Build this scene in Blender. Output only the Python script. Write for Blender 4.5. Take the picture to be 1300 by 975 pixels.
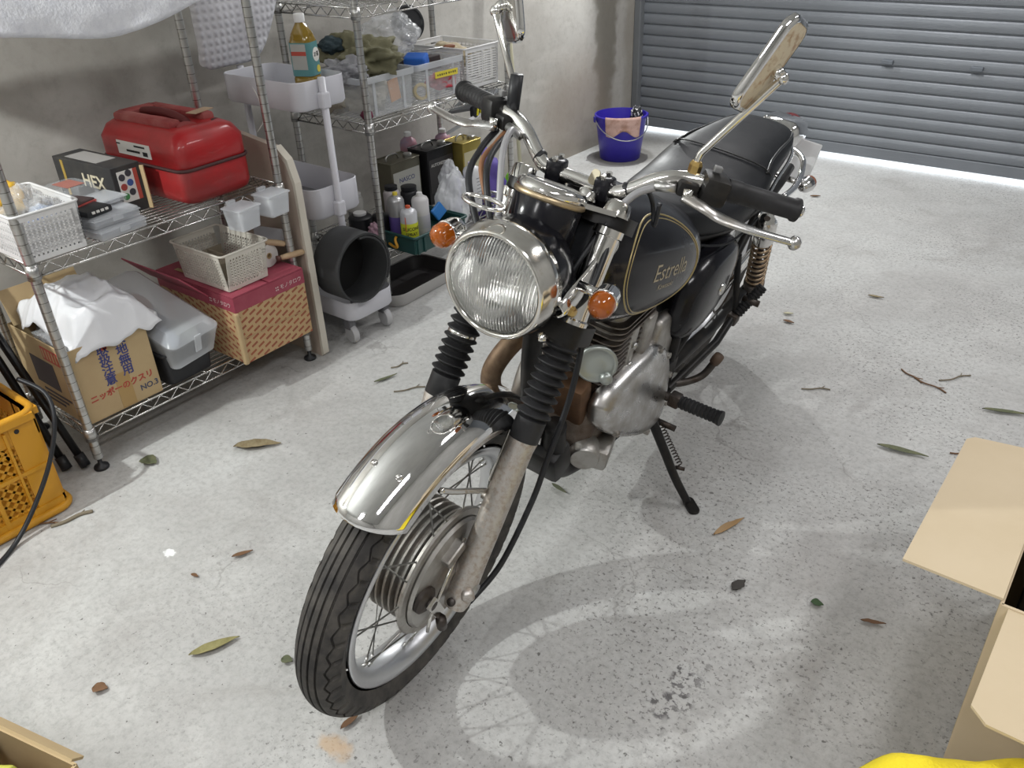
import bpy, bmesh, math, random
from math import sin, cos, pi, radians, sqrt, atan2
from mathutils import Vector, Matrix, noise

# ------------------------------------------------------------------ scene, camera, light, exposure
scene = bpy.context.scene
COL = scene.collection
for o in list(bpy.data.objects):
    bpy.data.objects.remove(o)
random.seed(7)

CAM_H = 1.362
cam = bpy.data.cameras.new('camera')
cam.sensor_width = 36.0
cam.lens = 1062.9 / 1300 * 36.0
cam.clip_start = 0.02
cam_ob = bpy.data.objects.new('camera', cam)
COL.objects.link(cam_ob)
yaw, pitch, roll = -0.680352, -0.541438, -0.0398057
cf = Vector((sin(yaw) * cos(pitch), cos(yaw) * cos(pitch), sin(pitch)))
cr = Vector((cos(yaw), -sin(yaw), 0))
cu = cr.cross(cf)
cr2 = cos(roll) * cr + sin(roll) * cu
cu2 = -sin(roll) * cr + cos(roll) * cu
mw = Matrix((cr2, cu2, -cf)).transposed().to_4x4()
mw.translation = Vector((0, 0, CAM_H))
cam_ob.matrix_world = mw
scene.camera = cam_ob

scene.view_settings.view_transform = 'Standard'
scene.view_settings.look = 'None'
scene.view_settings.gamma = 1.0
scene.view_settings.use_curve_mapping = False
scene.view_settings.exposure = 0.13

world = bpy.data.worlds.new('daylight')
world.use_nodes = True
scene.world = world
bgn = world.node_tree.nodes['Background']
bgn.inputs['Color'].default_value = (0.86, 0.93, 1.0, 1)
bgn.inputs['Strength'].default_value = 5.0

LAMP_A = Vector((-2.07, -0.16, 1.66))      # bare bulb over the near end of the shelving
LAMP_B = Vector((-2.40, 4.20, 1.72))       # reflector lamp by the shutter
LAMP_A_W, LAMP_B_W, FILL_W = 76.0, 80.0, 20.5

# ------------------------------------------------------------------ materials
MATS = {}

def P(name, col, rough=0.5, metal=0.0, col2=None, nscale=6.0, lo=0.4, hi=0.65, bump=0.0, bscale=60.0,
      coat=0.0, trans=0.0, ior=1.45, alpha=1.0, emit=None, estr=0.0, rough2=None, spec=None, aniso=None, sss=0.0, detail=6.0):
    if name in MATS:
        return MATS[name]
    m = bpy.data.materials.new(name)
    m.use_nodes = True
    nt = m.node_tree
    b = nt.nodes['Principled BSDF']
    b.inputs['Base Color'].default_value = (*col, 1)
    b.inputs['Roughness'].default_value = rough
    b.inputs['Metallic'].default_value = metal
    b.inputs['IOR'].default_value = ior
    b.inputs['Alpha'].default_value = alpha
    b.inputs['Coat Weight'].default_value = coat
    b.inputs['Coat Roughness'].default_value = 0.06
    b.inputs['Transmission Weight'].default_value = trans
    if spec is not None:
        b.inputs['Specular IOR Level'].default_value = spec
    if emit:
        b.inputs['Emission Color'].default_value = (*emit, 1)
        b.inputs['Emission Strength'].default_value = estr
    if col2 is not None or bump or rough2 is not None:
        tc = nt.nodes.new('ShaderNodeTexCoord')
    if col2 is not None or rough2 is not None:
        n = nt.nodes.new('ShaderNodeTexNoise')
        n.inputs['Scale'].default_value = nscale
        n.inputs['Detail'].default_value = detail
        n.inputs['Roughness'].default_value = 0.6
        nt.links.new(tc.outputs['Object'], n.inputs['Vector'])
        r = nt.nodes.new('ShaderNodeMapRange')
        r.inputs['From Min'].default_value = lo
        r.inputs['From Max'].default_value = hi
        nt.links.new(n.outputs['Fac'], r.inputs['Value'])
        if col2 is not None:
            mx = nt.nodes.new('ShaderNodeMix')
            mx.data_type = 'RGBA'
            mx.inputs['A'].default_value = (*col, 1)
            mx.inputs['B'].default_value = (*col2, 1)
            nt.links.new(r.outputs['Result'], mx.inputs['Factor'])
            nt.links.new(mx.outputs['Result'], b.inputs['Base Color'])
        if rough2 is not None:
            rr = nt.nodes.new('ShaderNodeMapRange')
            rr.inputs['To Min'].default_value = rough
            rr.inputs['To Max'].default_value = rough2
            nt.links.new(r.outputs['Result'], rr.inputs['Value'])
            nt.links.new(rr.outputs['Result'], b.inputs['Roughness'])
    if bump:
        n2 = nt.nodes.new('ShaderNodeTexNoise')
        n2.inputs['Scale'].default_value = bscale
        n2.inputs['Detail'].default_value = 4
        nt.links.new(tc.outputs['Object'], n2.inputs['Vector'])
        bp = nt.nodes.new('ShaderNodeBump')
        bp.inputs['Strength'].default_value = bump
        bp.inputs['Distance'].default_value = 0.003
        nt.links.new(n2.outputs['Fac'], bp.inputs['Height'])
        nt.links.new(bp.outputs['Normal'], b.inputs['Normal'])
    MATS[name] = m
    return m


def node_mat(name):
    m = bpy.data.materials.new(name)
    m.use_nodes = True
    return m, m.node_tree, m.node_tree.nodes, m.node_tree.links, m.node_tree.nodes['Principled BSDF']


def noise_mask(nt, vec, scale, lo, hi, detail=5, rough=0.6, dist=0.0):
    n = nt.nodes.new('ShaderNodeTexNoise')
    n.inputs['Scale'].default_value = scale
    n.inputs['Detail'].default_value = detail
    n.inputs['Roughness'].default_value = rough
    n.inputs['Distortion'].default_value = dist
    nt.links.new(vec, n.inputs['Vector'])
    r = nt.nodes.new('ShaderNodeMapRange')
    r.interpolation_type = 'SMOOTHSTEP'
    r.inputs['From Min'].default_value = lo
    r.inputs['From Max'].default_value = hi
    nt.links.new(n.outputs['Fac'], r.inputs['Value'])
    return r.outputs['Result'], n


def mixc(nt, fac, a, bcol):
    mx = nt.nodes.new('ShaderNodeMix')
    mx.data_type = 'RGBA'
    if isinstance(a, tuple):
        mx.inputs['A'].default_value = (*a, 1)
    else:
        nt.links.new(a, mx.inputs['A'])
    if isinstance(bcol, tuple):
        mx.inputs['B'].default_value = (*bcol, 1)
    else:
        nt.links.new(bcol, mx.inputs['B'])
    if isinstance(fac, float):
        mx.inputs['Factor'].default_value = fac
    else:
        nt.links.new(fac, mx.inputs['Factor'])
    return mx.outputs['Result']


def mul(nt, a, b_):
    n = nt.nodes.new('ShaderNodeMath')
    n.operation = 'MULTIPLY'
    nt.links.new(a, n.inputs[0])
    if isinstance(b_, float):
        n.inputs[1].default_value = b_
    else:
        nt.links.new(b_, n.inputs[1])
    return n.outputs[0]


def spot_mask(nt, vec, center, rx, ry, edge, wob=0.05, wscale=9.0):
    """1 inside a wobbly ellipse in the object's XY plane"""
    w = nt.nodes.new('ShaderNodeTexNoise')
    w.inputs['Scale'].default_value = wscale
    w.inputs['Detail'].default_value = 4
    nt.links.new(vec, w.inputs['Vector'])
    sb = nt.nodes.new('ShaderNodeVectorMath'); sb.operation = 'SUBTRACT'
    nt.links.new(w.outputs['Color'], sb.inputs[0]); sb.inputs[1].default_value = (.5, .5, .5)
    sc = nt.nodes.new('ShaderNodeVectorMath'); sc.operation = 'SCALE'
    nt.links.new(sb.outputs[0], sc.inputs[0]); sc.inputs['Scale'].default_value = wob * 2
    ad = nt.nodes.new('ShaderNodeVectorMath'); ad.operation = 'ADD'
    nt.links.new(vec, ad.inputs[0]); nt.links.new(sc.outputs[0], ad.inputs[1])
    s2 = nt.nodes.new('ShaderNodeVectorMath'); s2.operation = 'SUBTRACT'
    nt.links.new(ad.outputs[0], s2.inputs[0]); s2.inputs[1].default_value = center
    dv = nt.nodes.new('ShaderNodeVectorMath'); dv.operation = 'DIVIDE'
    nt.links.new(s2.outputs[0], dv.inputs[0]); dv.inputs[1].default_value = (rx, ry, 1e3 if len(center) < 3 or center[2] is None else 1.0)
    ln = nt.nodes.new('ShaderNodeVectorMath'); ln.operation = 'LENGTH'
    nt.links.new(dv.outputs[0], ln.inputs[0])
    r = nt.nodes.new('ShaderNodeMapRange'); r.interpolation_type = 'SMOOTHSTEP'
    r.inputs['From Min'].default_value = 1.0 + edge
    r.inputs['From Max'].default_value = 1.0 - edge
    nt.links.new(ln.outputs['Value'], r.inputs['Value'])
    return r.outputs['Result']


# ------------------------------------------------------------------ mesh building
class MB:
    def __init__(self):
        self.v = []; self.f = []

    def add(self, verts, faces):
        o = len(self.v)
        self.v += [tuple(p) for p in verts]
        self.f += [tuple(i + o for i in f) for f in faces]
        return self

    def box(self, c, s, M=None, b=0.0):
        """box centred c, full sizes s, bevel b"""
        hx, hy, hz = s[0] / 2, s[1] / 2, s[2] / 2
        c = Vector(c)
        if b <= 0:
            vs = [Vector((x, y, z)) for x in (-hx, hx) for y in (-hy, hy) for z in (-hz, hz)]
            fs = [(0, 1, 3, 2), (4, 6, 7, 5), (0, 4, 5, 1), (2, 3, 7, 6), (0, 2, 6, 4), (1, 5, 7, 3)]
        else:
            bm = bmesh.new()
            bmesh.ops.create_cube(bm, size=1.0)
            for v in bm.verts:
                v.co = Vector((v.co.x * s[0], v.co.y * s[1], v.co.z * s[2]))
            bmesh.ops.bevel(bm, geom=list(bm.edges), offset=b, segments=2, affect='EDGES', profile=0.5)
            bm.verts.index_update()
            vs = [v.co.copy() for v in bm.verts]
            fs = [tuple(v.index for v in f.verts) for f in bm.faces]
            bm.free()
        vs = [(M @ p if M else p) + c for p in vs]
        return self.add(vs, fs)

    def tube(self, pts, r, n=8, cap=True, closed=False):
        pts = [Vector(p) for p in pts]
        rs = r if isinstance(r, (list, tuple)) else [r] * len(pts)
        N = len(pts)
        vs = []; fs = []
        prev = None
        for i in range(N):
            if closed:
                t = (pts[(i + 1) % N] - pts[i - 1]).normalized()
            else:
                t = (pts[min(i + 1, N - 1)] - pts[max(i - 1, 0)]).normalized()
            if prev is None:
                up = Vector((0, 0, 1)) if abs(t.z) < 0.9 else Vector((1, 0, 0))
                a = t.cross(up).normalized()
            else:
                a = (prev - t * prev.dot(t))
                a = a.normalized() if a.length > 1e-6 else t.orthogonal().normalized()
            prev = a
            b_ = t.cross(a)
            for k in range(n):
                an = 2 * pi * k / n
                vs.append(pts[i] + (a * cos(an) + b_ * sin(an)) * rs[i])
        M_ = N if closed else N - 1
        for i in range(M_):
            j = (i + 1) % N
            for k in range(n):
                k2 = (k + 1) % n
                fs.append((i * n + k, i * n + k2, j * n + k2, j * n + k))
        if cap and not closed:
            fs.append(tuple(range(n - 1, -1, -1)))
            fs.append(tuple((N - 1) * n + k for k in range(n)))
        return self.add(vs, fs)

    def lathe(self, prof, c=(0, 0, 0), axis=(0, 0, 1), n=24, capa=False, capb=False, closed=False):
        """prof: list of (radius, height) along axis"""
        axis = Vector(axis).normalized()
        a = axis.orthogonal().normalized(); b_ = axis.cross(a)
        c = Vector(c)
        vs = []; fs = []
        for (r, h) in prof:
            for k in range(n):
                an = 2 * pi * k / n
                vs.append(c + axis * h + (a * cos(an) + b_ * sin(an)) * r)
        m = len(prof)
        for i in range(m if closed else m - 1):
            j = (i + 1) % m
            for k in range(n):
                k2 = (k + 1) % n
                fs.append((i * n + k, i * n + k2, j * n + k2, j * n + k))
        if capa:
            fs.append(tuple(range(n - 1, -1, -1)))
        if capb:
            fs.append(tuple((m - 1) * n + k for k in range(n)))
        return self.add(vs, fs)

    def cyl(self, a, b_, r, n=16, r2=None):
        return self.tube([a, b_], [r, r if r2 is None else r2], n)

    def prism(self, poly, d, M):
        """poly in local xy extruded by d along local z; M 4x4"""
        n = len(poly)
        vs = [M @ Vector((p[0], p[1], 0)) for p in poly] + [M @ Vector((p[0], p[1], d)) for p in poly]
        fs = [tuple(range(n - 1, -1, -1)), tuple(range(n, 2 * n))]
        for i in range(n):
            j = (i + 1) % n
            fs.append((i, j, n + j, n + i))
        return self.add(vs, fs)

    def loft(self, rings, closed=True, capa=True, capb=True):
        n = len(rings[0])
        vs = [p for r in rings for p in r]
        fs = []
        for i in range(len(rings) - 1):
            for k in range(n if closed else n - 1):
                k2 = (k + 1) % n
                fs.append((i * n + k, i * n + k2, (i + 1) * n + k2, (i + 1) * n + k))
        if capa:
            fs.append(tuple(range(n - 1, -1, -1)))
        if capb:
            fs.append(tuple((len(rings) - 1) * n + k for k in range(n)))
        return self.add(vs, fs)

    def grid(self, fn, nu, nv):
        vs = [fn(u / nu, v / nv) for v in range(nv + 1) for u in range(nu + 1)]
        fs = [(v * (nu + 1) + u, v * (nu + 1) + u + 1, (v + 1) * (nu + 1) + u + 1, (v + 1) * (nu + 1) + u)
              for v in range(nv) for u in range(nu)]
        return self.add(vs, fs)

    def obj(self, name, mat, parent=None, smooth=False, loc=None, rot=None, sub=0, solid=0.0, auto=None, wn=False):
        me = bpy.data.meshes.new(name)
        me.from_pydata(self.v, [], self.f)
        me.validate()
        bm = bmesh.new(); bm.from_mesh(me)
        bmesh.ops.recalc_face_normals(bm, faces=bm.faces)
        bm.to_mesh(me); bm.free()
        me.materials.append(mat)
        return mesh_obj(name, me, parent, smooth, loc, rot, sub, solid, auto)


def mesh_obj(name, me, parent=None, smooth=False, loc=None, rot=None, sub=0, solid=0.0, auto=None):
    if smooth or auto:
        for p in me.polygons:
            p.use_smooth = True
    if auto:
        sharp_edges(me, auto)
    o = bpy.data.objects.new(name, me)
    COL.objects.link(o)
    if parent is not None:
        o.parent = parent
    if loc is not None:
        o.location = loc
    if rot is not None:
        o.rotation_euler = rot
    if solid:
        md = o.modifiers.new('thickness', 'SOLIDIFY'); md.thickness = abs(solid); md.offset = 0 if solid > 0 else -1
    if sub:
        md = o.modifiers.new('smooth', 'SUBSURF'); md.levels = sub; md.render_levels = sub
    return o


def sharp_edges(me, deg):
    bm = bmesh.new(); bm.from_mesh(me)
    lim = radians(deg)
    for e in bm.edges:
        e.smooth = not (len(e.link_faces) == 2 and e.calc_face_angle(0.0) > lim)
    bm.to_mesh(me); bm.free()


def tag(o, label, cat, group=None, kind=None):
    if label: o['label'] = label
    if cat: o['category'] = cat
    if group: o['group'] = group
    if kind: o['kind'] = kind
    return o


def thing(name, label, cat, loc=(0, 0, 0), rotz=0.0, group=None):
    o = bpy.data.objects.new(name, None)
    o.empty_display_size = 0.05
    COL.objects.link(o)
    o.location = loc
    o.rotation_euler = (0, 0, rotz)
    return tag(o, label, cat, group)


def struct(o):
    o['kind'] = 'structure'
    return o


def copy_obj(o, parent=None, loc=None, rot=None):
    c = o.copy(); COL.objects.link(c)
    if parent is not None: c.parent = parent
    if loc is not None: c.location = loc
    if rot is not None: c.rotation_euler = rot
    return c


def frame(origin, xdir, ydir):
    x = Vector(xdir).normalized(); y = Vector(ydir); y = (y - x * y.dot(x)).normalized(); z = x.cross(y)
    m = Matrix((x, y, z)).transposed().to_4x4(); m.translation = Vector(origin)
    return m


def text_obj(name, body, size, origin, xdir, ydir, mat, parent=None, extrude=0.0004, squeeze=1.0, shear=0.0, align='CENTER', bold=0.0):
    cu_ = bpy.data.curves.new(name, 'FONT')
    cu_.body = body; cu_.size = size; cu_.extrude = extrude; cu_.align_x = align; cu_.align_y = 'CENTER'; cu_.shear = shear
    cu_.resolution_u = 3; cu_.offset = bold
    t = bpy.data.objects.new('text_tmp', cu_)
    COL.objects.link(t)
    dg = bpy.context.evaluated_depsgraph_get()
    me = bpy.data.meshes.new_from_object(t.evaluated_get(dg))
    bpy.data.objects.remove(t)
    M = frame(origin, xdir, ydir) @ Matrix.Diagonal((squeeze, 1, 1, 1))
    me.transform(M)
    me.name = name
    me.materials.clear(); me.materials.append(mat)
    return mesh_obj(name, me, parent)


def lump(name, c, s, mat, seed=0, amp=0.25, freq=2.0, sub=4, parent=None, flat=None, ridge=0.0, loc=True):
    """crumpled soft thing (cloth, bag): displaced icosphere"""
    bm = bmesh.new()
    bmesh.ops.create_icosphere(bm, subdivisions=sub, radius=1.0)
    off = Vector((seed * 3.7, seed * 1.3, seed * 7.1))
    for v in bm.verts:
        p = v.co.copy()
        d = noise.fractal(p * freq + off, 0.8, 2.0, 4)
        if ridge:
            d += ridge * (0.5 - abs(noise.noise(p * freq * 1.7 + off)) * 2)
        q = p * (1 + amp * d)
        q = Vector((q.x * s[0], q.y * s[1], q.z * s[2]))
        if flat is not None and q.z < flat:
            q.z = flat + (q.z - flat) * 0.05
        v.co = q
    me = bpy.data.meshes.new(name); bm.to_mesh(me); bm.free()
    me.materials.append(mat)
    if not loc:
        me.transform(Matrix.Translation(c))
        return mesh_obj(name, me, parent, True)
    return mesh_obj(name, me, parent, True, loc=c)


def rrect(w, h, r, n=4, cx=0.0, cy=0.0):
    pts = []
    for (sx, sy, a0) in ((1, 1, 0), (-1, 1, pi / 2), (-1, -1, pi), (1, -1, 3 * pi / 2)):
        for i in range(n + 1):
            a = a0 + pi / 2 * i / n
            pts.append((cx + sx * (w / 2 - r) + r * cos(a), cy + sy * (h / 2 - r) + r * sin(a)))
    return pts


def smooth_path(pts, n=6):
    """Catmull-Rom through points"""
    pts = [Vector(p) for p in pts]
    out = []
    for i in range(len(pts) - 1):
        p0 = pts[max(i - 1, 0)]; p1 = pts[i]; p2 = pts[i + 1]; p3 = pts[min(i + 2, len(pts) - 1)]
        for k in range(n):
            t = k / n
            out.append(0.5 * ((2 * p1) + (-p0 + p2) * t + (2 * p0 - 5 * p1 + 4 * p2 - p3) * t * t + (-p0 + 3 * p1 - 3 * p2 + p3) * t ** 3))
    out.append(pts[-1])
    return out


# material palette
CHROME = P('chrome', (0.78, 0.77, 0.75), 0.07, 1.0, rough2=0.2, nscale=30)
CHROME_CLEAN = P('polished_chrome', (0.80, 0.80, 0.80), 0.045, 1.0)
CHROME_RUST = P('pitted_chrome', (0.74, 0.73, 0.70), 0.13, 1.0, col2=(0.45, 0.34, 0.22), nscale=38, lo=0.56, hi=0.74, rough2=0.42)
RUST_BACK = P('rusted_white_paint', (0.62, 0.54, 0.40), 0.6, 0.1, col2=(0.30, 0.14, 0.05), nscale=55, lo=0.48, hi=0.72, bump=0.3)
BLACK_GLOSS = P('gloss_black_paint', (0.008, 0.008, 0.011), 0.16, 0.0, coat=0.15, col2=(0.015, 0.015, 0.018), nscale=9, rough2=0.28, spec=0.3)
BLACK_SATIN = P('satin_black_paint', (0.010, 0.010, 0.011), 0.42, 0.0, col2=(0.024, 0.022, 0.02), nscale=18, spec=0.3)
RUBBER = P('black_rubber', (0.014, 0.014, 0.015), 0.5, 0.0, col2=(0.030, 0.030, 0.032), nscale=12, spec=0.35)
TYRE = P('tyre_rubber', (0.036, 0.034, 0.033), 0.75, 0.0, col2=(0.085, 0.078, 0.07), nscale=25, bump=0.15, bscale=150)
LEATHER = P('seat_vinyl', (0.011, 0.012, 0.014), 0.42, 0.0, col2=(0.019, 0.020, 0.023), nscale=7, bump=0.12, bscale=300, rough2=0.55, spec=0.18)
ALU = P('cast_aluminium', (0.47, 0.46, 0.44), 0.42, 1.0, col2=(0.30, 0.27, 0.24), nscale=14, rough2=0.6, bump=0.15, bscale=120)
ALU_POL = P('polished_aluminium', (0.62, 0.62, 0.62), 0.25, 1.0, col2=(0.42, 0.40, 0.37), nscale=16, rough2=0.42)
ALU_RIM = P('rim_aluminium', (0.64, 0.65, 0.67), 0.3, 1.0, rough2=0.45, nscale=20)
FORK_AL = P('weathered_fork_aluminium', (0.62, 0.59, 0.56), 0.45, 1.0, col2=(0.50, 0.43, 0.37), nscale=110, lo=0.45, hi=0.66, rough2=0.65, bump=0.15, bscale=200)
RUSTY = P('rusty_pipe', (0.16, 0.105, 0.07), 0.5, 0.7, col2=(0.27, 0.19, 0.125), nscale=60, lo=0.35, hi=0.65, rough2=0.7)
DARK_STEEL = P('dark_steel', (0.10, 0.09, 0.085), 0.5, 0.8, col2=(0.06, 0.045, 0.035), nscale=30)
STEEL = P('steel', (0.5, 0.5, 0.49), 0.3, 1.0, rough2=0.45, nscale=30)
BRASS = P('brass', (0.62, 0.43, 0.16), 0.3, 1.0)
AMBER = P('amber_lens', (0.55, 0.13, 0.008), 0.10, 0.0, trans=0.45, coat=0.6)
RED_LENS = P('red_lens', (0.22, 0.01, 0.012), 0.1, 0.0, trans=0.3)
PAPER_WHITE = P('white_paper', (0.70, 0.69, 0.66), 0.7)
INK = P('black_ink', (0.02, 0.02, 0.022), 0.6)
INK_BLUE = P('blue_ink', (0.05, 0.06, 0.20), 0.65)
INK_RED = P('red_ink', (0.42, 0.07, 0.05), 0.65)
INK_MAROON = P('maroon_ink', (0.30, 0.05, 0.08), 0.6, col2=(0.34, 0.07, 0.10), nscale=20)
GOLD = P('gold_pinstripe', (0.45, 0.36, 0.17), 0.35, 0.6)
CARD = P('cardboard', (0.48, 0.36, 0.20), 0.8, col2=(0.43, 0.31, 0.17), nscale=5, bump=0.05, bscale=90)
CARD_L = P('pale_cardboard', (0.62, 0.51, 0.355), 0.8, col2=(0.585, 0.475, 0.32), nscale=4, bump=0.05, bscale=90)
WHITE_PL = P('white_plastic', (0.72, 0.72, 0.72), 0.4, col2=(0.66, 0.66, 0.67), nscale=5)
CREAM_PL = P('cream_plastic', (0.66, 0.63, 0.56), 0.4)
GREY_PL = P('pale_grey_plastic', (0.60, 0.60, 0.65), 0.42)
GREY_IN = P('grey_felt', (0.25, 0.25, 0.26), 0.85)
BLACK_PL = P('black_plastic', (0.016, 0.017, 0.02), 0.45)
CLEAR = P('clear_plastic', (0.80, 0.83, 0.86), 0.18, 0.0, alpha=0.20, spec=0.6)
CLEAR_MILK = P('milky_plastic', (0.74, 0.77, 0.81), 0.25, 0.0, alpha=0.42)
FILM = P('plastic_film', (0.85, 0.87, 0.90), 0.12, 0.0, alpha=0.30, spec=0.9, bump=0.5, bscale=30)
BAG_WHITE = P('white_polythene', (0.78, 0.79, 0.82), 0.3, 0.0, alpha=0.93, bump=0.4, bscale=25)
WIRE = P('chrome_wire', (0.60, 0.60, 0.59), 0.22, 1.0, col2=(0.34, 0.30, 0.26), nscale=40, lo=0.5, hi=0.75, rough2=0.4)
def post_mat():
    m, nt, N, L, b = node_mat('notched_post')
    tc = N.new('ShaderNodeTexCoord'); sp = N.new('ShaderNodeSeparateXYZ'); L.new(tc.outputs['Object'], sp.inputs[0])
    md = N.new('ShaderNodeMath'); md.operation = 'PINGPONG'; L.new(sp.outputs['Z'], md.inputs[0]); md.inputs[1].default_value = 0.0127
    r = N.new('ShaderNodeMapRange'); r.inputs['From Min'].default_value = 0.0011; r.inputs['From Max'].default_value = 0.0006; L.new(md.outputs[0], r.inputs['Value'])
    w, _ = noise_mask(nt, tc.outputs['Object'], 45, 0.5, 0.75, 5)
    c = mixc(nt, mul(nt, w, 0.6), (0.52, 0.52, 0.51), (0.30, 0.26, 0.22))
    c = mixc(nt, mul(nt, r.outputs['Result'], 0.8), c, (0.08, 0.07, 0.06))
    L.new(c, b.inputs['Base Color']); b.inputs['Metallic'].default_value = 0.9; b.inputs['Roughness'].default_value = 0.32
    return m
POST = post_mat()
POST_OLD = P('rack_post', (0.50, 0.49, 0.47), 0.25, 1.0, col2=(0.26, 0.23, 0.2), nscale=50, lo=0.5, hi=0.72, rough2=0.5)
# ------------------------------------------------------------------ the room
WX, SY = -2.69, 4.63        # left wall plane, shutter plane
RX, BY, CZ = 1.75, -2.05, 2.5


def make_floor_mat():
    m, nt, N, L, b = node_mat('concrete_floor')
    tc = N.new('ShaderNodeTexCoord'); v = tc.outputs['Object']
    big, _ = noise_mask(nt, v, 1.3, 0.36, 0.66, 8, 0.62, 0.5)
    c = mixc(nt, big, (0.54, 0.545, 0.535), (0.445, 0.44, 0.43))
    mid, _ = noise_mask(nt, v, 4.5, 0.42, 0.70, 9, 0.68, 0.8)
    c = mixc(nt, mul(nt, mid, 0.55), c, (0.60, 0.60, 0.585))
    mid2, _ = noise_mask(nt, v, 2.6, 0.52, 0.72, 9, 0.7, 1.2)
    c = mixc(nt, mul(nt, mid2, 0.55), c, (0.36, 0.345, 0.33))
    fine, _ = noise_mask(nt, v, 60, 0.40, 0.72, 8, 0.75)
    c = mixc(nt, mul(nt, fine, 0.50), c, (0.26, 0.255, 0.25))
    # dark grit: sparse over the left of the slab, dense to the right
    sx_ = N.new('ShaderNodeSeparateXYZ'); L.new(v, sx_.inputs[0])
    gr_ = N.new('ShaderNodeMapRange'); gr_.inputs['From Min'].default_value = -1.9; gr_.inputs['From Max'].default_value = -0.6
    L.new(sx_.outputs['X'], gr_.inputs['Value'])
    s1, _ = noise_mask(nt, v, 62, 0.68, 0.715, 3, 0.6)
    c = mixc(nt, mul(nt, s1, 0.8), c, (0.10, 0.095, 0.09))
    s2_, _ = noise_mask(nt, v, 105, 0.555, 0.625, 4, 0.7)
    dn, _ = noise_mask(nt, v, 2.2, 0.30, 0.62, 5, 0.6)
    c = mixc(nt, mul(nt, mul(nt, mul(nt, s2_, gr_.outputs['Result']), dn), 0.85), c, (0.13, 0.125, 0.12))
    # trowel scuffs
    mp = N.new('ShaderNodeMapping'); mp.inputs['Scale'].default_value = (1.6, 9, 1); mp.inputs['Rotation'].default_value = (0, 0, 0.9)
    L.new(v, mp.inputs['Vector'])
    sc, _ = noise_mask(nt, mp.outputs['Vector'], 2.2, 0.55, 0.75, 7, 0.7)
    c = mixc(nt, mul(nt, sc, 0.35), c, (0.37, 0.35, 0.335))
    # hairline cracks
    vo = N.new('ShaderNodeTexVoronoi'); vo.feature = 'DISTANCE_TO_EDGE'; vo.inputs['Scale'].default_value = 1.7
    wn = N.new('ShaderNodeTexNoise'); wn.inputs['Scale'].default_value = 4; wn.inputs['Detail'].default_value = 6
    L.new(v, wn.inputs['Vector'])
    ad = N.new('ShaderNodeVectorMath'); ad.operation = 'MULTIPLY_ADD'
    L.new(wn.outputs['Color'], ad.inputs[0]); ad.inputs[1].default_value = (.5, .5, 0); L.new(v, ad.inputs[2])
    L.new(ad.outputs[0], vo.inputs['Vector'])
    cr_ = N.new('ShaderNodeMapRange'); cr_.inputs['From Min'].default_value = 0.006; cr_.inputs['From Max'].default_value = 0.0
    L.new(vo.outputs['Distance'], cr_.inputs['Value'])
    cm, _ = noise_mask(nt, v, 2.0, 0.5, 0.6, 2)
    c = mixc(nt, mul(nt, mul(nt, cr_.outputs['Result'], cm), 0.55), c, (0.22, 0.21, 0.20))
    # wet patch round the bucket, oily spots, paint splash, rust mark
    c = mixc(nt, mul(nt, spot_mask(nt, v, (-2.44, 4.10, 0), 0.165, 0.185, 0.10, 0.035, 7), 0.62), c, (0.10, 0.095, 0.085))
    c = mixc(nt, mul(nt, spot_mask(nt, v, (-2.45, 4.30, 0), 0.25, 0.40, 0.5, 0.22, 4), 0.5), c, (0.16, 0.15, 0.13))
    oil = spot_mask(nt, v, (-0.44, 1.02, 0), 0.030, 0.075, 0.6, 0.10, 30)
    blot, _ = noise_mask(nt, v, 60, 0.50, 0.56, 3)
    c = mixc(nt, mul(nt, mul(nt, oil, blot), 0.8), c, (0.07, 0.065, 0.07))
    c = mixc(nt, spot_mask(nt, v, (-1.62, 0.664, 0), 0.016, 0.02, 0.2, 0.03, 40), c, (0.85, 0.86, 0.87))
    c = mixc(nt, mul(nt, spot_mask(nt, v, (-0.90, 0.545, 0), 0.035, 0.018, 0.5, 0.02, 40), 0.6), c, (0.52, 0.33, 0.16))
    c = mixc(nt, mul(nt, spot_mask(nt, v, (-0.93, 0.75, 0), 0.05, 0.02, 0.5, 0.02, 40), 0.0), c, (0.5, 0.33, 0.16))
    c = mixc(nt, mul(nt, spot_mask(nt, v, (-2.45, 0.9, 0), 0.35, 0.8, 0.6, 0.3, 3), 0.45), c, (0.27, 0.255, 0.235))  # broad darker tone on the floor below the low rack
    L.new(c, b.inputs['Base Color'])
    b.inputs['Roughness'].default_value = 0.75
    b.inputs['Specular IOR Level'].default_value = 0.3
    bp = N.new('ShaderNodeBump'); bp.inputs['Strength'].default_value = 0.25; bp.inputs['Distance'].default_value = 0.004
    n3 = N.new('ShaderNodeTexNoise'); n3.inputs['Scale'].default_value = 70; n3.inputs['Detail'].default_value = 6
    L.new(v, n3.inputs['Vector']); L.new(n3.outputs['Fac'], bp.inputs['Height']); L.new(bp.outputs['Normal'], b.inputs['Normal'])
    return m


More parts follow.
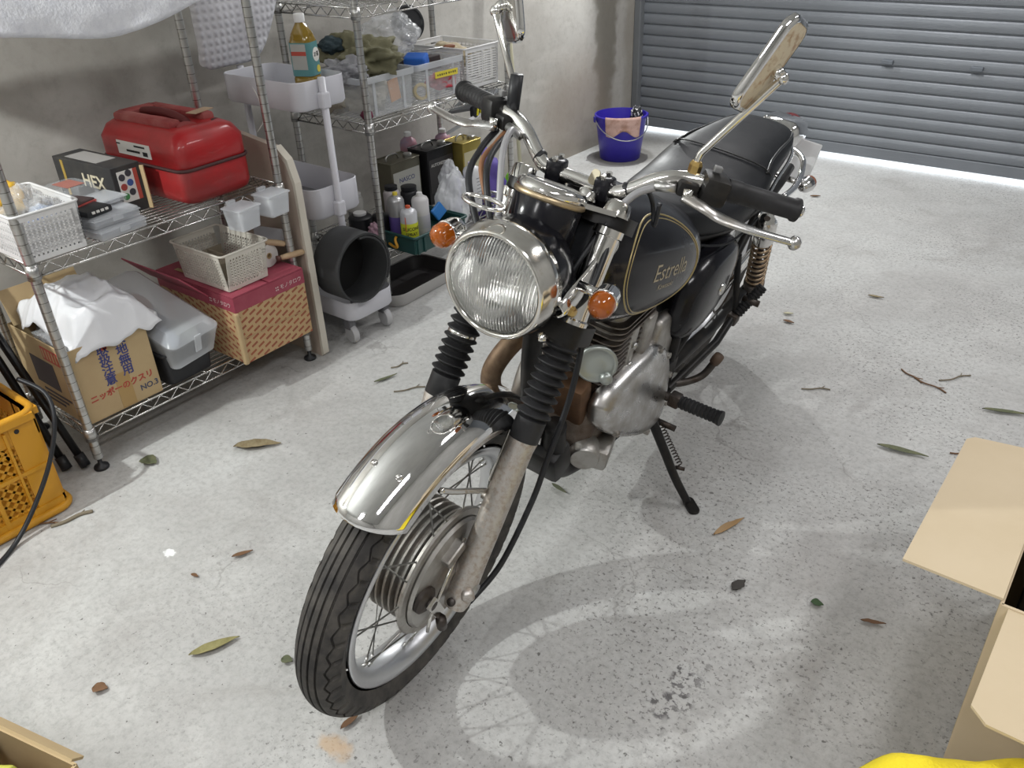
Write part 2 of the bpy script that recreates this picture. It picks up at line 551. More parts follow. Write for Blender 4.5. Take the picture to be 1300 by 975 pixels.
def make_wall_mat(name, base, dark, stains=True):
    m, nt, N, L, b = node_mat(name)
    tc = N.new('ShaderNodeTexCoord'); v = tc.outputs['Object']
    a, _ = noise_mask(nt, v, 1.4, 0.35, 0.66, 7, 0.62, 0.3)
    c = mixc(nt, a, base, dark)
    f, _ = noise_mask(nt, v, 30, 0.45, 0.8, 6, 0.7)
    c = mixc(nt, mul(nt, f, 0.35), c, (0.25, 0.235, 0.21))
    # trowelled patches
    mp = N.new('ShaderNodeMapping'); mp.inputs['Scale'].default_value = (1, 1.0, 2.6); L.new(v, mp.inputs['Vector'])
    pt, _ = noise_mask(nt, mp.outputs['Vector'], 2.3, 0.50, 0.66, 6, 0.6, 0.8)
    c = mixc(nt, mul(nt, pt, 0.30), c, (0.62, 0.60, 0.56))
    if stains:
        # brown damp by the corner: objects XYZ = world; use mapped YZ plane
        sw = N.new('ShaderNodeSeparateXYZ'); L.new(v, sw.inputs[0])
        cb = N.new('ShaderNodeCombineXYZ'); L.new(sw.outputs['Y'], cb.inputs['X']); L.new(sw.outputs['Z'], cb.inputs['Y'])
        u = cb.outputs[0]
        c = mixc(nt, mul(nt, spot_mask(nt, u, (4.28, 0.75, 0), 0.10, 0.75, 0.35, 0.12, 6), 0.75), c, (0.16, 0.145, 0.115))
        c = mixc(nt, mul(nt, spot_mask(nt, u, (4.0, 0.20, 0), 0.34, 0.30, 0.5, 0.12, 6), 0.5), c, (0.30, 0.24, 0.19))
        c = mixc(nt, mul(nt, spot_mask(nt, u, (4.55, 0.4, 0), 0.06, 0.8, 0.5, 0.05, 6), 0.4), c, (0.22, 0.19, 0.14))
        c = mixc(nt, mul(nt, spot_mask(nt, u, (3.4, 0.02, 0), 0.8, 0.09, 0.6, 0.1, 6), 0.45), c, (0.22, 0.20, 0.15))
        c = mixc(nt, mul(nt, spot_mask(nt, u, (1.1, 1.06, 0), 0.75, 0.20, 0.3, 0.25, 3), 0.45), c, (0.21, 0.19, 0.165))  # darker band on the wall behind the low rack's top
    L.new(c, b.inputs['Base Color'])
    b.inputs['Roughness'].default_value = 0.85
    b.inputs['Specular IOR Level'].default_value = 0.2
    bp = N.new('ShaderNodeBump'); bp.inputs['Strength'].default_value = 0.35; bp.inputs['Distance'].default_value = 0.006
    n3 = N.new('ShaderNodeTexNoise'); n3.inputs['Scale'].default_value = 18; n3.inputs['Detail'].default_value = 7
    L.new(v, n3.inputs['Vector']); L.new(n3.outputs['Fac'], bp.inputs['Height']); L.new(bp.outputs['Normal'], b.inputs['Normal'])
    return m


FLOOR_M = make_floor_mat()
WALL_M = make_wall_mat('concrete_wall', (0.50, 0.485, 0.455), (0.41, 0.39, 0.36))
WALL2_M = P('bare_concrete_wall', (0.36, 0.355, 0.34), 0.85, col2=(0.30, 0.295, 0.28), nscale=2, bump=0.3, bscale=18)
CEIL_M = P('white_ceiling', (0.50, 0.50, 0.49), 0.8, col2=(0.44, 0.44, 0.43), nscale=2)

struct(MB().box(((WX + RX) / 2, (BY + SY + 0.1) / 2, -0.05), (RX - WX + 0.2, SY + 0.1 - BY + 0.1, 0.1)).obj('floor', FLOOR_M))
struct(MB().box((WX - 0.06, (BY + SY + .1) / 2, CZ / 2), (0.12, SY - BY + .1, CZ)).obj('wall_left', WALL_M))
struct(MB().box((RX + 0.06, (BY + SY + .1) / 2, CZ / 2), (0.12, SY - BY + .1, CZ)).obj('wall_right', WALL2_M))
struct(MB().box(((WX + RX) / 2, BY - 0.06, CZ / 2), (RX - WX, 0.12, CZ)).obj('wall_back', WALL2_M))
struct(MB().box(((WX + RX) / 2, (BY + SY) / 2, CZ + 0.05), (RX - WX + 0.24, SY - BY + 0.3, 0.1)).obj('ceiling', CEIL_M))
GROUND_M = P('outdoor_concrete', (0.62, 0.61, 0.58), 0.9)
apron = struct(MB().box(((WX + RX) / 2, SY + 0.1 + 2.0, -0.06), (9.0, 3.98, 0.1)).obj('floor_apron', GROUND_M))


def shutter_mat():
    m, nt, N, L, b = node_mat('shutter_paint')
    tc = N.new('ShaderNodeTexCoord')
    v = tc.outputs['Object']
    a, _ = noise_mask(nt, v, 1.3, 0.35, 0.7, 5)
    c = mixc(nt, a, (0.215, 0.232, 0.258), (0.18, 0.195, 0.217))
    L.new(c, b.inputs['Base Color'])
    b.inputs['Roughness'].default_value = 0.38
    b.inputs['Metallic'].default_value = 0.15
    mp = N.new('ShaderNodeMapping'); mp.inputs['Scale'].default_value = (35, 35, 160); L.new(v, mp.inputs['Vector'])
    n = N.new('ShaderNodeTexNoise'); n.inputs['Scale'].default_value = 1.0; n.inputs['Detail'].default_value = 3
    L.new(mp.outputs['Vector'], n.inputs['Vector'])
    bp = N.new('ShaderNodeBump'); bp.inputs['Strength'].default_value = 0.5; bp.inputs['Distance'].default_value = 0.002
    L.new(n.outputs['Fac'], bp.inputs['Height']); L.new(bp.outputs['Normal'], b.inputs['Normal'])
    return m


SHUT_M = shutter_mat()
GAP = 0.036
PITCH = 0.0585
door = struct(MB().box(((WX + RX) / 2, SY + 0.012, GAP + 0.028), (RX - WX, 0.034, 0.056), b=0.004).obj('door_1', SHUT_M))
door['label'] = 'grey steel roller shutter raised a crack above the floor'
prof = [(0.004, 0.0), (0.010, 0.0035), (0.010, 0.0065), (0.0, 0.0105), (-0.003, 0.022), (-0.0035, 0.036), (-0.002, 0.048), (0.002, 0.0562), (0.004, 0.0585)]
slat_b = MB()
x0s, x1s = WX, RX
vs = [(x, SY + dy, dz) for (dy, dz) in prof for x in (x0s, x1s)] + [(x, SY + dy + 0.004, dz) for (dy, dz) in prof for x in (x0s, x1s)]
n_ = len(prof)
fs = [(2 * i, 2 * i + 1, 2 * i + 3, 2 * i + 2) for i in range(n_ - 1)] + [(2 * n_ + 2 * i, 2 * n_ + 2 * i + 2, 2 * n_ + 2 * i + 3, 2 * n_ + 2 * i + 1) for i in range(n_ - 1)]
slat_b.add(vs, fs)
slat0 = slat_b.obj('slat', SHUT_M, door, auto=40, loc=(0, 0, GAP + 0.05))
nsl = int((CZ - GAP - 0.05) / PITCH) + 1
for i in range(1, nsl):
    copy_obj(slat0, door, loc=(0, 0, GAP + 0.05 + PITCH * i))
LATCH_M = P('shutter_latch', (0.20, 0.22, 0.25), 0.35, 0.5)
for lx, lz in ((-1.245, 0.519), (-0.835, 0.521)):
    MB().box((lx, SY - 0.008, lz), (0.055, 0.018, 0.022), b=0.004).obj('latch', LATCH_M, door)
struct(MB().box((WX + 0.022, SY - 0.02, CZ / 2), (0.044, 0.05, CZ), b=0.006).obj('trim_1', P('guide_rail', (0.16, 0.17, 0.18), 0.5)))

# the two bare-bulb lamps (out of view); each carries its own light
V = Vector
def bulb_lamp(loc, watts, col, label, wall, aim=None):
    t = thing('bulb_lamp', label, 'lamp', loc)
    loc = Vector(loc)
    w = Vector(wall) - loc
    MB().lathe([(0.012, 0.06), (0.022, 0.065), (0.026, 0.11), (0.020, 0.15), (0.012, 0.155)], (0, 0, 0), w, 18, True, True).obj('socket', BLACK_PL, t, True)
    MB().tube([w.normalized() * 0.15, w], 0.009, 8).obj('arm', STEEL, t, True)
    MB().lathe([(0.0, -0.012), (0.04, -0.01), (0.045, 0.0)], w, w, 18).obj('wall_plate', STEEL, t, True)
    ld = bpy.data.lights.new('bulb', 'SPOT' if aim else 'POINT'); ld.energy = watts; ld.color = col; ld.shadow_soft_size = 0.022
    lo = bpy.data.objects.new('bulb', ld); COL.objects.link(lo); lo.parent = t
    if aim:
        ld.spot_size = radians(150); ld.spot_blend = 0.25
        ad = (V(aim) - loc)
        lo.rotation_euler = ad.to_track_quat('-Z', 'Y').to_euler()
        an = ad.normalized()
        MB().lathe([(0.020, -0.060), (0.040, -0.045), (0.066, -0.022), (0.078, 0.006), (0.076, 0.006), (0.062, -0.024), (0.030, -0.046)], (0, 0, 0), an, 28).obj('reflector_shade', ALU_POL, t, True)
    return t


bulb_lamp(LAMP_A, LAMP_A_W, (0.97, 1.0, 0.975), 'bare bulb on a steel arm above the near shelves', (WX, LAMP_A.y, LAMP_A.z + 0.12))
bulb_lamp(LAMP_B, LAMP_B_W, (0.98, 1.0, 0.99), 'reflector lamp on a steel arm beside the roller shutter', (WX, LAMP_B.y, LAMP_B.z + 0.12), (-0.9, 1.2, 0.1))

# four unseen ceiling panels added as soft fill light
for i_, (x, y, w_) in enumerate(((0.65, 0.2, 'front right'), (0.65, 2.7, 'rear right'), (-1.35, 3.5, 'shutter end'), (-0.55, -1.2, 'back end'))):
    cl_ = thing('fill_light', 'added fill light under the ceiling at the %s of the garage' % w_, 'lamp', (x, y, CZ), 0, 'added fill lights')
    MB().box((0, 0, -0.02), (0.32, 1.25, 0.04), None, 0.006).obj('fill_housing', WHITE_PL, cl_)
    la_ = bpy.data.lights.new('fill_area', 'AREA'); la_.shape = 'RECTANGLE'; la_.size = 0.30; la_.size_y = 1.2; la_.energy = FILL_W; la_.color = (1.0, 0.985, 0.99)
    lo_ = bpy.data.objects.new('fill_area', la_); COL.objects.link(lo_); lo_.parent = cl_; lo_.location = (0, 0, -0.05)

# ------------------------------------------------------------------ motorcycle (bike frame: x forward, y left, z up, origin rear contact)
bike = thing('motorcycle', 'black and chrome classic motorcycle leaning on its side stand', 'motorcycle')
bike.rotation_mode = 'QUATERNION'
LEAN, HEAD = 0.2033, -1.4730
bm_ = Matrix.Rotation(HEAD, 4, 'Z') @ Matrix.Rotation(-LEAN, 4, 'X')
bike.location = (-1.0572, 2.1843, 0.006)
bike.rotation_quaternion = bm_.to_quaternion()

V = Vector
AXF = V((1.413, 0, 0.309)); AXR = V((0, 0, 0.313))
RAKE = radians(27)
FD = V((-sin(RAKE), 0, cos(RAKE)))          # up along the fork
FN = V((cos(RAKE), 0, sin(RAKE)))           # forward normal of the fork


def fk(s, y, off=0.0):
    return AXF + FD * s + FN * off + V((0, y, 0))


def tri(x):
    x = x % 1.0
    return 4 * abs(x - 0.5) - 1


def make_tire(name, R, hw, parent, ribs=True):
    """tread carved into the mesh: centre ribs, zigzag shoulder grooves"""
    b = MB()
    nseg = 432
    half = []
    # param across the section: angle a from -1 (left bead) to 1
    cols = [-1.0, -0.93, -0.85, -0.78, -0.72, -0.66]
    zz = 0.50
    A = 0.055
    pts = []
    for i in range(nseg):
        th = 2 * pi * i / nseg
        z = tri(th / (2 * pi) * 48) * A
        sip = (i % 9) in (0, 1)
        def grp(c, w=0.022):
            return [(c - w, 0), (c - w * 0.6, 1), (c + w * 0.6, 1), (c + w, 0)]
        row = [(-1.0, 0), (-0.93, 0), (-0.86, 0), (-0.80, 0)]
        row += [(-0.77, 0.6 if sip else 0), (-0.70, 1.0 if sip else 0), (-0.585, 1.0 if sip else 0)]
        row += grp(-zz + z + 0.03, 0.028)
        row += [(-0.34, 0)]
        for c in (-0.24, -0.08, 0.08, 0.24):
            row += grp(c, 0.026)
            row += [(c + 0.08, 0)]
        row += grp(zz + z - 0.03, 0.028)
        row += [(0.585, 1.0 if sip else 0), (0.70, 1.0 if sip else 0), (0.77, 0.6 if sip else 0)]
        row += [(0.80, 0), (0.86, 0), (0.93, 0), (1.0, 0)]
        ring = []
        for (s, g) in row:
            # section: tread crown circle then sidewall
            a = s * radians(128)
            if abs(s) <= 0.8:
                y = hw * sin(s / 0.8 * pi / 2 * 0.98)
                r = R - hw * 0.92 * (1 - cos(s / 0.8 * pi / 2 * 0.98)) 
            else:
                k = (abs(s) - 0.8) / 0.2
                y = math.copysign(hw * (1.0 - 0.28 * k), s)
                r = R - hw * 0.92 * (1 - cos(pi / 2 * 0.98)) - k * hw * 0.55
            d = 0.0048 * g
            nl = sqrt(max(1e-9, y * y + (r - (R - hw)) ** 2))
            y -= y / nl * d; r -= (r - (R - hw)) / nl * d if abs(s) < 0.8 else 0
            ring.append((cos(th) * r, y, sin(th) * r))
        pts.append(ring)
    n = len(pts[0])
    vs = [p for r in pts for p in r]
    fs = [(i * n + k, i * n + k + 1, ((i + 1) % nseg) * n + k + 1, ((i + 1) % nseg) * n + k) for i in range(nseg) for k in range(n - 1)]
    b.add(vs, fs)
    return b.obj(name, TYRE, parent, auto=26)


def make_wheel(name, center, R, hw, rim_r, rim_hw, flange_r, flange_y, drum, label=None):
    w = MB()
    k = rim_r
    prof = [(k, rim_hw), (k + 0.002, rim_hw - 0.003), (k - 0.004, rim_hw - 0.007), (k - 0.014, rim_hw - 0.010), (k - 0.022, rim_hw * 0.45), (k - 0.023, 0),
            (k - 0.022, -rim_hw * 0.45), (k - 0.014, -rim_hw + 0.010), (k - 0.004, -rim_hw + 0.007), (k + 0.002, -rim_hw + 0.003), (k, -rim_hw), (k - 0.006, -rim_hw - 0.002), (k - 0.018, -rim_hw + 0.004),
            (k - 0.027, -rim_hw * 0.45), (k - 0.0285, 0), (k - 0.027, rim_hw * 0.45), (k - 0.018, rim_hw - 0.004), (k - 0.006, rim_hw + 0.002)]
    w.lathe(prof, (0, 0, 0), (0, 1, 0), 96, closed=True)
    rim = w.obj(name, ALU_RIM, bike, True, loc=center)
    make_tire('tire', R, hw, rim)
    # hub with cooling fins
    h = MB()
    pr = [(0.012, -flange_y - 0.02), (0.03, -flange_y - 0.02), (0.034, -flange_y - 0.004), (flange_r * 0.80, -flange_y), (flange_r * 0.82, -flange_y + 0.005)]
    y = -flange_y + 0.008
    while y < flange_y - 0.020:
        pr += [(flange_r * 0.80, y), (flange_r * 0.90, y + 0.002), (flange_r * 0.90, y + 0.006), (flange_r * 0.80, y + 0.008)]
        y += 0.0145
    pr += [(flange_r * 0.9, flange_y - 0.012), (flange_r, flange_y - 0.010), (flange_r + 0.003, flange_y - 0.004), (flange_r, flange_y), (flange_r * 0.90, flange_y + 0.001), (flange_r * 0.88, flange_y - 0.002), (flange_r * 0.2, flange_y - 0.004)]
    h.lathe(pr, (0, 0, 0), (0, 1, 0), 64, True, True)
    h.obj('hub', ALU, rim, auto=35)
    # spokes: 36, two leans per side
    sp = []
    for side in (-1, 1):
        for lean in (-1, 1):
            a0 = 0.0; a1 = lean * 0.55 * (1.0 if side > 0 else 1.0)
            fr = flange_r * (0.96 if side > 0 else 0.78)
            p0 = V((cos(a0) * fr, side * (flange_y - 0.004), sin(a0) * fr))
            p1 = V((cos(a1 * 0.42) * (rim_r - 0.026), side * 0.006, sin(a1 * 0.42) * (rim_r - 0.026)))
            e = (p1 - p0).normalized()
            b = MB().tube([p0 - e * 0.004, p1 - e * 0.012, p1 - e * 0.012, p1 + e * 0.002], [0.0017, 0.0017, 0.0033, 0.0033], 6)
            s0 = b.obj('spoke', STEEL, rim, True)
            sp.append((s0, side, lean))
    for (s0, side, lean) in sp:
        for i in range(9):
            ang = 2 * pi / 9 * (i + (0.25 if side > 0 else 0.0) + (0.5 if lean > 0 else 0.0)) * 1.0
            if i == 0:
                s0.rotation_euler = (0, -ang, 0)
            else:
                copy_obj(s0, rim, rot=(0, -ang, 0))
    return rim


fw = make_wheel('front_wheel', AXF, 0.309, 0.043, 0.241, 0.034, 0.126, 0.046, True)
# brake plate on the left of the front hub
bp_ = MB().lathe([(0.110, 0.042), (0.112, 0.05), (0.108, 0.056), (0.090, 0.060), (0.050, 0.062), (0.035, 0.068), (0.028, 0.074), (0.0, 0.075)], (0, 0, 0), (0, 1, 0), 56).obj('brake_plate', ALU, fw, auto=35)
cam_c = V((0.082, 0.062, 0.012))
b = MB().lathe([(0.026, -0.004), (0.026, 0.004), (0.018, 0.010), (0.009, 0.012), (0.009, 0.022), (0.0, 0.023)], cam_c, (0, 1, 0), 20)
b.obj('brake_cam', DARK_STEEL, fw, auto=35)
MB().prism([(-0.012, 0.012), (0.012, 0.012), (0.010, -0.06), (-0.010, -0.06)], 0.006, frame(cam_c + V((0, 0.022, 0)), (cos(0.5), 0, -sin(0.5)), (sin(0.5), 0, cos(0.5)))).obj('brake_arm', CHROME_RUST, fw)
MB().box((0.015, 0.066, 0.075), (0.05, 0.024, 0.022), Matrix.Rotation(0.35, 3, 'Y'), 0.004).obj('torque_lug', ALU, fw)
MB().tube([V((-0.02, 0.066, 0.085)), V((0.03, 0.074, 0.045)), V((0.085, 0.08, -0.015)), V((0.095, 0.084, -0.045))], 0.0035, 8).obj('brake_rod', CHROME_RUST, fw, True)
MB().tube([cam_c + V((-0.022, 0.025, -0.055)), cam_c + V((-0.03, 0.025, -0.085))], 0.010, 10).obj('adjuster_nut', DARK_STEEL, fw, True)

rw = make_wheel('rear_wheel', AXR, 0.313, 0.052, 0.228, 0.038, 0.100, 0.046, False)
MB().lathe([(0.088, 0.052), (0.092, 0.053), (0.094, 0.057), (0.088, 0.058)], (0, 0.008, 0), (0, 1, 0), 48, closed=True).obj('sprocket', DARK_STEEL, rw, auto=35)

# front fender: arc over the tyre with rolled edges
def fender(name, ctr, r, t0, t1, hw, drop, mat, nseg=40, ncr=16):
    b = MB()
    rows = []
    for i in range(nseg + 1):
        t = t0 + (t1 - t0) * i / nseg
        row = []
        end = min(i, nseg - i) / nseg
        tip = max(0, 1 - end * 9)
        for k in range(ncr + 1):
            u = -1 + 2 * k / ncr
            a = u * 1.32
            y = hw * sin(a) / sin(1.32)
            rr = r - drop * (1 - cos(a)) / (1 - cos(1.32))
            tt = t
            if i == 0: tt = t - 0.0
            lip = 0.10 * tip * (u * u)
            tt = t + (lip if i < nseg / 2 else -lip)
            row.append(V((cos(tt) * rr, y, sin(tt) * rr)))
        # rolled lip
        row = [row[0] + V((0, 0.004, 0))] + row + [row[-1] + V((0, -0.004, 0))]
        rows.append(row)
    n = len(rows[0])
    b.add([ctr + p for r_ in rows for p in r_], [(i * n + k, i * n + k + 1, (i + 1) * n + k + 1, (i + 1) * n + k) for i in range(nseg) for k in range(n - 1)])
    return b.obj(name, mat, bike, True, solid=0.0022)


ff = fender('front_fender', AXF, 0.343, 0.90, 2.75, 0.066, 0.046, CHROME_CLEAN)
def fpt(t, u):
    a = u * 1.32
    rr = 0.344 - 0.046 * (1 - cos(a)) / (1 - cos(1.32))
    return AXF + V((cos(t) * rr, 0.066 * sin(a) / sin(1.32), sin(t) * rr)), V((cos(t) * cos(a), sin(a), sin(t) * cos(a)))
for (t, u) in ((1.18, -0.27), (1.18, 0.27)):
    p, n_v = fpt(t, u)
    MB().lathe([(0.0056, 0), (0.0056, 0.002), (0.004, 0.004), (0.0, 0.0045)], p, n_v, 12).obj('fender_bolt', CHROME, ff, True)
# fender stays on each side
for s in (-1, 1):
    MB().tube(smooth_path([fk(0.175, s * 0.066, 0.004), AXF + V((-0.02, s * 0.066, 0.200)), AXF + V((0.03, s * 0.064, 0.235)), AXF + V((0.072, s * 0.062, 0.268))], 5), 0.0055, 8).obj('fender_stay', CHROME_RUST, ff, True)
    MB().box(fk(0.245, s * 0.065, -0.012), (0.05, 0.004, 0.10), Matrix.Rotation(-RAKE, 3, 'Y'), 0.0015).obj('fender_bracket', CHROME_RUST, ff)

# fork legs
for s in (-1, 1):
    y = s * 0.090
    b = MB().lathe([(0.010, -0.050), (0.020, -0.048), (0.024, -0.035), (0.0255, 0.0), (0.0245, 0.05), (0.0245, 0.27), (0.0265, 0.285), (0.0265, 0.31)], fk(0, y), FD, 32, True, True)
    leg = b.obj('fork_leg', FORK_AL, bike, auto=40)
    MB().cyl(fk(0, y - s * 0.05), fk(0, y + s * 0.027), 0.011, 16).obj('axle_nut', STEEL, leg, True)
    MB().cyl(fk(-0.032, y, 0.02), fk(-0.032, y, 0.028), 0.008, 12).obj('pinch_bolt', DARK_STEEL, leg, True)
    MB().lathe([(0.012, -0.01), (0.012, 0.014), (0.006, 0.016), (0.0, 0.016)], fk(-0.006, y + s * 0.016, 0.012), V((0.75, s * 0.66, 0)), 14, True).obj('axle_clamp', FORK_AL, leg, True)
    MB().cyl(fk(0.165, y - s * 0.03), fk(0.165, y + s * 0.0), 0.009, 12).obj('stay_boss', FORK_AL, leg, True)
    # rubber bellows
    pr = [(0.024, 0.285), (0.0268, 0.288), (0.0268, 0.328)]
    z = 0.330; nb = 9; st = (0.468 - 0.330) / nb
    for i in range(nb):
        big = 0.0312 - 0.0015 * (i / nb)
        pr += [(0.0205, z), (big, z + st * 0.42), (big, z + st * 0.54), (0.0205, z + st * 0.98)]
        z += st
    pr += [(0.0235, 0.470), (0.0235, 0.480), (0.020, 0.482)]
    MB().lathe(pr, fk(0, y), FD, 40).obj('fork_boot', RUBBER, leg, auto=50)
    if s < 0:
        MB().lathe([(0.0225, 0.402), (0.0262, 0.403), (0.0262, 0.411), (0.0225, 0.412)], fk(0, y), FD, 32).obj('boot_clamp', CHROME, leg, True)
    MB().lathe([(0.022, 0.455), (0.0258, 0.458), (0.0262, 0.498), (0.025, 0.503), (0.020, 0.504)], fk(0, y), FD, 32).obj('lower_clamp', BLACK_SATIN, leg, auto=40)
    MB().lathe([(0.022, 0.503), (0.0275, 0.504), (0.0275, 0.511), (0.0245, 0.514), (0.0235, 0.53), (0.0225, 0.655), (0.0255, 0.657), (0.0255, 0.669), (0.022, 0.671)], fk(0, y), FD, 32).obj('fork_cover', CHROME, leg, auto=40)
    MB().lathe([(0.024, 0.690), (0.020, 0.712), (0.010, 0.716), (0, 0.716)], fk(0, y), FD, 20).obj('fork_cap', CHROME_RUST, leg, True)
# triple clamps
b = MB(); b.prism(rrect(0.085, 0.232, 0.028, 5, -0.028), 0.026, frame(fk(0.668, 0), FN, (0, 1, 0)))
b.obj('upper_yoke', BLACK_SATIN, bike, auto=40)
b = MB(); b.prism(rrect(0.11, 0.235, 0.03, 5, -0.025), 0.034, frame(fk(0.470, 0), FN, (0, 1, 0)))
b.obj('lower_yoke', BLACK_SATIN, bike, auto=40)
MB().cyl(fk(0.45, 0, -0.055), fk(0.72, 0, -0.055), 0.028, 20).obj('steering_head', BLACK_SATIN, bike, True)
MB().lathe([(0.02, 0), (0.02, 0.008), (0.012, 0.016), (0, 0.016)], fk(0.70, 0, -0.05), FD, 6).obj('stem_nut', CHROME_RUST, bike)

# headlight
HC = V((1.307, 0, 0.84))
hd = MB().lathe([(0.093, -0.046), (0.091, -0.08), (0.080, -0.115), (0.058, -0.142), (0.03, -0.155), (0.0, -0.158)], HC, (1, 0, 0), 48).obj('headlight', BLACK_GLOSS, bike, True)
MB().lathe([(0.0935, -0.05), (0.0965, -0.048), (0.0960, -0.030), (0.0905, -0.004), (0.0885, 0.0), (0.0855, 0.0015), (0.0825, 0.0), (0.0805, -0.004), (0.0790, -0.016)], HC, (1, 0, 0), 64).obj('bezel', CHROME_RUST, hd, True)
MB().lathe([(0.080, -0.004), (0.077, -0.03), (0.062, -0.065), (0.035, -0.085), (0.012, -0.092), (0.0, -0.092)], HC, (1, 0, 0), 48).obj('reflector', P('satin_reflector', (0.88, 0.88, 0.87), 0.13, 1.0), hd, True)
def lens_mat():
    m, nt, N, L, b = node_mat('fluted_lens')
    b.inputs['Base Color'].default_value = (0.96, 0.97, 0.95, 1); b.inputs['Roughness'].default_value = 0.07
    b.inputs['Transmission Weight'].default_value = 0.88; b.inputs['IOR'].default_value = 1.3
    tc = N.new('ShaderNodeTexCoord'); mp = N.new('ShaderNodeMapping')
    L.new(tc.outputs['Object'], mp.inputs['Vector'])
    wv = N.new('ShaderNodeTexWave'); wv.bands_direction = 'Y'; wv.inputs['Scale'].default_value = 62; wv.inputs['Distortion'].default_value = 0.0
    L.new(mp.outputs['Vector'], wv.inputs['Vector'])
    bp2 = N.new('ShaderNodeBump'); bp2.inputs['Strength'].default_value = 0.75; bp2.inputs['Distance'].default_value = 0.002
    L.new(wv.outputs['Fac'], bp2.inputs['Height']); L.new(bp2.outputs['Normal'], b.inputs['Normal'])
    return m
LENS_M = lens_mat()
MB().lathe([(0.079, -0.010), (0.0785, -0.004), (0.072, 0.002), (0.055, 0.009), (0.03, 0.0135), (0.0, 0.015)], HC, (1, 0, 0), 56).obj('lens', LENS_M, hd, True)
MB().lathe([(0.0, 0.0), (0.013, 0.002), (0.016, 0.02), (0.012, 0.034), (0.0, 0.04)], HC + V((-0.085, 0, 0)), (1, 0, 0), 16).obj('bulb_cap', CHROME_CLEAN, hd, True)
MB().cyl(HC + V((-0.02, 0.088, -0.055)), HC + V((-0.012, 0.096, -0.062)), 0.006, 10).obj('bezel_screw', CHROME_RUST, hd, True)
# headlight ears
for s in (-1, 1):
    e0 = fk(0.60, s * 0.098, 0.006)
    top_e = [(-0.030, 0.070), (0.004, 0.030), (0.040, -0.010), (0.080, -0.048), (0.094, -0.068)]
    bot_e = [(-0.034, 0.020), (-0.022, -0.012), (0.004, -0.048), (0.046, -0.082), (0.084, -0.088)]
    rows_e = []
    for (p_, q_) in zip(top_e, bot_e):
        row_e = []
        for k in range(7):
            t = k / 6
            u_ = p_[0] * (1 - t) + q_[0] * t; w_ = p_[1] * (1 - t) + q_[1] * t
            row_e.append(e0 + FN * u_ + FD * w_ + V((0, s * (0.012 * sin(pi * t) - 0.004), 0)))
        rows_e.append(row_e)
    b = MB(); b.add([p_ for r_ in rows_e for p_ in r_], [(i * 7 + k, i * 7 + k + 1, (i + 1) * 7 + k + 1, (i + 1) * 7 + k) for i in range(4) for k in range(6)])
    ear = b.obj('headlight_ear', CHROME, bike, True, solid=0.004)
    for (u, w_) in ((0.062, -0.072), (0.022, -0.040)):
        c_ = e0 + FN * u + FD * w_ + V((0, s * 0.007, 0))
        MB().lathe([(0.0095, 0), (0.0095, 0.006), (0.006, 0.010), (0, 0.010)], c_, (0, s, 0), 6).obj('ear_bolt', BRASS, ear)
# handlebar cable guide ring in front
MB().tube([HC + V((-0.02 + 0.024 * cos(a), -0.045 + 0.034 * sin(a), 0.118 + 0.004 * cos(a))) for a in [2 * pi * i / 20 for i in range(20)]], 0.0032, 8, closed=True).obj('cable_guide', CHROME, bike, True)

# turn signals
def signal(name, base, end, face, s, front=True):
    """stem from base to end; round body whose lens faces 'face'"""
    b = MB().cyl(base, end, 0.0085, 14)
    st = b.obj(name, CHROME, bike, True)
    f = V(face).normalized()
    MB().lathe([(0.0, -0.026), (0.008, -0.025), (0.016, -0.019), (0.0205, -0.007), (0.0215, 0.008), (0.0225, 0.010), (0.0225, 0.013), (0.020, 0.013)], end, f, 28).obj('signal_body', CHROME_CLEAN, st, True)
    MB().lathe([(0.0205, 0.012), (0.0215, 0.016), (0.0210, 0.028), (0.017, 0.036), (0.009, 0.040), (0.0, 0.041)], end, f, 28).obj('signal_lens', AMBER, st, True)
    return st


SG = V((1.222, 0.149, 0.842))
for s in (-1, 1):
    e = V((SG.x, s * SG.y, SG.z))
    signal('turn_signal', V((SG.x - 0.01, s * 0.10, SG.z + 0.005)), e + V((-0.016, 0, 0.0)), (1, s * 0.12, -0.12), s)
RS = V((-0.096, 0.163, 0.641))
for s in (-1, 1):
    e = V((RS.x, s * RS.y, RS.z))
    signal('rear_turn_signal', V((RS.x, s * 0.07, RS.z)), e, (-1, s * 0.05, 0), s)

# speedometer pod
GC = V((1.160, -0.006, 0.912)); GA = V((-0.36, 0.0, 0.93)).normalized()
gp_ = MB().lathe([(0.0, -0.062), (0.030, -0.060), (0.048, -0.052), (0.056, -0.035), (0.0575, 0.024), (0.056, 0.026)], GC, GA, 44).obj('speedometer', BLACK_GLOSS, bike, True)
MB().lathe([(0.0575, 0.022), (0.0605, 0.024), (0.0605, 0.030), (0.058, 0.032)], GC, GA, 44).obj('gauge_trim', P('tarnished_ring', (0.50, 0.40, 0.26), 0.4, 0.9), gp_, True)
MB().lathe([(0.059, 0.032), (0.0605, 0.034), (0.0600, 0.040), (0.054, 0.048), (0.050, 0.049), (0.048, 0.045)], GC, GA, 44).obj('gauge_ring', CHROME, gp_, True)
MB().lathe([(0.050, 0.040), (0.0, 0.042)], GC, GA, 36).obj('dial', P('dial_black', (0.02, 0.02, 0.02), 0.3), gp_)
MB().lathe([(0.049, 0.046), (0.03, 0.050), (0.0, 0.051)], GC, GA, 36).obj('gauge_glass', P('gauge_glass_m', (0.9, 0.9, 0.9), 0.03, alpha=0.25, spec=0.8), gp_, True)
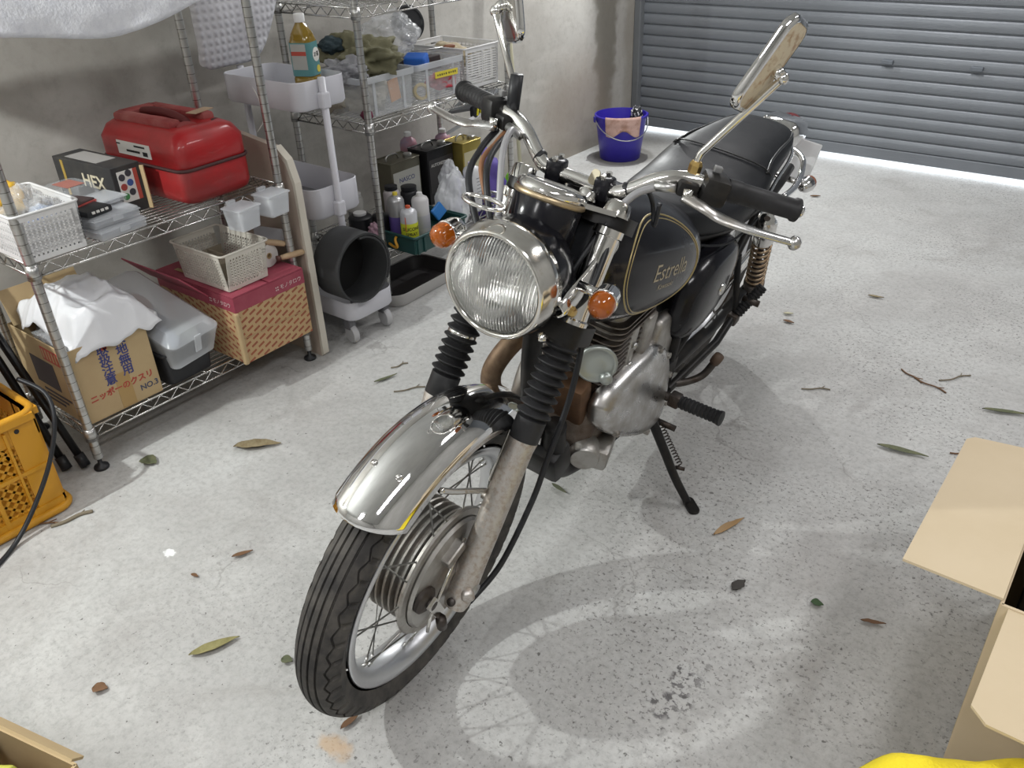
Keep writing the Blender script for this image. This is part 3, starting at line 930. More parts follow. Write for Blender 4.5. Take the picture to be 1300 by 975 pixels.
MB().prism([(0, 0.012), (0.05, 0.008), (0.055, -0.006), (0.0, -0.012)], 0.008, frame(GC + GA * 0.02 + V((-0.025, 0.052, 0)), (-0.2, 0.98, 0), GA.cross(V((0, 1, 0))))).obj('trip_knob', CHROME, gp_)
MB().box(GC + V((-0.045, 0.0, -0.065)), (0.06, 0.09, 0.06), Matrix.Rotation(-0.3, 3, 'Y'), 0.01).obj('gauge_bracket', BLACK_SATIN, bike)
for (dx, dy, dz, sx, sy, sz) in ((-0.06, 0.055, -0.055, 0.05, 0.035, 0.08), (-0.02, 0.045, -0.085, 0.05, 0.04, 0.04), (-0.07, -0.05, -0.06, 0.05, 0.05, 0.06), (-0.03, 0.0, -0.10, 0.06, 0.07, 0.03)):
    MB().box(GC + V((dx, dy, dz)), (sx, sy, sz), Matrix.Rotation(-0.4, 3, 'Y'), 0.006).obj('wiring_box', BLACK_PL, bike)

# handlebar
half = [V((1.064, 0.0, 0.943)), V((1.063, 0.062, 0.944)), V((1.056, 0.088, 0.955)), V((1.041, 0.125, 0.981)), V((1.028, 0.160, 0.993)), V((1.008, 0.205, 0.990)), V((0.934, 0.330, 0.969))]
Lp = smooth_path(half, 6)
Rp = [V((p.x, -p.y, p.z)) for p in Lp]
path = list(reversed(Rp)) + Lp[1:]
bar = MB().tube(path, 0.0122, 16).obj('handlebar', CHROME, bike, True)
GD = (half[6] - half[5]).normalized()
for s in (-1, 1):
    mir = lambda p: V((p.x, s * p.y, p.z))
    gd = mir(GD)
    g0 = mir(half[5]) + gd * 0.022
    L_ = (half[6] - half[5]).length
    pr = [(0.0135, 0.022), (0.0165, 0.023), (0.0170, 0.03), (0.0160, 0.033)]
    z = 0.036
    while z < L_ - 0.008:
        pr += [(0.0165, z), (0.0172, z + 0.002), (0.0172, z + 0.009), (0.0165, z + 0.011)]
        z += 0.0125
    pr += [(0.0172, L_ - 0.006), (0.0195, L_ - 0.004), (0.0195, L_ + 0.002), (0.016, L_ + 0.004), (0.0, L_ + 0.004)]
    if s > 0:
        pr = [(0.0135, 0.022), (0.0185, 0.023), (0.0185, 0.046), (0.0172, 0.048), (0.0170, L_ - 0.008), (0.0195, L_ - 0.005), (0.0195, L_ + 0.001), (0.016, L_ + 0.003), (0.0, L_ + 0.003)]
    gr = MB().lathe(pr, mir(half[5]), gd, 24).obj('grip', RUBBER, bike, auto=40)
    if s > 0:
        MB().lathe([(0.010, L_ + 0.002), (0.012, L_ + 0.006), (0.008, L_ + 0.011), (0.0, L_ + 0.013)], mir(half[5]), gd, 16).obj('bar_end', CHROME_CLEAN, gr, True)
    # switch housing
    xx = gd; M3 = frame((0, 0, 0), gd, (0, 0, 1)).to_3x3()
    sw = MB().box(mir(half[5]) + gd * 0.003 + V((0.002, 0, -0.004)), (0.046, 0.048, 0.052), M3, 0.011).obj('switch_housing', BLACK_SATIN, bike, auto=40)
    MB().box(mir(half[5]) + gd * 0.0 + V((-0.004, 0, 0.026)), (0.014, 0.010, 0.010), M3, 0.002).obj('switch_button', P('grey_button', (0.2, 0.2, 0.2), 0.5), sw)
    # lever perch + lever
    pc = V((1.026, s * 0.172, 0.986))
    ph = MB().box(pc + V((0.006, 0, -0.004)), (0.034, 0.026, 0.034), M3, 0.006).obj('lever_perch', BLACK_SATIN, bike, auto=40)
    MB().cyl(pc + V((0.03, s * 0.012, -0.016)), pc + V((0.03, s * 0.012, 0.004)), 0.008, 12).obj('pivot_bolt', CHROME_RUST, ph, True)
    ball = V((0.998, s * 0.355, 0.943))
    l0 = pc + V((0.030, s * 0.008, -0.010))
    lp = smooth_path([l0, l0 + V((0.002, s * 0.03, -0.004)), V((1.050, s * 0.235, 0.962)), V((1.046, s * 0.262, 0.958)), V((1.030, s * 0.30, 0.952)), ball], 6)
    n = len(lp)
    rings = []
    for i, p in enumerate(lp):
        t = i / (n - 1)
        wdt = 0.0115 if t < 0.45 else 0.0115 - 0.004 * (t - 0.45) / 0.55
        hgt = 0.0055 if t > 0.1 else 0.007
        d = (lp[min(i + 1, n - 1)] - lp[max(i - 1, 0)]).normalized()
        up = V((0.25, 0, 1)); sd = d.cross(up).normalized(); up = sd.cross(d)
        rings.append([p + sd * cos(a) * wdt + up * sin(a) * hgt for a in [2 * pi * k / 12 for k in range(12)]])
    lv = MB().loft(rings).obj('lever', ALU_POL, bike, True)
    MB().lathe([(0.0, -0.0115), (0.006, -0.010), (0.0105, -0.004), (0.0105, 0.004), (0.006, 0.010), (0.0, 0.0115)], ball, (0, 0, 1), 16).obj('lever_ball', ALU_POL, lv, True)
    MB().cyl(pc + V((0.02, -s * 0.012, -0.006)), pc + V((0.03, -s * 0.045, -0.010)), 0.008, 12).obj('cable_adjuster', STEEL, ph, True)
# bar clamps on the yoke
for s in (-1, 1):
    b = MB().cyl(V((1.052, s * 0.046, 0.905)), V((1.060, s * 0.046, 0.938)), 0.016, 18, 0.018)
    b.box(V((1.063, s * 0.046, 0.945)), (0.034, 0.030, 0.040), None, 0.007)
    cl = b.obj('bar_clamp', BLACK_GLOSS, bike, auto=40)
    for dx in (-0.010, 0.012):
        MB().lathe([(0.005, 0), (0.005, 0.006), (0, 0.006)], V((1.063 + dx, s * 0.046, 0.964)), (0, 0, 1), 6).obj('clamp_bolt', CHROME_RUST, cl)
# ignition key in its barrel
kb = MB().lathe([(0.017, 0), (0.017, 0.014), (0.012, 0.018), (0.0, 0.018)], V((1.085, 0.028, 0.925)), FD, 20).obj('ignition_barrel', CHROME, bike, True)
MB().prism(rrect(0.018, 0.026, 0.007, 3, 0, 0.016), 0.0025, frame(V((1.075, 0.026, 0.945)), (0.3, 0.95, 0), FD)).obj('key', P('worn_key', (0.30, 0.27, 0.20), 0.5, 0.8), kb)

# mirrors: stem and flat rounded-rectangle head
def mirror(base, path, ctr, la, sa, L_, W_, th, pivot, back=RUST_BACK):
    la = V(la).normalized(); sa = V(sa); sa = (sa - la * sa.dot(la)).normalized(); nn = la.cross(sa)
    st = MB().tube(smooth_path(path, 6), 0.0058, 12).obj('mirror', CHROME, bike, True)
    MB().lathe([(0.010, -0.004), (0.0105, 0.004), (0.0105, 0.012), (0.008, 0.018), (0.0, 0.018)], base, path[1] - path[0], 6).obj('lock_nut', BRASS, st)
    b = MB()
    o = rrect(L_, W_, 0.026, 5); i_ = rrect(L_ - 0.006, W_ - 0.006, 0.024, 5); e_ = rrect(L_ - 0.016, W_ - 0.016, 0.02, 5)
    ring = lambda pl, h: [ctr + la * p[0] + sa * p[1] + nn * h for p in pl]
    b.loft([ring(i_, 0.0), ring(o, 0.003), ring(o, 0.010), ring(i_, th), ring(e_, th + 0.001)], True, False, False)
    b.obj('mirror_rim', CHROME_CLEAN, st, auto=40)
    MB().loft([ring(e_, th + 0.0005), ring([(p[0] * 0.5, p[1] * 0.5) for p in e_], th + 0.006)], True, False, True).obj('mirror_back', back, st, True)
    MB().loft([ring(i_, 0.0005), ring([(p[0] * 0.2, p[1] * 0.2) for p in i_], 0.0005)], True, False, True).obj('mirror_glass', CHROME_CLEAN, st)
    MB().tube([ctr + nn * (th + 0.002), pivot], [0.011, 0.0085], 14).obj('mirror_arm', CHROME, st, True)
    MB().lathe([(0, -0.009), (0.007, -0.007), (0.0095, 0), (0.007, 0.007), (0, 0.009)], pivot, (0, 0, 1), 14).obj('pivot_ball', CHROME, st, True)
    return st


BW = bm_.to_3x3()
toB = lambda w: BW.transposed() @ V(w)
camr, camu, camf = toB(cr2), toB(cu2), toB(cf)
def mirror_axes(pivot, ax, ay, theta):
    vd = (pivot - toB(V((0, 0, CAM_H)) - bike.location)).normalized()
    r_ = vd.cross(camu).normalized(); u_ = r_.cross(vd)
    la = (r_ * ax + u_ * ay).normalized()
    pp_ = la.cross(vd).normalized()
    return la, vd, pp_
# each head is set where the rider left it: nearly edge-on to a viewer ahead of the wheel
pivL = V((0.993, 0.255, 1.171))
la, vd, pp_ = mirror_axes(pivL, 0.62, 0.785, 0)
nb = (pp_ if pp_.dot(V((0, 1, 0))) > 0 else -pp_) * cos(0.30) - vd * sin(0.30)
mirror(V((1.018, 0.172, 1.004)), [V((1.018, 0.172, 0.995)), V((1.016, 0.173, 1.030)), V((1.014, 0.184, 1.052)), V((1.006, 0.220, 1.112)), pivL], pivL - nb * 0.036 + la * 0.004, la, nb.cross(la), 0.150, 0.092, 0.014, pivL)
pivR = V((1.000, -0.242, 1.143))
la, vd, pp_ = mirror_axes(pivR, -0.10, 0.995, 0)
nb = (pp_ if pp_.dot(V((0, 1, 0))) < 0 else -pp_) * cos(0.30) - vd * sin(0.30)
mirror(V((1.018, -0.172, 1.004)), [V((1.018, -0.172, 0.995)), V((1.018, -0.173, 1.035)), V((1.018, -0.185, 1.058)), V((1.010, -0.218, 1.110)), pivR], pivR - nb * 0.036 + la * 0.012, la, nb.cross(la), 0.130, 0.092, 0.014, pivR, CHROME)
MB().tube([V((1.018, -0.172, 0.995)), V((1.018, -0.173, 1.06))], 0.0115, 12).obj('mirror_boot', BLACK_PL, bike, True)

# control cables
CABLE = P('cable_sheath', (0.10, 0.10, 0.105), 0.4)
def cable(pts, r=0.0042, mat=CABLE, name='cable'):
    return MB().tube(smooth_path(pts, 8), r, 8).obj(name, mat, bike, True)
cable([(1.055, 0.130, 0.974), (1.078, 0.108, 0.962), (1.100, 0.092, 0.935)], 0.0062, P('grey_cable', (0.3, 0.3, 0.31), 0.35))
cable([(1.100, 0.092, 0.935), (1.140, 0.078, 0.885), (1.180, 0.068, 0.835), (1.195, 0.060, 0.78), (1.15, 0.05, 0.68)], 0.0045, BLACK_PL)
cable([(1.055, -0.135, 0.974), (1.105, -0.120, 1.000), (1.165, -0.095, 0.985), (1.215, -0.06, 0.93), (1.235, -0.042, 0.87), (1.20, -0.03, 0.80)], 0.0055, P('grey_cable', (0.3, 0.3, 0.31), 0.35))
cable([(1.040, -0.165, 0.97), (1.085, -0.158, 0.96), (1.160, -0.135, 0.95), (1.225, -0.07, 0.905), (1.265, -0.05, 0.86)], 0.0045, P('copper_sheath', (0.25, 0.12, 0.06), 0.45))
cable([(1.040, -0.185, 0.965), (1.095, -0.180, 0.945), (1.170, -0.150, 0.925), (1.235, -0.08, 0.88), (1.26, -0.05, 0.85)], 0.0058, BLACK_PL)
cable([(1.046, -0.15, 0.972), (1.120, -0.135, 0.97), (1.190, -0.105, 0.955), (1.235, -0.06, 0.90), (1.25, -0.04, 0.86)], 0.0055, BLACK_PL)
cable([(1.16, 0.105, 0.80), (1.17, 0.113, 0.62), (1.235, 0.122, 0.50), (1.27, 0.124, 0.42), (1.33, 0.115, 0.30), (1.40, 0.10, 0.25)], 0.0058, BLACK_PL, 'brake_cable')
for (a0, a1) in (((1.21, 0.09, 0.79), (1.12, 0.10, 0.90)), ((1.20, 0.06, 0.80), (1.10, 0.06, 0.88)), ((1.22, -0.06, 0.82), (1.14, -0.07, 0.90)), ((1.23, 0.03, 0.78), (1.10, 0.085, 0.80))):
    a0 = V(a0); a1 = V(a1)
    cable([a0, (a0 + a1) / 2 + V((0.02, 0.015, -0.02)), a1], 0.005, BLACK_PL, 'wire_loom')
cable([(1.05, 0.115, 0.965), (1.02, 0.12, 0.93), (1.03, 0.135, 0.90), (1.045, 0.14, 0.945)], 0.004, BLACK_PL, 'wire_loom')
for s in (-1, 1):
    MB().lathe([(0.0118, -0.004), (0.0135, -0.004), (0.0135, 0.004), (0.0118, 0.004)], V((1.056, s * 0.084, 0.953)), V((-0.1, s, 0.4)), 18).obj('cable_tie', BLACK_PL, bike, True)

# fuel tank: lofted cross-sections
def tank_section(x, hw, zb, zt, crown, shoulder):
    pts = []
    n = 28
    for k in range(n):
        a = 2 * pi * k / n
        ca, sa = cos(a), sin(a)
        e = 2.35
        y = hw * math.copysign(abs(ca) ** (2 / e), ca)
        zc = zb + (zt - zb) * shoulder
        z = zc + (zt - zc if sa > 0 else zc - zb) * math.copysign(abs(sa) ** (2 / e), sa)
        if sa < 0:
            y *= 1 - 0.12 * abs(sa) ** 2
        pts.append(V((x, y, z)))
    return pts


TK = [(1.108, 0.045, 0.765, 0.865, 0, .5), (1.100, 0.085, 0.722, 0.885, 0, .5), (1.075, 0.112, 0.685, 0.897, 0, .48), (1.02, 0.131, 0.652, 0.900, 0, .46), (0.96, 0.142, 0.632, 0.893, 0, .46), (0.90, 0.150, 0.616, 0.881, 0, .47),
      (0.83, 0.156, 0.606, 0.862, 0, .48), (0.765, 0.156, 0.602, 0.838, 0, .5), (0.705, 0.145, 0.613, 0.810, 0, .5), (0.662, 0.115, 0.64, 0.787, 0, .5), (0.642, 0.07, 0.67, 0.768, 0, .5)]
tank = MB().loft([tank_section(*s_) for s_ in TK]).obj('fuel_tank', BLACK_GLOSS, bike, True, sub=2)


from mathutils.bvhtree import BVHTree
bpy.context.view_layer.update()
TANK_BVH = BVHTree.FromObject(tank, bpy.context.evaluated_depsgraph_get())


def tank_hit(x, z, off=0.0006):
    h = TANK_BVH.ray_cast(V((x, 0.4, z)), V((0, -1, 0)))
    return (h[0].y if h[0] is not None else tank_y(x, z)) + off


def tank_y(x, z):
    """outer half-width of the tank at (x,z)"""
    for i in range(len(TK) - 1):
        if TK[i][0] >= x >= TK[i + 1][0]:
            t = (TK[i][0] - x) / (TK[i][0] - TK[i + 1][0])
            t = t * t * (3 - 2 * t) * 0.4 + t * 0.6
            hw, zb, zt, sh = [TK[i][j] * (1 - t) + TK[i + 1][j] * t for j in (1, 2, 3, 5)]
            break
    else:
        return 0.1
    zc = zb + (zt - zb) * sh
    q = (z - zc) / (zt - zc) if z > zc else (zc - z) / (zc - zb)
    q = min(abs(q), 0.999)
    e = 2.35
    y = hw * (1 - q ** e) ** (1 / e)
    if z < zc:
        y *= 1 - 0.12 * q ** 2
    return y


# knee panel: slightly proud teardrop with double gold pinstripe
def panel_pt(a, k):
    # centre (0.86,0.745); long axis along x, pointed at rear/top
    ca, sa = cos(a), sin(a)
    rx = 0.135 if ca > 0 else 0.160
    rz = 0.098
    x = 0.918 + k * rx * ca
    z = 0.766 + k * (rz * sa) + 0.21 * k * rx * ca
    return x, z
for s in (1, -1):
    for (k, r_) in ((1.0, 0.0021), (0.945, 0.0013)):
        pts = []
        for i in range(64):
            x, z = panel_pt(2 * pi * i / 64, k)
            pts.append(V((x, s * tank_hit(x, z, -0.0004), z)))
        MB().tube(pts, r_, 6, closed=True).obj('pinstripe', GOLD, tank, True)
# lettering on the tank side
def side_text(body, size, cx, cz, slope, shear, mat, name):
    cu_ = bpy.data.curves.new(name, 'FONT'); cu_.body = body; cu_.size = size; cu_.shear = shear; cu_.align_x = 'CENTER'; cu_.align_y = 'CENTER'; cu_.resolution_u = 3
    t = bpy.data.objects.new('text_tmp', cu_); COL.objects.link(t)
    me = bpy.data.meshes.new_from_object(t.evaluated_get(bpy.context.evaluated_depsgraph_get()))
    bpy.data.objects.remove(t)
    bmt = bmesh.new(); bmt.from_mesh(me)
    bmesh.ops.triangulate(bmt, faces=bmt.faces)
    for _ in range(5):
        le = [e for e in bmt.edges if e.calc_length() > 0.006]
        if not le: break
        bmesh.ops.subdivide_edges(bmt, edges=le, cuts=1, use_grid_fill=False)
        bmesh.ops.triangulate(bmt, faces=bmt.faces)
    bmt.to_mesh(me); bmt.free()
    for v in me.vertices:
        x = cx - v.co.x * cos(slope) + v.co.y * sin(slope) * 0
        z = cz + v.co.y + v.co.x * sin(slope)
        v.co = V((x, tank_hit(x, z), z))
    me.materials.clear(); me.materials.append(mat)
    return mesh_obj(name, me, tank)
SCRIPT_M = P('gold_script', (0.42, 0.36, 0.25), 0.4, 0.4)
side_text('Estrella', 0.047, 0.900, 0.766, -0.17, 0.35, SCRIPT_M, 'lettering')
side_text('Kawasaki', 0.017, 0.912, 0.738, -0.17, 0.25, SCRIPT_M, 'lettering')
MB().lathe([(0.034, 0), (0.034, 0.006), (0.030, 0.012), (0.012, 0.015), (0, 0.015)], V((0.93, 0, 0.884)), V((-0.12, 0, 1)), 28).obj('filler_cap', CHROME, tank, True)

# seat
def seat_ring(x, hw, zt, zb, rnd=0.5):
    pts = []
    n = 24
    for k in range(n):
        a = 2 * pi * k / n
        ca, sa = cos(a), sin(a)
        e = 3.0
        y = hw * math.copysign(abs(ca) ** (2 / e), ca)
        zc = (zt + zb) / 2
        z = zc + (zt - zb) / 2 * math.copysign(abs(sa) ** (2 / e), sa)
        pts.append(V((x, y, z)))
    return pts
ST = [(0.672, 0.055, 0.772, 0.735), (0.655, 0.082, 0.785, 0.705), (0.60, 0.108, 0.783, 0.690), (0.50, 0.130, 0.765, 0.665), (0.40, 0.142, 0.757, 0.660), (0.32, 0.146, 0.762, 0.665), (0.26, 0.143, 0.782, 0.672),
      (0.20, 0.130, 0.793, 0.680), (0.10, 0.118, 0.792, 0.690), (0.0, 0.110, 0.788, 0.700), (-0.08, 0.096, 0.785, 0.706), (-0.135, 0.070, 0.772, 0.712), (-0.155, 0.03, 0.758, 0.722)]
seat = MB().loft([seat_ring(*s_) for s_ in ST]).obj('seat', LEATHER, bike, True, sub=2)
pp = []
for (x, hw, zt, zb) in ST[6:]:
    pp.append((x, hw, zt))
left = [V((x, hw * 0.865, zt - 0.0165)) for (x, hw, zt) in pp[:-2]]
right = [V((x, -hw * 0.865, zt - 0.0165)) for (x, hw, zt) in reversed(pp[:-2])]
front_arc = [V((0.262, -0.09, 0.790)), V((0.268, 0, 0.792)), V((0.262, 0.09, 0.790))]
MB().tube(smooth_path(left + [V((-0.112, 0.055, 0.757)), V((-0.128, 0, 0.755)), V((-0.112, -0.055, 0.757))] + right, 4), 0.0035, 8).obj('seat_piping', P('piping_black', (0.012, 0.012, 0.012), 0.3), seat, True)
MB().tube(smooth_path([V((0.245, -0.132, 0.758)), V((0.258, -0.10, 0.778)), V((0.262, 0, 0.784)), V((0.258, 0.10, 0.778)), V((0.245, 0.132, 0.758))], 5), 0.002, 8).obj('seat_piping', P('piping_black', (0.012, 0.012, 0.012), 0.3), seat, True)
for s in (-1, 1):
    MB().tube(smooth_path([V((x, s * (hw + 0.003), zb + 0.016)) for (x, hw, zt, zb) in ST[5:-1]] , 4), 0.005, 8).obj('seat_trim', CHROME, seat, True)
    MB().tube(smooth_path([V((0.63, s * 0.098, 0.70)), V((0.56, s * 0.119, 0.678)), V((0.48, s * 0.136, 0.662)), V((0.38, s * 0.145, 0.662)), V((0.30, s * 0.147, 0.672))], 5), 0.003, 8).obj('seat_welt', LEATHER, seat, True)

# rear fender, tail light, plate, grab rail
MB().box(V((-0.375, 0, 0.625)), (0.12, 0.05, 0.03), Matrix.Rotation(-0.6, 3, 'Y'), 0.006).obj('plate_bracket', BLACK_SATIN, bike)
rf = fender('rear_fender', AXR, 0.365, 0.35, 3.05, 0.075, 0.05, CHROME_CLEAN)
tl = MB().box(V((-0.335, 0, 0.690)), (0.15, 0.13, 0.085), Matrix.Rotation(-0.10, 3, 'Y'), 0.030).obj('tail_light', CHROME_CLEAN, bike, auto=50)
MB().lathe([(0.044, 0.0), (0.045, 0.012), (0.041, 0.026), (0.027, 0.034), (0.0, 0.036)], V((-0.402, 0, 0.680)), V((-1, 0, 0.1)), 24).obj('tail_lens', RED_LENS, tl, True)
MB().box(V((-0.440, 0, 0.590)), (0.006, 0.22, 0.12), Matrix.Rotation(-0.35, 3, 'Y'), 0.004).obj('number_plate', P('plate_white', (0.72, 0.73, 0.74), 0.4), bike)
MB().tube(smooth_path([V((0.10, 0.150, 0.66)), V((-0.02, 0.150, 0.655)), V((-0.12, 0.135, 0.665)), V((-0.20, 0.10, 0.68)), V((-0.235, 0.0, 0.685)), V((-0.20, -0.10, 0.68)), V((-0.12, -0.135, 0.665)), V((-0.02, -0.150, 0.655)), V((0.10, -0.150, 0.66))], 5), 0.009, 12).obj('grab_rail', CHROME_CLEAN, bike, True)

# side covers
def cover_mesh(s):
    rings = []
    cx, cz = 0.495, 0.555
    outline = []
    for i in range(40):
        a = 2 * pi * i / 40
        ca, sa = cos(a), sin(a)
        rx = 0.150 if ca > 0 else 0.165
        rz = 0.100 if sa > 0 else 0.125
        e = 2.5
        x = rx * math.copysign(abs(ca) ** (2 / e), ca)
        z = rz * math.copysign(abs(sa) ** (2 / e), sa)
        x -= 0.25 * z * (1 if z < 0 else 0.6)
        outline.append((x, z))
    for (k, y) in ((1.0, 0.085), (1.0, 0.100), (0.985, 0.116), (0.93, 0.132), (0.80, 0.146), (0.55, 0.155), (0.25, 0.159)):
        rings.append([V((cx + p[0] * k, s * y, cz + p[1] * k)) for p in outline])
    return MB().loft(rings)
for s in (1, -1):
    sc_ = cover_mesh(s).obj('side_cover', BLACK_GLOSS, bike, True, sub=1)
    if s > 0:
        MB().lathe([(0.0155, -0.006), (0.0155, 0.004), (0.011, 0.007), (0.009, 0.003), (0, 0.003)], V((0.490, 0.157, 0.552)), (0, 1, 0), 20).obj('cover_lock', CHROME, sc_, True)

# frame tubes
fr = MB()
fr.tube(smooth_path([V((1.14, 0, 0.80)), V((1.12, 0, 0.60)), V((1.06, 0, 0.40)), V((0.98, 0, 0.24)), V((0.88, 0.0, 0.20))], 6), 0.019, 14)
fr.tube([V((1.12, 0, 0.82)), V((0.66, 0, 0.70))], 0.022, 14)
for s in (-1, 1):
    fr.tube(smooth_path([V((0.66, s * 0.05, 0.70)), V((0.40, s * 0.10, 0.655)), V((0.10, s * 0.115, 0.655)), V((-0.12, s * 0.10, 0.665))], 5), 0.013, 12)
    fr.tube(smooth_path([V((0.62, s * 0.085, 0.66)), V((0.60, s * 0.11, 0.50)), V((0.60, s * 0.115, 0.36)), V((0.62, s * 0.10, 0.26)), V((0.72, s * 0.08, 0.215)), V((0.90, s * 0.05, 0.20))], 5), 0.0145, 12)
    fr.tube([V((0.585, s * 0.112, 0.36)), V((0.30, s * 0.125, 0.56)), V((0.18, s * 0.120, 0.655))], 0.011, 10)
    fr.tube([V((0.60, s * 0.135, 0.30)), V((0.38, s * 0.165, 0.345)), V((0.27, s * 0.165, 0.385))], 0.011, 10)
    fr.tube([V((0.27, s * 0.165, 0.385)), V((0.30, s * 0.13, 0.56))], 0.009, 10)
    fr.box(V((0.60, s * 0.125, 0.33)), (0.06, 0.010, 0.11), None, 0.004)
fr.obj('frame', BLACK_SATIN, bike, auto=40)
# swingarm, chain guard
sa_ = MB()
for s in (-1, 1):
    sa_.tube([V((0.56, s * 0.105, 0.325)), V((0.30, s * 0.118, 0.318)), V((-0.05, s * 0.118, 0.313))], 0.017, 12)
    sa_.box(V((-0.03, s * 0.118, 0.313)), (0.10, 0.012, 0.05), None, 0.004)
sa_.tube([V((0.52, -0.1, 0.325)), V((0.52, 0.1, 0.325))], 0.018, 12)
sa_.obj('swingarm', BLACK_SATIN, bike, auto=40)
MB().box(V((0.20, 0.098, 0.405)), (0.42, 0.018, 0.045), Matrix.Rotation(0.10, 3, 'Y'), 0.008).obj('chain_guard', CHROME_RUST, bike, auto=40)

# rear shocks
for s in (-1, 1):
    top = V((0.215, s * 0.152, 0.640)); bot = V((0.045, s * 0.150, 0.335))
    d = top - bot; L_ = d.length; d.normalize()
    sh = MB().lathe([(0.015, 0.0), (0.015, L_ * 0.45), (0.008, L_ * 0.46), (0.008, L_)], bot, d, 18, True, True).obj('shock_absorber', DARK_STEEL, bike, auto=40)
    MB().lathe([(0.0, L_ * 0.74), (0.026, L_ * 0.74), (0.0285, L_ * 0.76), (0.0285, L_ * 0.95), (0.02, L_ * 0.99), (0.0, L_)], bot, d, 24).obj('shock_cover', CHROME, sh, auto=40)
    a = d.orthogonal().normalized(); c_ = d.cross(a)
    hel = []
    turns = 9
    for i in range(turns * 16 + 1):
        t = i / (turns * 16)
        an = 2 * pi * turns * t
        hel.append(bot + d * (L_ * (0.20 + 0.54 * t)) + (a * cos(an) + c_ * sin(an)) * 0.0235)
    MB().tube(hel, 0.0042, 7).obj('spring', P('worn_spring', (0.45, 0.36, 0.26), 0.35, 0.9, col2=(0.3, 0.2, 0.12), nscale=60), sh, True)
    MB().lathe([(0.018, L_ * 0.12), (0.029, L_ * 0.14), (0.029, L_ * 0.20), (0.02, L_ * 0.21)], bot, d, 22).obj('spring_seat', DARK_STEEL, sh, auto=40)

# ---- engine
GRIMY = P('grimy_casting', (0.24, 0.21, 0.185), 0.6, 0.8, col2=(0.11, 0.075, 0.055), nscale=12, lo=0.38, hi=0.62, rough2=0.75, bump=0.2, bscale=80)
eng = MB()
rings = []
def sq_ring(x0, x1, hw, z, r=0.02, n=4, y0=None):
    return [V((p[0], p[1], z)) for p in rrect(x1 - x0, 2 * hw, r, n, (x0 + x1) / 2, 0)]
eng.loft([sq_ring(0.66, 0.90, 0.075, 0.228, 0.03), sq_ring(0.62, 0.95, 0.085, 0.258, 0.04), sq_ring(0.60, 0.965, 0.088, 0.34, 0.05), sq_ring(0.61, 0.94, 0.085, 0.41, 0.05), sq_ring(0.66, 0.92, 0.078, 0.455, 0.04)])
engine = eng.obj('engine', GRIMY, bike, auto=40)
# left case cover: big smooth casting
def case_cover(name, pts, y0, y1, mat, parent, s=1, k2=0.82):
    cx = sum(p[0] for p in pts) / len(pts); cz = sum(p[1] for p in pts) / len(pts)
    # smooth outline
    P3 = smooth_path([V((p[0], 0, p[1])) for p in pts + [pts[0]]], 5)[:-1]
    rr = []
    for (k, y) in ((1.0, y0), (1.0, y0 + (y1 - y0) * 0.45), (0.985, y0 + (y1 - y0) * 0.68), (0.94, y0 + (y1 - y0) * 0.87), (k2, y1 - 0.003), (k2 * 0.55, y1 + 0.001)):
        rr.append([V((cx + (p.x - cx) * k, s * y, cz + (p.z - cz) * k)) for p in P3])
    return MB().loft(rr).obj(name, mat, parent, True, sub=1)
out = [(0.950, 0.430), (0.918, 0.462), (0.846, 0.482), (0.770, 0.490), (0.715, 0.488), (0.650, 0.440), (0.618, 0.365), (0.612, 0.285), (0.640, 0.238), (0.710, 0.238), (0.790, 0.270), (0.873, 0.315), (0.940, 0.375)]
def case_y(x, z):
    return 0.132 + 0.13 * (0.45 - z) - 0.10 * max(0.0, x - 0.78)
P3 = smooth_path([V((p[0], 0, p[1])) for p in out + [out[0]]], 5)[:-1]
ccx = sum(p.x for p in P3) / len(P3); ccz = sum(p.z for p in P3) / len(P3)
rr = []
for (k, f_) in ((1.0, 0.45), (1.0, 0.68), (0.99, 0.80), (0.955, 0.91), (0.87, 0.985), (0.5, 1.02)):
    ring_ = []
    for p in P3:
        x = ccx + (p.x - ccx) * k; z = ccz + (p.z - ccz) * k
        ring_.append(V((x, case_y(x, z) * f_, z)))
    rr.append(ring_)
cc = MB().loft(rr).obj('case_cover', ALU_POL, engine, True, sub=1)
for i_ in (20, 25, 30, 36, 46, 57):
    p = P3[i_ % len(P3)]
    x = ccx + (p.x - ccx) * 0.90; z = ccz + (p.z - ccz) * 0.90
    MB().lathe([(0.0078, -0.006), (0.0078, 0.004), (0.0055, 0.0055), (0.005, 0.0025), (0.0, 0.0025)], V((x, case_y(x, z) * 0.955, z)), (0, 1, 0.13), 10).obj('case_bolt', ALU, engine)
# rear sprocket cover plate
case_cover('sprocket_cover', [(0.70, 0.53), (0.62, 0.525), (0.585, 0.47), (0.575, 0.38), (0.60, 0.30), (0.68, 0.28), (0.74, 0.40)], 0.07, 0.112, ALU, engine)
case_cover('clutch_cover', [(0.93, 0.33), (0.90, 0.42), (0.80, 0.46), (0.68, 0.44), (0.62, 0.36), (0.66, 0.26), (0.78, 0.22), (0.89, 0.25)], 0.085, 0.14, ALU, engine, s=-1)
# lower front: oil filter housing
MB().lathe([(0.0, -0.002), (0.030, 0.0), (0.034, 0.01), (0.034, 0.05), (0.030, 0.055), (0, 0.055)], V((0.915, 0.070, 0.300)), (0.85, 0.45, -0.1), 22).obj('filter_cap', ALU, engine, auto=40)
MB().box(V((0.880, 0.085, 0.275)), (0.105, 0.075, 0.055), Matrix.Rotation(0.25, 3, 'Z'), 0.01).obj('drain_boss', ALU, engine, auto=40)
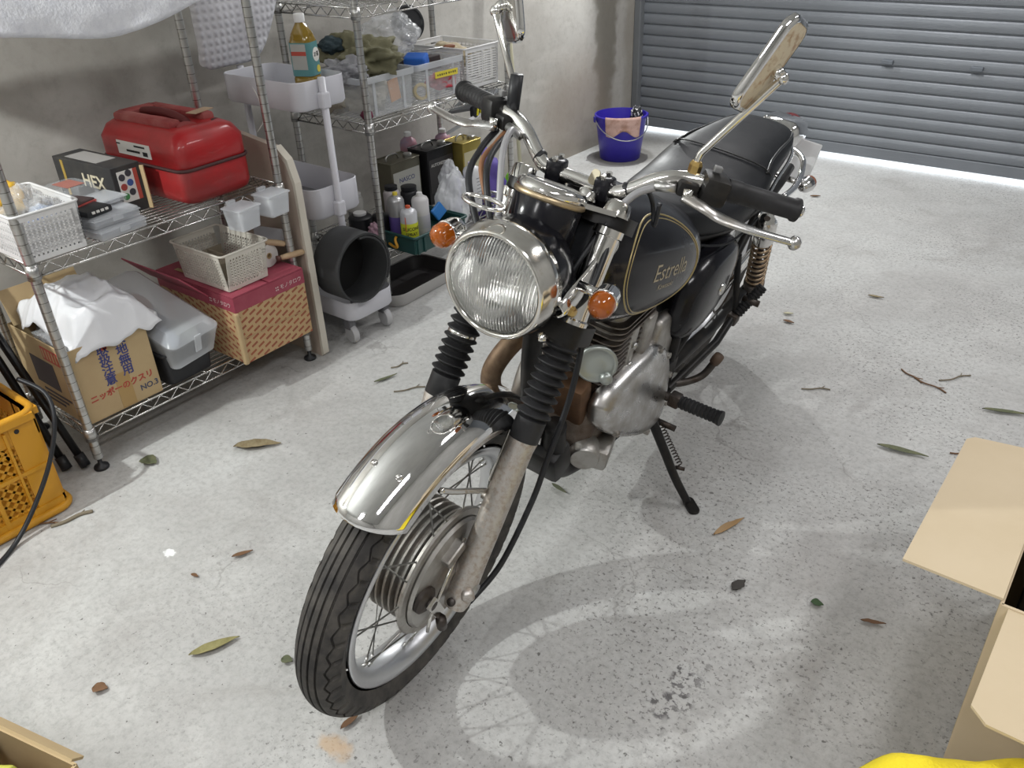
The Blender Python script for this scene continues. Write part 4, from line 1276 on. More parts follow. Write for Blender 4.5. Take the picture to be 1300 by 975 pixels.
# cylinder with fins (each fin is a piece)
MB().box(V((0.945, 0.0, 0.42)), (0.05, 0.13, 0.12), Matrix.Rotation(0.3, 3, 'Y'), 0.012).obj('engine_mount', P('rusty_mount', (0.16, 0.09, 0.05), 0.6, 0.6, col2=(0.08, 0.05, 0.035), nscale=15), engine, auto=40)
cyl = MB().loft([sq_ring(0.765, 0.895, 0.058, 0.45, 0.03), sq_ring(0.765, 0.895, 0.058, 0.575, 0.03)]).obj('cylinder', P('grey_cylinder', (0.30, 0.28, 0.26), 0.55, 0.9, col2=(0.2, 0.17, 0.15), nscale=20), bike, auto=40)
FIN = P('fin_metal', (0.27, 0.25, 0.23), 0.5, 0.9, col2=(0.16, 0.13, 0.11), nscale=25)
f0 = MB().prism(rrect(0.185, 0.178, 0.03, 5), 0.0035, Matrix.Translation((0.828, 0, 0))).obj('fin', FIN, cyl, loc=(0, 0, 0.462))
for i in range(1, 9):
    copy_obj(f0, cyl, loc=(0, 0, 0.462 + 0.0125 * i))
# cam tunnel column, head
MB().box(V((0.765, 0.078, 0.515)), (0.045, 0.05, 0.135), None, 0.008).obj('chain_tunnel', ALU, cyl, auto=40)
MB().box(V((0.828, 0.082, 0.515)), (0.030, 0.022, 0.13), None, 0.006).obj('fin_rib', ALU, cyl, auto=40)
for z in (0.48, 0.53):
    MB().lathe([(0.008, 0), (0.008, 0.005), (0, 0.006)], V((0.828, 0.094, z)), (0, 1, 0), 12).obj('plug', STEEL, cyl, True)
head = MB().loft([sq_ring(0.745, 0.905, 0.078, 0.575, 0.03), sq_ring(0.735, 0.915, 0.085, 0.585, 0.03), sq_ring(0.74, 0.91, 0.08, 0.625, 0.03), sq_ring(0.76, 0.89, 0.06, 0.645, 0.03)]).obj('cylinder_head', ALU, bike, auto=40)
h0 = MB().prism(rrect(0.200, 0.192, 0.03, 5), 0.0035, Matrix.Translation((0.826, 0, 0))).obj('head_fin', FIN, head, loc=(0, 0, 0.582))
for i in range(1, 3):
    copy_obj(h0, head, loc=(0, 0, 0.582 + 0.014 * i))
# horn
hn = MB().lathe([(0.0, -0.022), (0.020, -0.022), (0.034, -0.014), (0.040, -0.004), (0.042, 0.002), (0.042, 0.007), (0.036, 0.009), (0.034, 0.006), (0.015, 0.010), (0.0, 0.010)], V((0.985, 0.078, 0.560)), V((0.82, 0.52, 0.05)), 32).obj('horn', P('horn_zinc', (0.42, 0.45, 0.43), 0.35, 0.75, rough2=0.5), bike, True)
MB().lathe([(0.013, 0), (0.013, 0.012), (0.008, 0.016), (0, 0.016)], V((0.985, 0.078, 0.560)) + V((0.82, 0.52, 0.05)) * 0.006 + V((-0.012, 0.02, -0.026)), V((0.82, 0.52, 0.05)), 16).obj('horn_terminal', P('horn_zinc', (0.42, 0.45, 0.43), 0.35), hn, True)
# exhaust header sweeping out to the right
MB().tube(smooth_path([V((0.895, -0.03, 0.60)), V((0.96, -0.045, 0.605)), V((1.045, -0.075, 0.575)), V((1.085, -0.095, 0.515)), V((1.06, -0.105, 0.445)), V((0.99, -0.115, 0.375)), V((0.90, -0.13, 0.30)), V((0.75, -0.145, 0.26)), V((0.5, -0.155, 0.26)), V((0.30, -0.16, 0.27))], 8), 0.021, 18).obj('exhaust_pipe', RUSTY, bike, True)
MB().lathe([(0.02, 0), (0.042, 0.03), (0.045, 0.10), (0.045, 0.52), (0.03, 0.56), (0.0, 0.56)], V((0.32, -0.165, 0.272)), V((-1, -0.03, 0.03)), 24).obj('silencer', CHROME, bike, True)
# dark bits between engine and frame (carburettor, air box, battery tray)
MB().box(V((0.66, 0.0, 0.56)), (0.10, 0.10, 0.11), None, 0.02).obj('carburettor', P('carb_metal', (0.2, 0.19, 0.18), 0.5, 0.8), bike, auto=40)
MB().box(V((0.45, 0.0, 0.56)), (0.24, 0.18, 0.20), None, 0.03).obj('air_box', BLACK_PL, bike, auto=40)
MB().box(V((1.02, 0.02, 0.31)), (0.07, 0.11, 0.10), Matrix.Rotation(0.4, 3, 'Y'), 0.015).obj('front_bracket', BLACK_SATIN, bike, auto=40)
MB().tube(smooth_path([V((1.045, 0.045, 0.42)), V((1.02, 0.05, 0.31)), V((0.97, 0.05, 0.250)), V((0.88, 0.06, 0.225))], 6), 0.024, 14).obj('frame_cradle', BLACK_SATIN, bike, True)

# foot controls
PEG = V((0.667, 0.293, 0.337))
for s in (-1, 1):
    p1 = V((PEG.x, s * PEG.y, PEG.z)); p0 = V((0.655, s * 0.185, 0.322))
    d = (p1 - p0)
    pr = [(0.012, 0.0), (0.0155, 0.004)]
    z = 0.008
    while z < d.length - 0.012:
        pr += [(0.0148, z), (0.0168, z + 0.002), (0.0168, z + 0.006), (0.0148, z + 0.008)]
        z += 0.0105
    pr += [(0.0168, d.length - 0.01), (0.0185, d.length - 0.006), (0.0185, d.length), (0.0, d.length + 0.002)]
    pg = MB().lathe(pr, p0, d, 18, True).obj('foot_peg', RUBBER, bike, auto=40)
    MB().cyl(p0 - d.normalized() * 0.075, p0 + d * 0.05, 0.011, 12).obj('peg_mount', DARK_STEEL, pg, True)
    MB().box(p0 - d.normalized() * 0.012, (0.030, 0.028, 0.034), None, 0.005).obj('peg_hinge', DARK_STEEL, pg, auto=40)
    q0 = V((0.275, s * 0.170, 0.385)); q1 = V((0.235, s * 0.205, 0.470))
    dq = q1 - q0
    pr = [(0.010, 0.0)]; z = 0.004
    while z < dq.length - 0.006:
        pr += [(0.0125, z), (0.0150, z + 0.0015), (0.0150, z + 0.006), (0.0125, z + 0.0075)]; z += 0.0092
    pr += [(0.014, dq.length - 0.004), (0.012, dq.length), (0, dq.length)]
    pq = MB().lathe(pr, q0, dq, 16, True).obj('passenger_peg', RUBBER, bike, auto=40)
    MB().box(q0 - dq.normalized() * 0.012 + V((0, 0, 0)), (0.04, 0.03, 0.032), None, 0.006).obj('peg_hinge', DARK_STEEL, pq, auto=40)
    MB().cyl(q0 + V((-0.015, s * 0.0, 0.045)), q0 + V((-0.015, s * 0.045, 0.045)), 0.009, 12).obj('peg_bolt', DARK_STEEL, pq, True)
# gear lever with rubber toe
MB().tube(smooth_path([V((0.58, 0.135, 0.305)), V((0.545, 0.165, 0.310)), V((0.520, 0.190, 0.330)), V((0.508, 0.205, 0.375))], 6), 0.0095, 12).obj('gear_lever', DARK_STEEL, bike, True)
MB().lathe([(0.0, -0.014), (0.0125, -0.012), (0.0135, 0.0), (0.0125, 0.014), (0.0, 0.017)], V((0.507, 0.206, 0.378)), (0.0, 0.3, 1), 16).obj('lever_rubber', P('worn_rubber', (0.10, 0.065, 0.045), 0.6), bike, True)
# side stand
kt = V((0.655, 0.135, 0.235)); kf = V((0.682, 0.289, 0.072))
ks = MB().tube(smooth_path([kt, kt + (kf - kt) * 0.35 + V((0.006, 0.002, 0)), kt + (kf - kt) * 0.7 + V((0.004, -0.003, 0)), kf], 6), [0.013 - 0.003 * (i / 18) for i in range(19)], 12).obj('side_stand', BLACK_SATIN, bike, True)
ftw = V((0.682, 0.292, 0.058))
gl = bm_.to_3x3().transposed()
upB = gl @ V((0, 0, 1))
MB().prism(rrect(0.062, 0.028, 0.012, 4), 0.007, frame(ftw + V((-0.006, 0.008, 0.0)), gl @ V((0.75, -0.65, 0)), gl @ V((0.65, 0.75, 0)))).obj('stand_foot', BLACK_SATIN, ks, auto=40)
a = V((0.635, 0.150, 0.225)); d = (kf - kt) * 0.55 + V((-0.008, 0, 0)); e1 = d.orthogonal().normalized(); e2 = d.normalized().cross(e1)
MB().tube([a + d * (i / 120) + (e1 * cos(i * 2 * pi / 8) + e2 * sin(i * 2 * pi / 8)) * 0.006 for i in range(121)], 0.0016, 5).obj('stand_spring', DARK_STEEL, ks, True)
MB().cyl(a - V((0, 0.01, 0)), a + V((-0.01, 0.04, -0.006)), 0.008, 12).obj('stand_bolt', DARK_STEEL, ks, True)
MB().cyl(kt + (kf - kt) * 0.6 + V((-0.012, 0, 0)), kt + (kf - kt) * 0.6 + V((-0.02, 0.022, 0)), 0.005, 10).obj('stand_pin', DARK_STEEL, ks, True)
# ------------------------------------------------------------------ wire racks
def wire_rack(label, x0, x1, y0, y1, zs, height, group):
    cx, cy = (x0 + x1) / 2, (y0 + y1) / 2
    t = thing('wire_rack', label, 'shelving', (cx, cy, 0), 0, group)
    hx, hy = (x1 - x0) / 2, (y1 - y0) / 2
    pr = [(0.0125, 0.035)]
    pr += [(0.0125, height), (0.0, height + 0.004)]
    post0 = foot0 = None
    for sx in (1, -1):
        for sy in (-1, 1):
            loc = (sx * abs(hx), sy * hy, 0)
            if post0 is None:
                post0 = MB().lathe(pr, (0, 0, 0), (0, 0, 1), 14, True).obj('post', POST, t, auto=40, loc=loc)
                foot0 = MB().lathe([(0.020, 0), (0.021, 0.004), (0.019, 0.009), (0.006, 0.014), (0.006, 0.036)], (0, 0, 0), (0, 0, 1), 16, True).obj('foot', BLACK_PL, post0, True)
            else:
                p_ = copy_obj(post0, t, loc)
                copy_obj(foot0, p_)
    ax = abs(hx)
    for z in zs:
        b = MB()
        for (a, c) in (((-ax, -hy), (-ax, hy)), ((ax, -hy), (ax, hy)), ((-ax, -hy), (ax, -hy)), ((-ax, hy), (ax, hy))):
            A = V((a[0], a[1], 0)); C = V((c[0], c[1], 0)); d = (C - A); L_ = d.length; d.normalize()
            A += d * 0.014; C -= d * 0.014
            b.tube([A + V((0, 0, z)), C + V((0, 0, z))], 0.0032, 6)
            b.tube([A + V((0, 0, z - 0.030)), C + V((0, 0, z - 0.030))], 0.0032, 6)
            n = max(4, int(L_ / 0.030))
            zz = [A + (C - A) * (i / n) + V((0, 0, z - (0.002 if i % 2 else 0.028))) for i in range(n + 1)]
            b.tube(zz, 0.0024, 5)
        sh = b.obj('shelf', WIRE, t, True)
        b = MB()
        nw = 15
        for i in range(1, nw):
            x = -ax + 2 * ax * i / nw
            b.tube([V((x, -hy + 0.004, z + 0.001)), V((x, hy - 0.004, z + 0.001))], 0.0019, 5)
        for yy in (-hy * 0.5, 0, hy * 0.5):
            b.tube([V((-ax, yy, z - 0.004)), V((ax, yy, z - 0.004))], 0.003, 5)
        b.obj('deck_wires', WIRE, sh, True)
        sl0 = None
        for sx in (1, -1):
            for sy in (-1, 1):
                if sl0 is None:
                    sl0 = MB().lathe([(0.0130, -0.034), (0.0165, -0.034), (0.0150, 0.004), (0.0130, 0.004)], (0, 0, 0), (0, 0, 1), 14).obj('corner_sleeve', POST, sh, True, loc=(sx * ax, sy * hy, z))
                else:
                    copy_obj(sl0, sh, (sx * ax, sy * hy, z))
    return t


wire_rack('low chrome wire rack holding the red can and cartons', -2.43, -2.09, 0.755, 1.505, (0.128, 0.603, 1.186), 1.190, 'chrome wire racks')
wire_rack('taller chrome wire rack holding clear bins and paint tins', -2.57, -2.18, 1.975, 2.745, (0.198, 0.665, 1.030), 1.60, 'chrome wire racks')
S1, S2, S3 = 0.133, 0.608, 1.196        # shelf surfaces of the low rack
U1, U2 = 0.203, 0.670                   # and of the taller one

# white cloth over the low rack
def quilt_mat():
    m, nt, N, L, b = node_mat('quilted_cloth')
    tc = N.new('ShaderNodeTexCoord')
    b.inputs['Base Color'].default_value = (0.62, 0.62, 0.66, 1); b.inputs['Roughness'].default_value = 0.9
    ck = N.new('ShaderNodeTexWave'); ck.bands_direction = 'Y'; ck.inputs['Scale'].default_value = 13
    c2 = N.new('ShaderNodeTexWave'); c2.bands_direction = 'Z'; c2.inputs['Scale'].default_value = 13
    L.new(tc.outputs['Object'], ck.inputs['Vector']); L.new(tc.outputs['Object'], c2.inputs['Vector'])
    ml = mul(nt, ck.outputs['Fac'], c2.outputs['Fac'])
    c = mixc(nt, mul(nt, ml, 0.7), (0.64, 0.64, 0.68), (0.50, 0.50, 0.55))
    L.new(c, b.inputs['Base Color'])
    bp = N.new('ShaderNodeBump'); bp.inputs['Strength'].default_value = 0.5; bp.inputs['Distance'].default_value = 0.006
    L.new(ml, bp.inputs['Height']); L.new(bp.outputs['Normal'], b.inputs['Normal'])
    return m


QUILT = quilt_mat()
FLEECE = P('white_fleece', (0.70, 0.71, 0.75), 0.95, col2=(0.62, 0.63, 0.68), nscale=40, bump=0.5, bscale=140)


def drape(u, v):
    y = 0.50 + 0.84 * u
    zt = S3 + 0.012
    edge = 1.098 + 0.018 * sin(y * 9 + 1) + 0.012 * noise.noise(V((y * 5, 1.2, 0))) + 0.022 * max(0, (y - 1.10) / 0.24)
    if v < 0.6:
        x = -2.44 + (0.36) * (v / 0.6)
        z = zt + 0.012 * noise.noise(V((x * 7, y * 7, 2)))
    else:
        t = (v - 0.6) / 0.4
        x = -2.075 + 0.026 * sin(t * pi / 2) + 0.012 * noise.noise(V((y * 9, t * 3, 5))) * t
        z = zt - (zt - edge) * t
    return V((x, y, z))


tag(MB().grid(drape, 60, 24).obj('cloth_sheet', FLEECE, None, True, solid=0.012), 'white fleece sheet draped over the top of the low rack', 'cloth')
# quilted pad hanging off the end of the rack's top
pts = []
for i in range(28):
    a = i / 27
    pts.append(a)
def pad(u, v):
    # outline: straight left edge, rounded lower right corner
    y0, y1 = 1.600, 1.958
    y = y0 + (y1 - y0) * u
    zb = 0.872 + 0.30 * max(0.0, (u - 0.45) / 0.55) ** 2.4 + 0.012 * (u < 0.05)
    z = zb + (1.42 - zb) * v
    bul = 0.012 * noise.noise(V((y * 8, z * 8, 3))) + 0.02 * sin(pi * min(1, v * 1.4))
    return V((-2.52 + bul, y, z))
tag(MB().grid(pad, 30, 26).obj('quilted_pad', QUILT, None, True, solid=0.035, sub=1), 'pale quilted pad hanging above the rolling cart', 'pad')
for yy in (1.66, 1.90):
    MB().tube([V((WX + 0.002, yy, 1.41)), V((-2.52, yy, 1.41)), V((-2.50, yy, 1.425))], 0.006, 8).obj('wall_hook', STEEL, bpy.data.objects['quilted_pad'], True)

# ------------------------------------------------------------------ red fuel can
RED = P('red_painted_steel', (0.40, 0.014, 0.017), 0.38, 0.0, coat=0.35, col2=(0.26, 0.02, 0.02), nscale=7, rough2=0.55)
RED_DUST = P('dusty_red', (0.26, 0.035, 0.035), 0.65, col2=(0.34, 0.10, 0.09), nscale=9)
can = thing('fuel_can', 'dusty red fuel can with a moulded grip on the middle shelf', 'can', (-2.300, 1.318, S2), radians(3))
Lx, Ly, Hz = 0.385, 0.232, 0.222
def rr_ring(lx, ly, z, r, n=6):
    return [V((p[0], p[1], z)) for p in rrect(lx, ly, r, n)]
MB().loft([rr_ring(Lx - 0.05, Ly - 0.05, 0.0, 0.03), rr_ring(Lx - 0.01, Ly - 0.01, 0.012, 0.035), rr_ring(Lx, Ly, 0.03, 0.035), rr_ring(Lx, Ly, 0.096, 0.035), rr_ring(Lx - 0.008, Ly - 0.008, 0.102, 0.033), rr_ring(Lx, Ly, 0.108, 0.035),
           rr_ring(Lx, Ly, 0.160, 0.035), rr_ring(Lx - 0.025, Ly - 0.035, 0.190, 0.035), rr_ring(Lx - 0.06, Ly - 0.085, 0.203, 0.03), rr_ring(Lx - 0.10, Ly - 0.12, 0.204, 0.025)]).obj('can_body', RED, can, auto=50)
# raised shoulders either side of the sunken grip
for (x, y, sx_, sy_) in ((-0.015, -0.056, 0.27, 0.040), (-0.015, 0.056, 0.27, 0.040), (-0.135, 0.0, 0.05, 0.12)):
    MB().box((x, y, 0.207), (sx_, sy_, 0.030), None, 0.010).obj('can_shoulder', RED_DUST, can, auto=40)
MB().tube(smooth_path([V((-0.11, 0.0, 0.212)), V((-0.06, 0.0, 0.218)), V((0.02, 0, 0.218)), V((0.08, 0, 0.206)), V((0.09, 0, 0.198))], 5), 0.012, 10).obj('can_handle', P('deep_red', (0.12, 0.02, 0.02), 0.7), can, True)  # grip bar in a darker red than the body
MB().lathe([(0.026, 0), (0.026, 0.008), (0.022, 0.012), (0.0, 0.012)], (0.150, 0.060, 0.186), (0.45, 0.2, 1), 20).obj('can_cap', P('dark_cap', (0.05, 0.02, 0.02), 0.6), can, True)
MB().lathe([(0.036, 0.008), (0.030, 0.010), (0.016, 0.002), (0.0, 0.0)], (0.142, -0.030, 0.190), (0.45, 0, 1), 20).obj('spout_well', RED_DUST, can, True)
MB().box((0.09, 0.05, Hz + 0.0015), (0.035, 0.075, 0.002), Matrix.Rotation(0.2, 3, 'Z')).obj('masking_tape', P('old_tape', (0.42, 0.30, 0.20), 0.7), can)
ring = [p * 1.0 for p in rr_ring(Lx + 0.004, Ly + 0.004, 0.102, 0.036)]
MB().tube(ring, 0.0045, 6, closed=True).obj('seam_band', P('dark_strap', (0.07, 0.03, 0.03), 0.7), can, True)
lab = MB().box((-0.015, -Ly / 2 - 0.0008, 0.140), (0.155, 0.0012, 0.038)).obj('can_label', PAPER_WHITE, can)
for (x, z, w_, h_) in ((0.03, 0.150, 0.05, 0.005), (0.01, 0.134, 0.035, 0.006), (0.052, 0.132, 0.022, 0.012), (-0.07, 0.150, 0.018, 0.004), (-0.02, 0.134, 0.03, 0.006)):
    MB().box((x - 0.015, -Ly / 2 - 0.0016, z), (w_, 0.0006, h_)).obj('label_print', INK, lab)

# ------------------------------------------------------------------ lattice baskets
def lattice_wall(b, A, B, H, flare, nx, nz, th, bar, base=0.012, rim=0.014):
    """perforated wall from A to B (bottom corners), height H; flare: top offset vector"""
    A = V(A); B = V(B); d = B - A; L_ = d.length; d.normalize()
    up = V((0, 0, H)) + V(flare)
    nrm = d.cross(up).normalized() * th
    def strip(p, q, w, dirn):
        wv = dirn.normalized() * w / 2
        vs = [p - wv, p + wv, q + wv, q - wv]
        vs = vs + [v_ + nrm for v_ in vs]
        b.add(vs, [(0, 1, 2, 3), (7, 6, 5, 4), (0, 4, 5, 1), (1, 5, 6, 2), (2, 6, 7, 3), (3, 7, 4, 0)])
    k0, k1 = base / H, 1 - rim / H
    strip(A + up * (k0 / 2), B + up * (k0 / 2), base, up)
    strip(A + up * ((1 + k1) / 2), B + up * ((1 + k1) / 2), rim, up)
    for i in range(nx + 1):
        p = A + d * (L_ * i / nx)
        w = bar * (2.2 if i in (0, nx) else 1)
        if i == 0: p += d * w / 2
        if i == nx: p -= d * w / 2
        strip(p + up * k0, p + up * k1, w, d)
    for j in range(1, nz):
        k = k0 + (k1 - k0) * j / nz
        strip(A + up * k, B + up * k, bar, up)


def lattice_basket(label, loc, rz, sx, sy, H, flare, mat, nx, ny, nz, bar, group=None, slots=False):
    t = thing('storage_basket', label, 'basket', loc, rz, group)
    hx, hy = sx / 2, sy / 2
    c = [(-hx, -hy, 0.002), (hx, -hy, 0.002), (hx, hy, 0.002), (-hx, hy, 0.002)]
    f = flare
    outs = [(0, -f, 0), (f, 0, 0), (0, f, 0), (-f, 0, 0)]
    for i in range(4):
        A = V(c[i]); B = V(c[(i + 1) % 4])
        e = (B - A).normalized()
        b = MB()
        n = nx if i % 2 == 0 else ny
        if slots and i % 2 == 1:
            lattice_wall(b, A, B, H, outs[i], 2, nz, 0.002, bar, 0.012, 0.016)
        else:
            lattice_wall(b, A, B, H, outs[i], n, nz, 0.002, bar, 0.012, 0.016)
        b.obj('basket_side', mat, t)
    MB().box((0, 0, 0.003), (sx, sy, 0.004)).obj('basket_floor', mat, t)
    rimp = [V((p[0], p[1], H + 0.002)) for p in rrect(sx + 2 * f + 0.004, sy + 2 * f + 0.004, 0.012, 4)]
    MB().tube(rimp, 0.0035, 6, closed=True).obj('basket_rim', mat, t, True)
    return t


lattice_basket('white perforated basket at the rack corner beside the stacked cases', (-2.205, 0.825, S2), 0, 0.235, 0.145, 0.118, 0.008, WHITE_PL, 20, 13, 11, 0.0066, 'perforated plastic baskets')
tag(lump('sponge_pack', (-2.24, 0.79, S2 + 0.125), (0.065, 0.055, 0.05), P('yellow_sponge', (0.70, 0.42, 0.04), 0.8, bump=0.4, bscale=80), 3, 0.18, 2.5), 'yellow sponge pack in the left white basket', 'sponge')
tag(lump('film_bag', (-2.18, 0.82, S2 + 0.095), (0.085, 0.06, 0.065), FILM, 5, 0.35, 2.0), 'clear film bag stuffed in the left white basket', 'bag')
tag(lump('folded_packet', (-2.16, 0.845, S2 + 0.06), (0.05, 0.04, 0.05), P('blue_white_pack', (0.55, 0.62, 0.75), 0.4, col2=(0.15, 0.25, 0.6), nscale=25, lo=0.55, hi=0.6), 9, 0.2, 2.0), 'blue and white packet inside the left white basket', 'packet')

# bit-set box with HEX print
hb = thing('tool_box', 'black printed hex bit set box against the red can', 'box', (-2.355, 1.105, S2), radians(4))
MB().box((0, 0, 0.066), (0.275, 0.088, 0.132), None, 0.002).obj('box_body', P('black_card', (0.03, 0.03, 0.032), 0.5, col2=(0.05, 0.048, 0.045), nscale=20), hb)
MB().box((-0.02, 0, 0.1325), (0.15, 0.06, 0.001)).obj('top_print', P('grey_print', (0.35, 0.34, 0.33), 0.6), hb)
text_obj('lettering', 'HEX', 0.05, (0.045, -0.0448, 0.082), (1, 0, 0), (0, 0, 1), P('cream_ink', (0.62, 0.56, 0.42), 0.6), hb, squeeze=1.1, bold=0.001)
MB().box((-0.095, -0.0445, 0.066), (0.012, 0.001, 0.12)).obj('side_stripe', P('ochre_ink', (0.40, 0.27, 0.06), 0.6), hb)
MB().box((0.1381, -0.004, 0.075), (0.001, 0.050, 0.085)).obj('end_label', PAPER_WHITE, hb)
MB().box((0.1387, 0.025, 0.075), (0.001, 0.012, 0.085)).obj('red_panel', INK_RED, hb)
for i, c_ in enumerate(((0.05, 0.05, 0.06), (0.05, 0.05, 0.06), (0.35, 0.06, 0.05), (0.05, 0.10, 0.30), (0.06, 0.25, 0.08), (0.05, 0.05, 0.06))):
    MB().lathe([(0.0095, 0), (0.0095, 0.0008), (0, 0.0008)], (0.1388, -0.017 + 0.021 * (i % 2), 0.103 - 0.026 * (i // 2) + (0.012 if i % 2 == 0 else 0.02) - 0.014), (1, 0, 0), 16).obj('colour_dot', P('dot_%d' % i, c_, 0.5), hb)
MB().box((0.142, 0.046, 0.06), (0.012, 0.004, 0.12), Matrix.Rotation(0.4, 3, 'Z')).obj('box_flap', CARD, hb)

# flat organiser cases
def flat_case(label, loc, rz, sx, sy, h, body, fill, group):
    t = thing('organiser_case', label, 'case', loc, rz, group)
    MB().box((0, 0, h / 2), (sx, sy, h), None, 0.005).obj('case_body', body, t, auto=40)
    MB().box((0, 0, h * 0.40), (sx * 0.84, sy * 0.84, h * 0.5)).obj('case_contents', fill, t)
    MB().box((sx / 2 + 0.001, 0, h * 0.55), (0.004, 0.03, h * 0.5), None, 0.001).obj('case_latch', body, t)
    MB().box((0, 0, h * 0.72), (sx + 0.004, sy + 0.004, 0.003)).obj('case_seam', CLEAR_MILK, t)
    return t
BITS = P('mixed_bits', (0.10, 0.12, 0.20), 0.5, col2=(0.35, 0.36, 0.40), nscale=70, lo=0.45, hi=0.5)
flat_case('milky flat organiser case at the bottom of the stack', (-2.165, 0.995, S2), 0.10, 0.165, 0.135, 0.029, CLEAR_MILK, BITS, 'stacked organiser cases')
flat_case('milky flat organiser case second in the stack', (-2.170, 0.992, S2 + 0.0295), 0.06, 0.160, 0.130, 0.029, CLEAR_MILK, BITS, 'stacked organiser cases')
flat_case('small clear case on top of the milky organiser cases', (-2.195, 1.025, S2 + 0.059), 0.12, 0.09, 0.075, 0.020, CLEAR, P('silver_bits', (0.4, 0.4, 0.42), 0.4, 0.5), 'stacked organiser cases')
pc_ = thing('tool_pouch', 'black tool pouch on the organiser cases', 'pouch', (-2.150, 0.955, S2 + 0.0595), 0.15)
MB().box((0, 0, 0.009), (0.10, 0.075, 0.018), None, 0.006).obj('pouch_body', BLACK_PL, pc_, auto=40)
for i in range(4):
    MB().box((0.051, -0.02 + 0.013 * i, 0.012), (0.003, 0.008, 0.006)).obj('pouch_print', PAPER_WHITE, pc_)
rh = thing('file_holder', 'dark case with a red edge behind the tool pouch', 'case', (-2.205, 0.945, S2 + 0.062), 0.3)
MB().box((0, 0, 0.012), (0.09, 0.07, 0.024), None, 0.003).obj('holder_body', P('dark_holder', (0.05, 0.03, 0.03), 0.5), rh)
MB().box((0.046, 0, 0.013), (0.003, 0.072, 0.012)).obj('red_edge', P('red_edge', (0.45, 0.08, 0.07), 0.5), rh)
gb = thing('clear_tub', 'clear lidded tub with a red label beside the hex box', 'tub', (-2.285, 0.985, S2), 0.1)
MB().loft([rr_ring(0.11, 0.085, 0.0, 0.015), rr_ring(0.12, 0.095, 0.075, 0.015), rr_ring(0.125, 0.10, 0.080, 0.015), rr_ring(0.11, 0.088, 0.102, 0.02)]).obj('tub_body', CLEAR, gb, auto=40)
lump('tub_contents', (0, 0, 0.038), (0.045, 0.036, 0.034), P('grey_mix', (0.12, 0.12, 0.13), 0.6), 4, 0.1, 2.0, 3, gb)
MB().box((0, 0, 0.1035), (0.07, 0.05, 0.001)).obj('lid_print', P('red_print', (0.40, 0.16, 0.13), 0.6), gb)
MB().prism([(-0.025, 0.02), (0.025, 0.02), (0.012, -0.02), (-0.012, -0.02)], 0.001, frame((0.0615, 0.012, 0.045), (0, 1, 0), (0, 0, 1))).obj('end_sticker', P('pink_sticker', (0.55, 0.36, 0.36), 0.6), gb)

# ------------------------------------------------------------------ cartons on the lower shelf
kb_ = thing('carton', 'open brown carton with blue and red Japanese lettering', 'carton', (-2.255, 0.875, S1), 0)
W_, D_, H_ = 0.225, 0.31, 0.222
th = 0.004
MB().box((D_ / 2, 0, H_ / 2), (th, W_, H_)).obj('front_wall', CARD, kb_)
MB().box((-D_ / 2, 0, H_ / 2), (th, W_, H_)).obj('back_wall', CARD, kb_)
MB().box((0, -W_ / 2, H_ / 2), (D_, th, H_)).obj('side_wall', CARD, kb_)
MB().box((0, W_ / 2, H_ / 2), (D_, th, H_)).obj('side_wall', CARD, kb_)
MB().box((0, 0, 0.003), (D_, W_, 0.005)).obj('carton_floor', CARD, kb_)
MB().box((-D_ / 2 + 0.01, 0, H_ + 0.045), (th, W_ * 0.96, 0.10), Matrix.Rotation(-0.35, 3, 'Y')).obj('top_flap', CARD, kb_)
fx = D_ / 2 + 0.0026
MB().box((fx - 0.0002, 0.012, 0.055), (0.0006, 0.042, 0.105)).obj('packing_tape', P('tan_tape', (0.40, 0.26, 0.10), 0.3), kb_)
MB().box((fx, -0.012, H_ - 0.016), (0.0008, 0.016, 0.034)).obj('red_sticker', INK_RED, kb_)
for i, ch in enumerate('取扱注意'):
    text_obj('lettering', ch, 0.034, (fx, -0.018, 0.195 - 0.031 * i - 0.004), (0, 1, 0), (0, 0, 1), INK_BLUE, kb_, bold=0.0006)
for i, ch in enumerate('天地無用'):
    text_obj('lettering', ch, 0.034, (fx, 0.034, 0.200 - 0.031 * i), (0, 1, 0), (0, 0, 1), INK_BLUE, kb_, bold=0.0006)
text_obj('lettering', 'ニッポーのクスリ', 0.0235, (fx, 0.006, 0.066), (0, 1, 0.02), (0, 0, 1), INK_RED, kb_, bold=0.0007)
text_obj('lettering', 'NO.3', 0.024, (fx, 0.080, 0.036), (0, 1, 0), (0, 0, 1), P('navy_ink', (0.06, 0.07, 0.12), 0.6), kb_, bold=0.0004)
fy = -W_ / 2 - 0.0026
MB().box((0.075, fy, H_ - 0.035), (0.11, 0.0008, 0.040)).obj('red_panel', INK_RED, kb_)
for i in range(6):
    MB().box((0.03 + 0.017 * i, fy - 0.0004, H_ - 0.035), (0.007, 0.0008, 0.028)).obj('panel_bar', CARD, kb_)
MB().box((-0.005, fy, 0.115), (0.13, 0.0008, 0.085)).obj('black_panel', P('dark_print', (0.06, 0.045, 0.05), 0.65), kb_)
for i in range(3):
    MB().box((0.03 - 0.01 * i, fy, 0.055 - 0.014 * i), (0.15 - 0.03 * i, 0.0008, 0.007)).obj('print_line', P('dark_print', (0.06, 0.045, 0.05), 0.65), kb_)
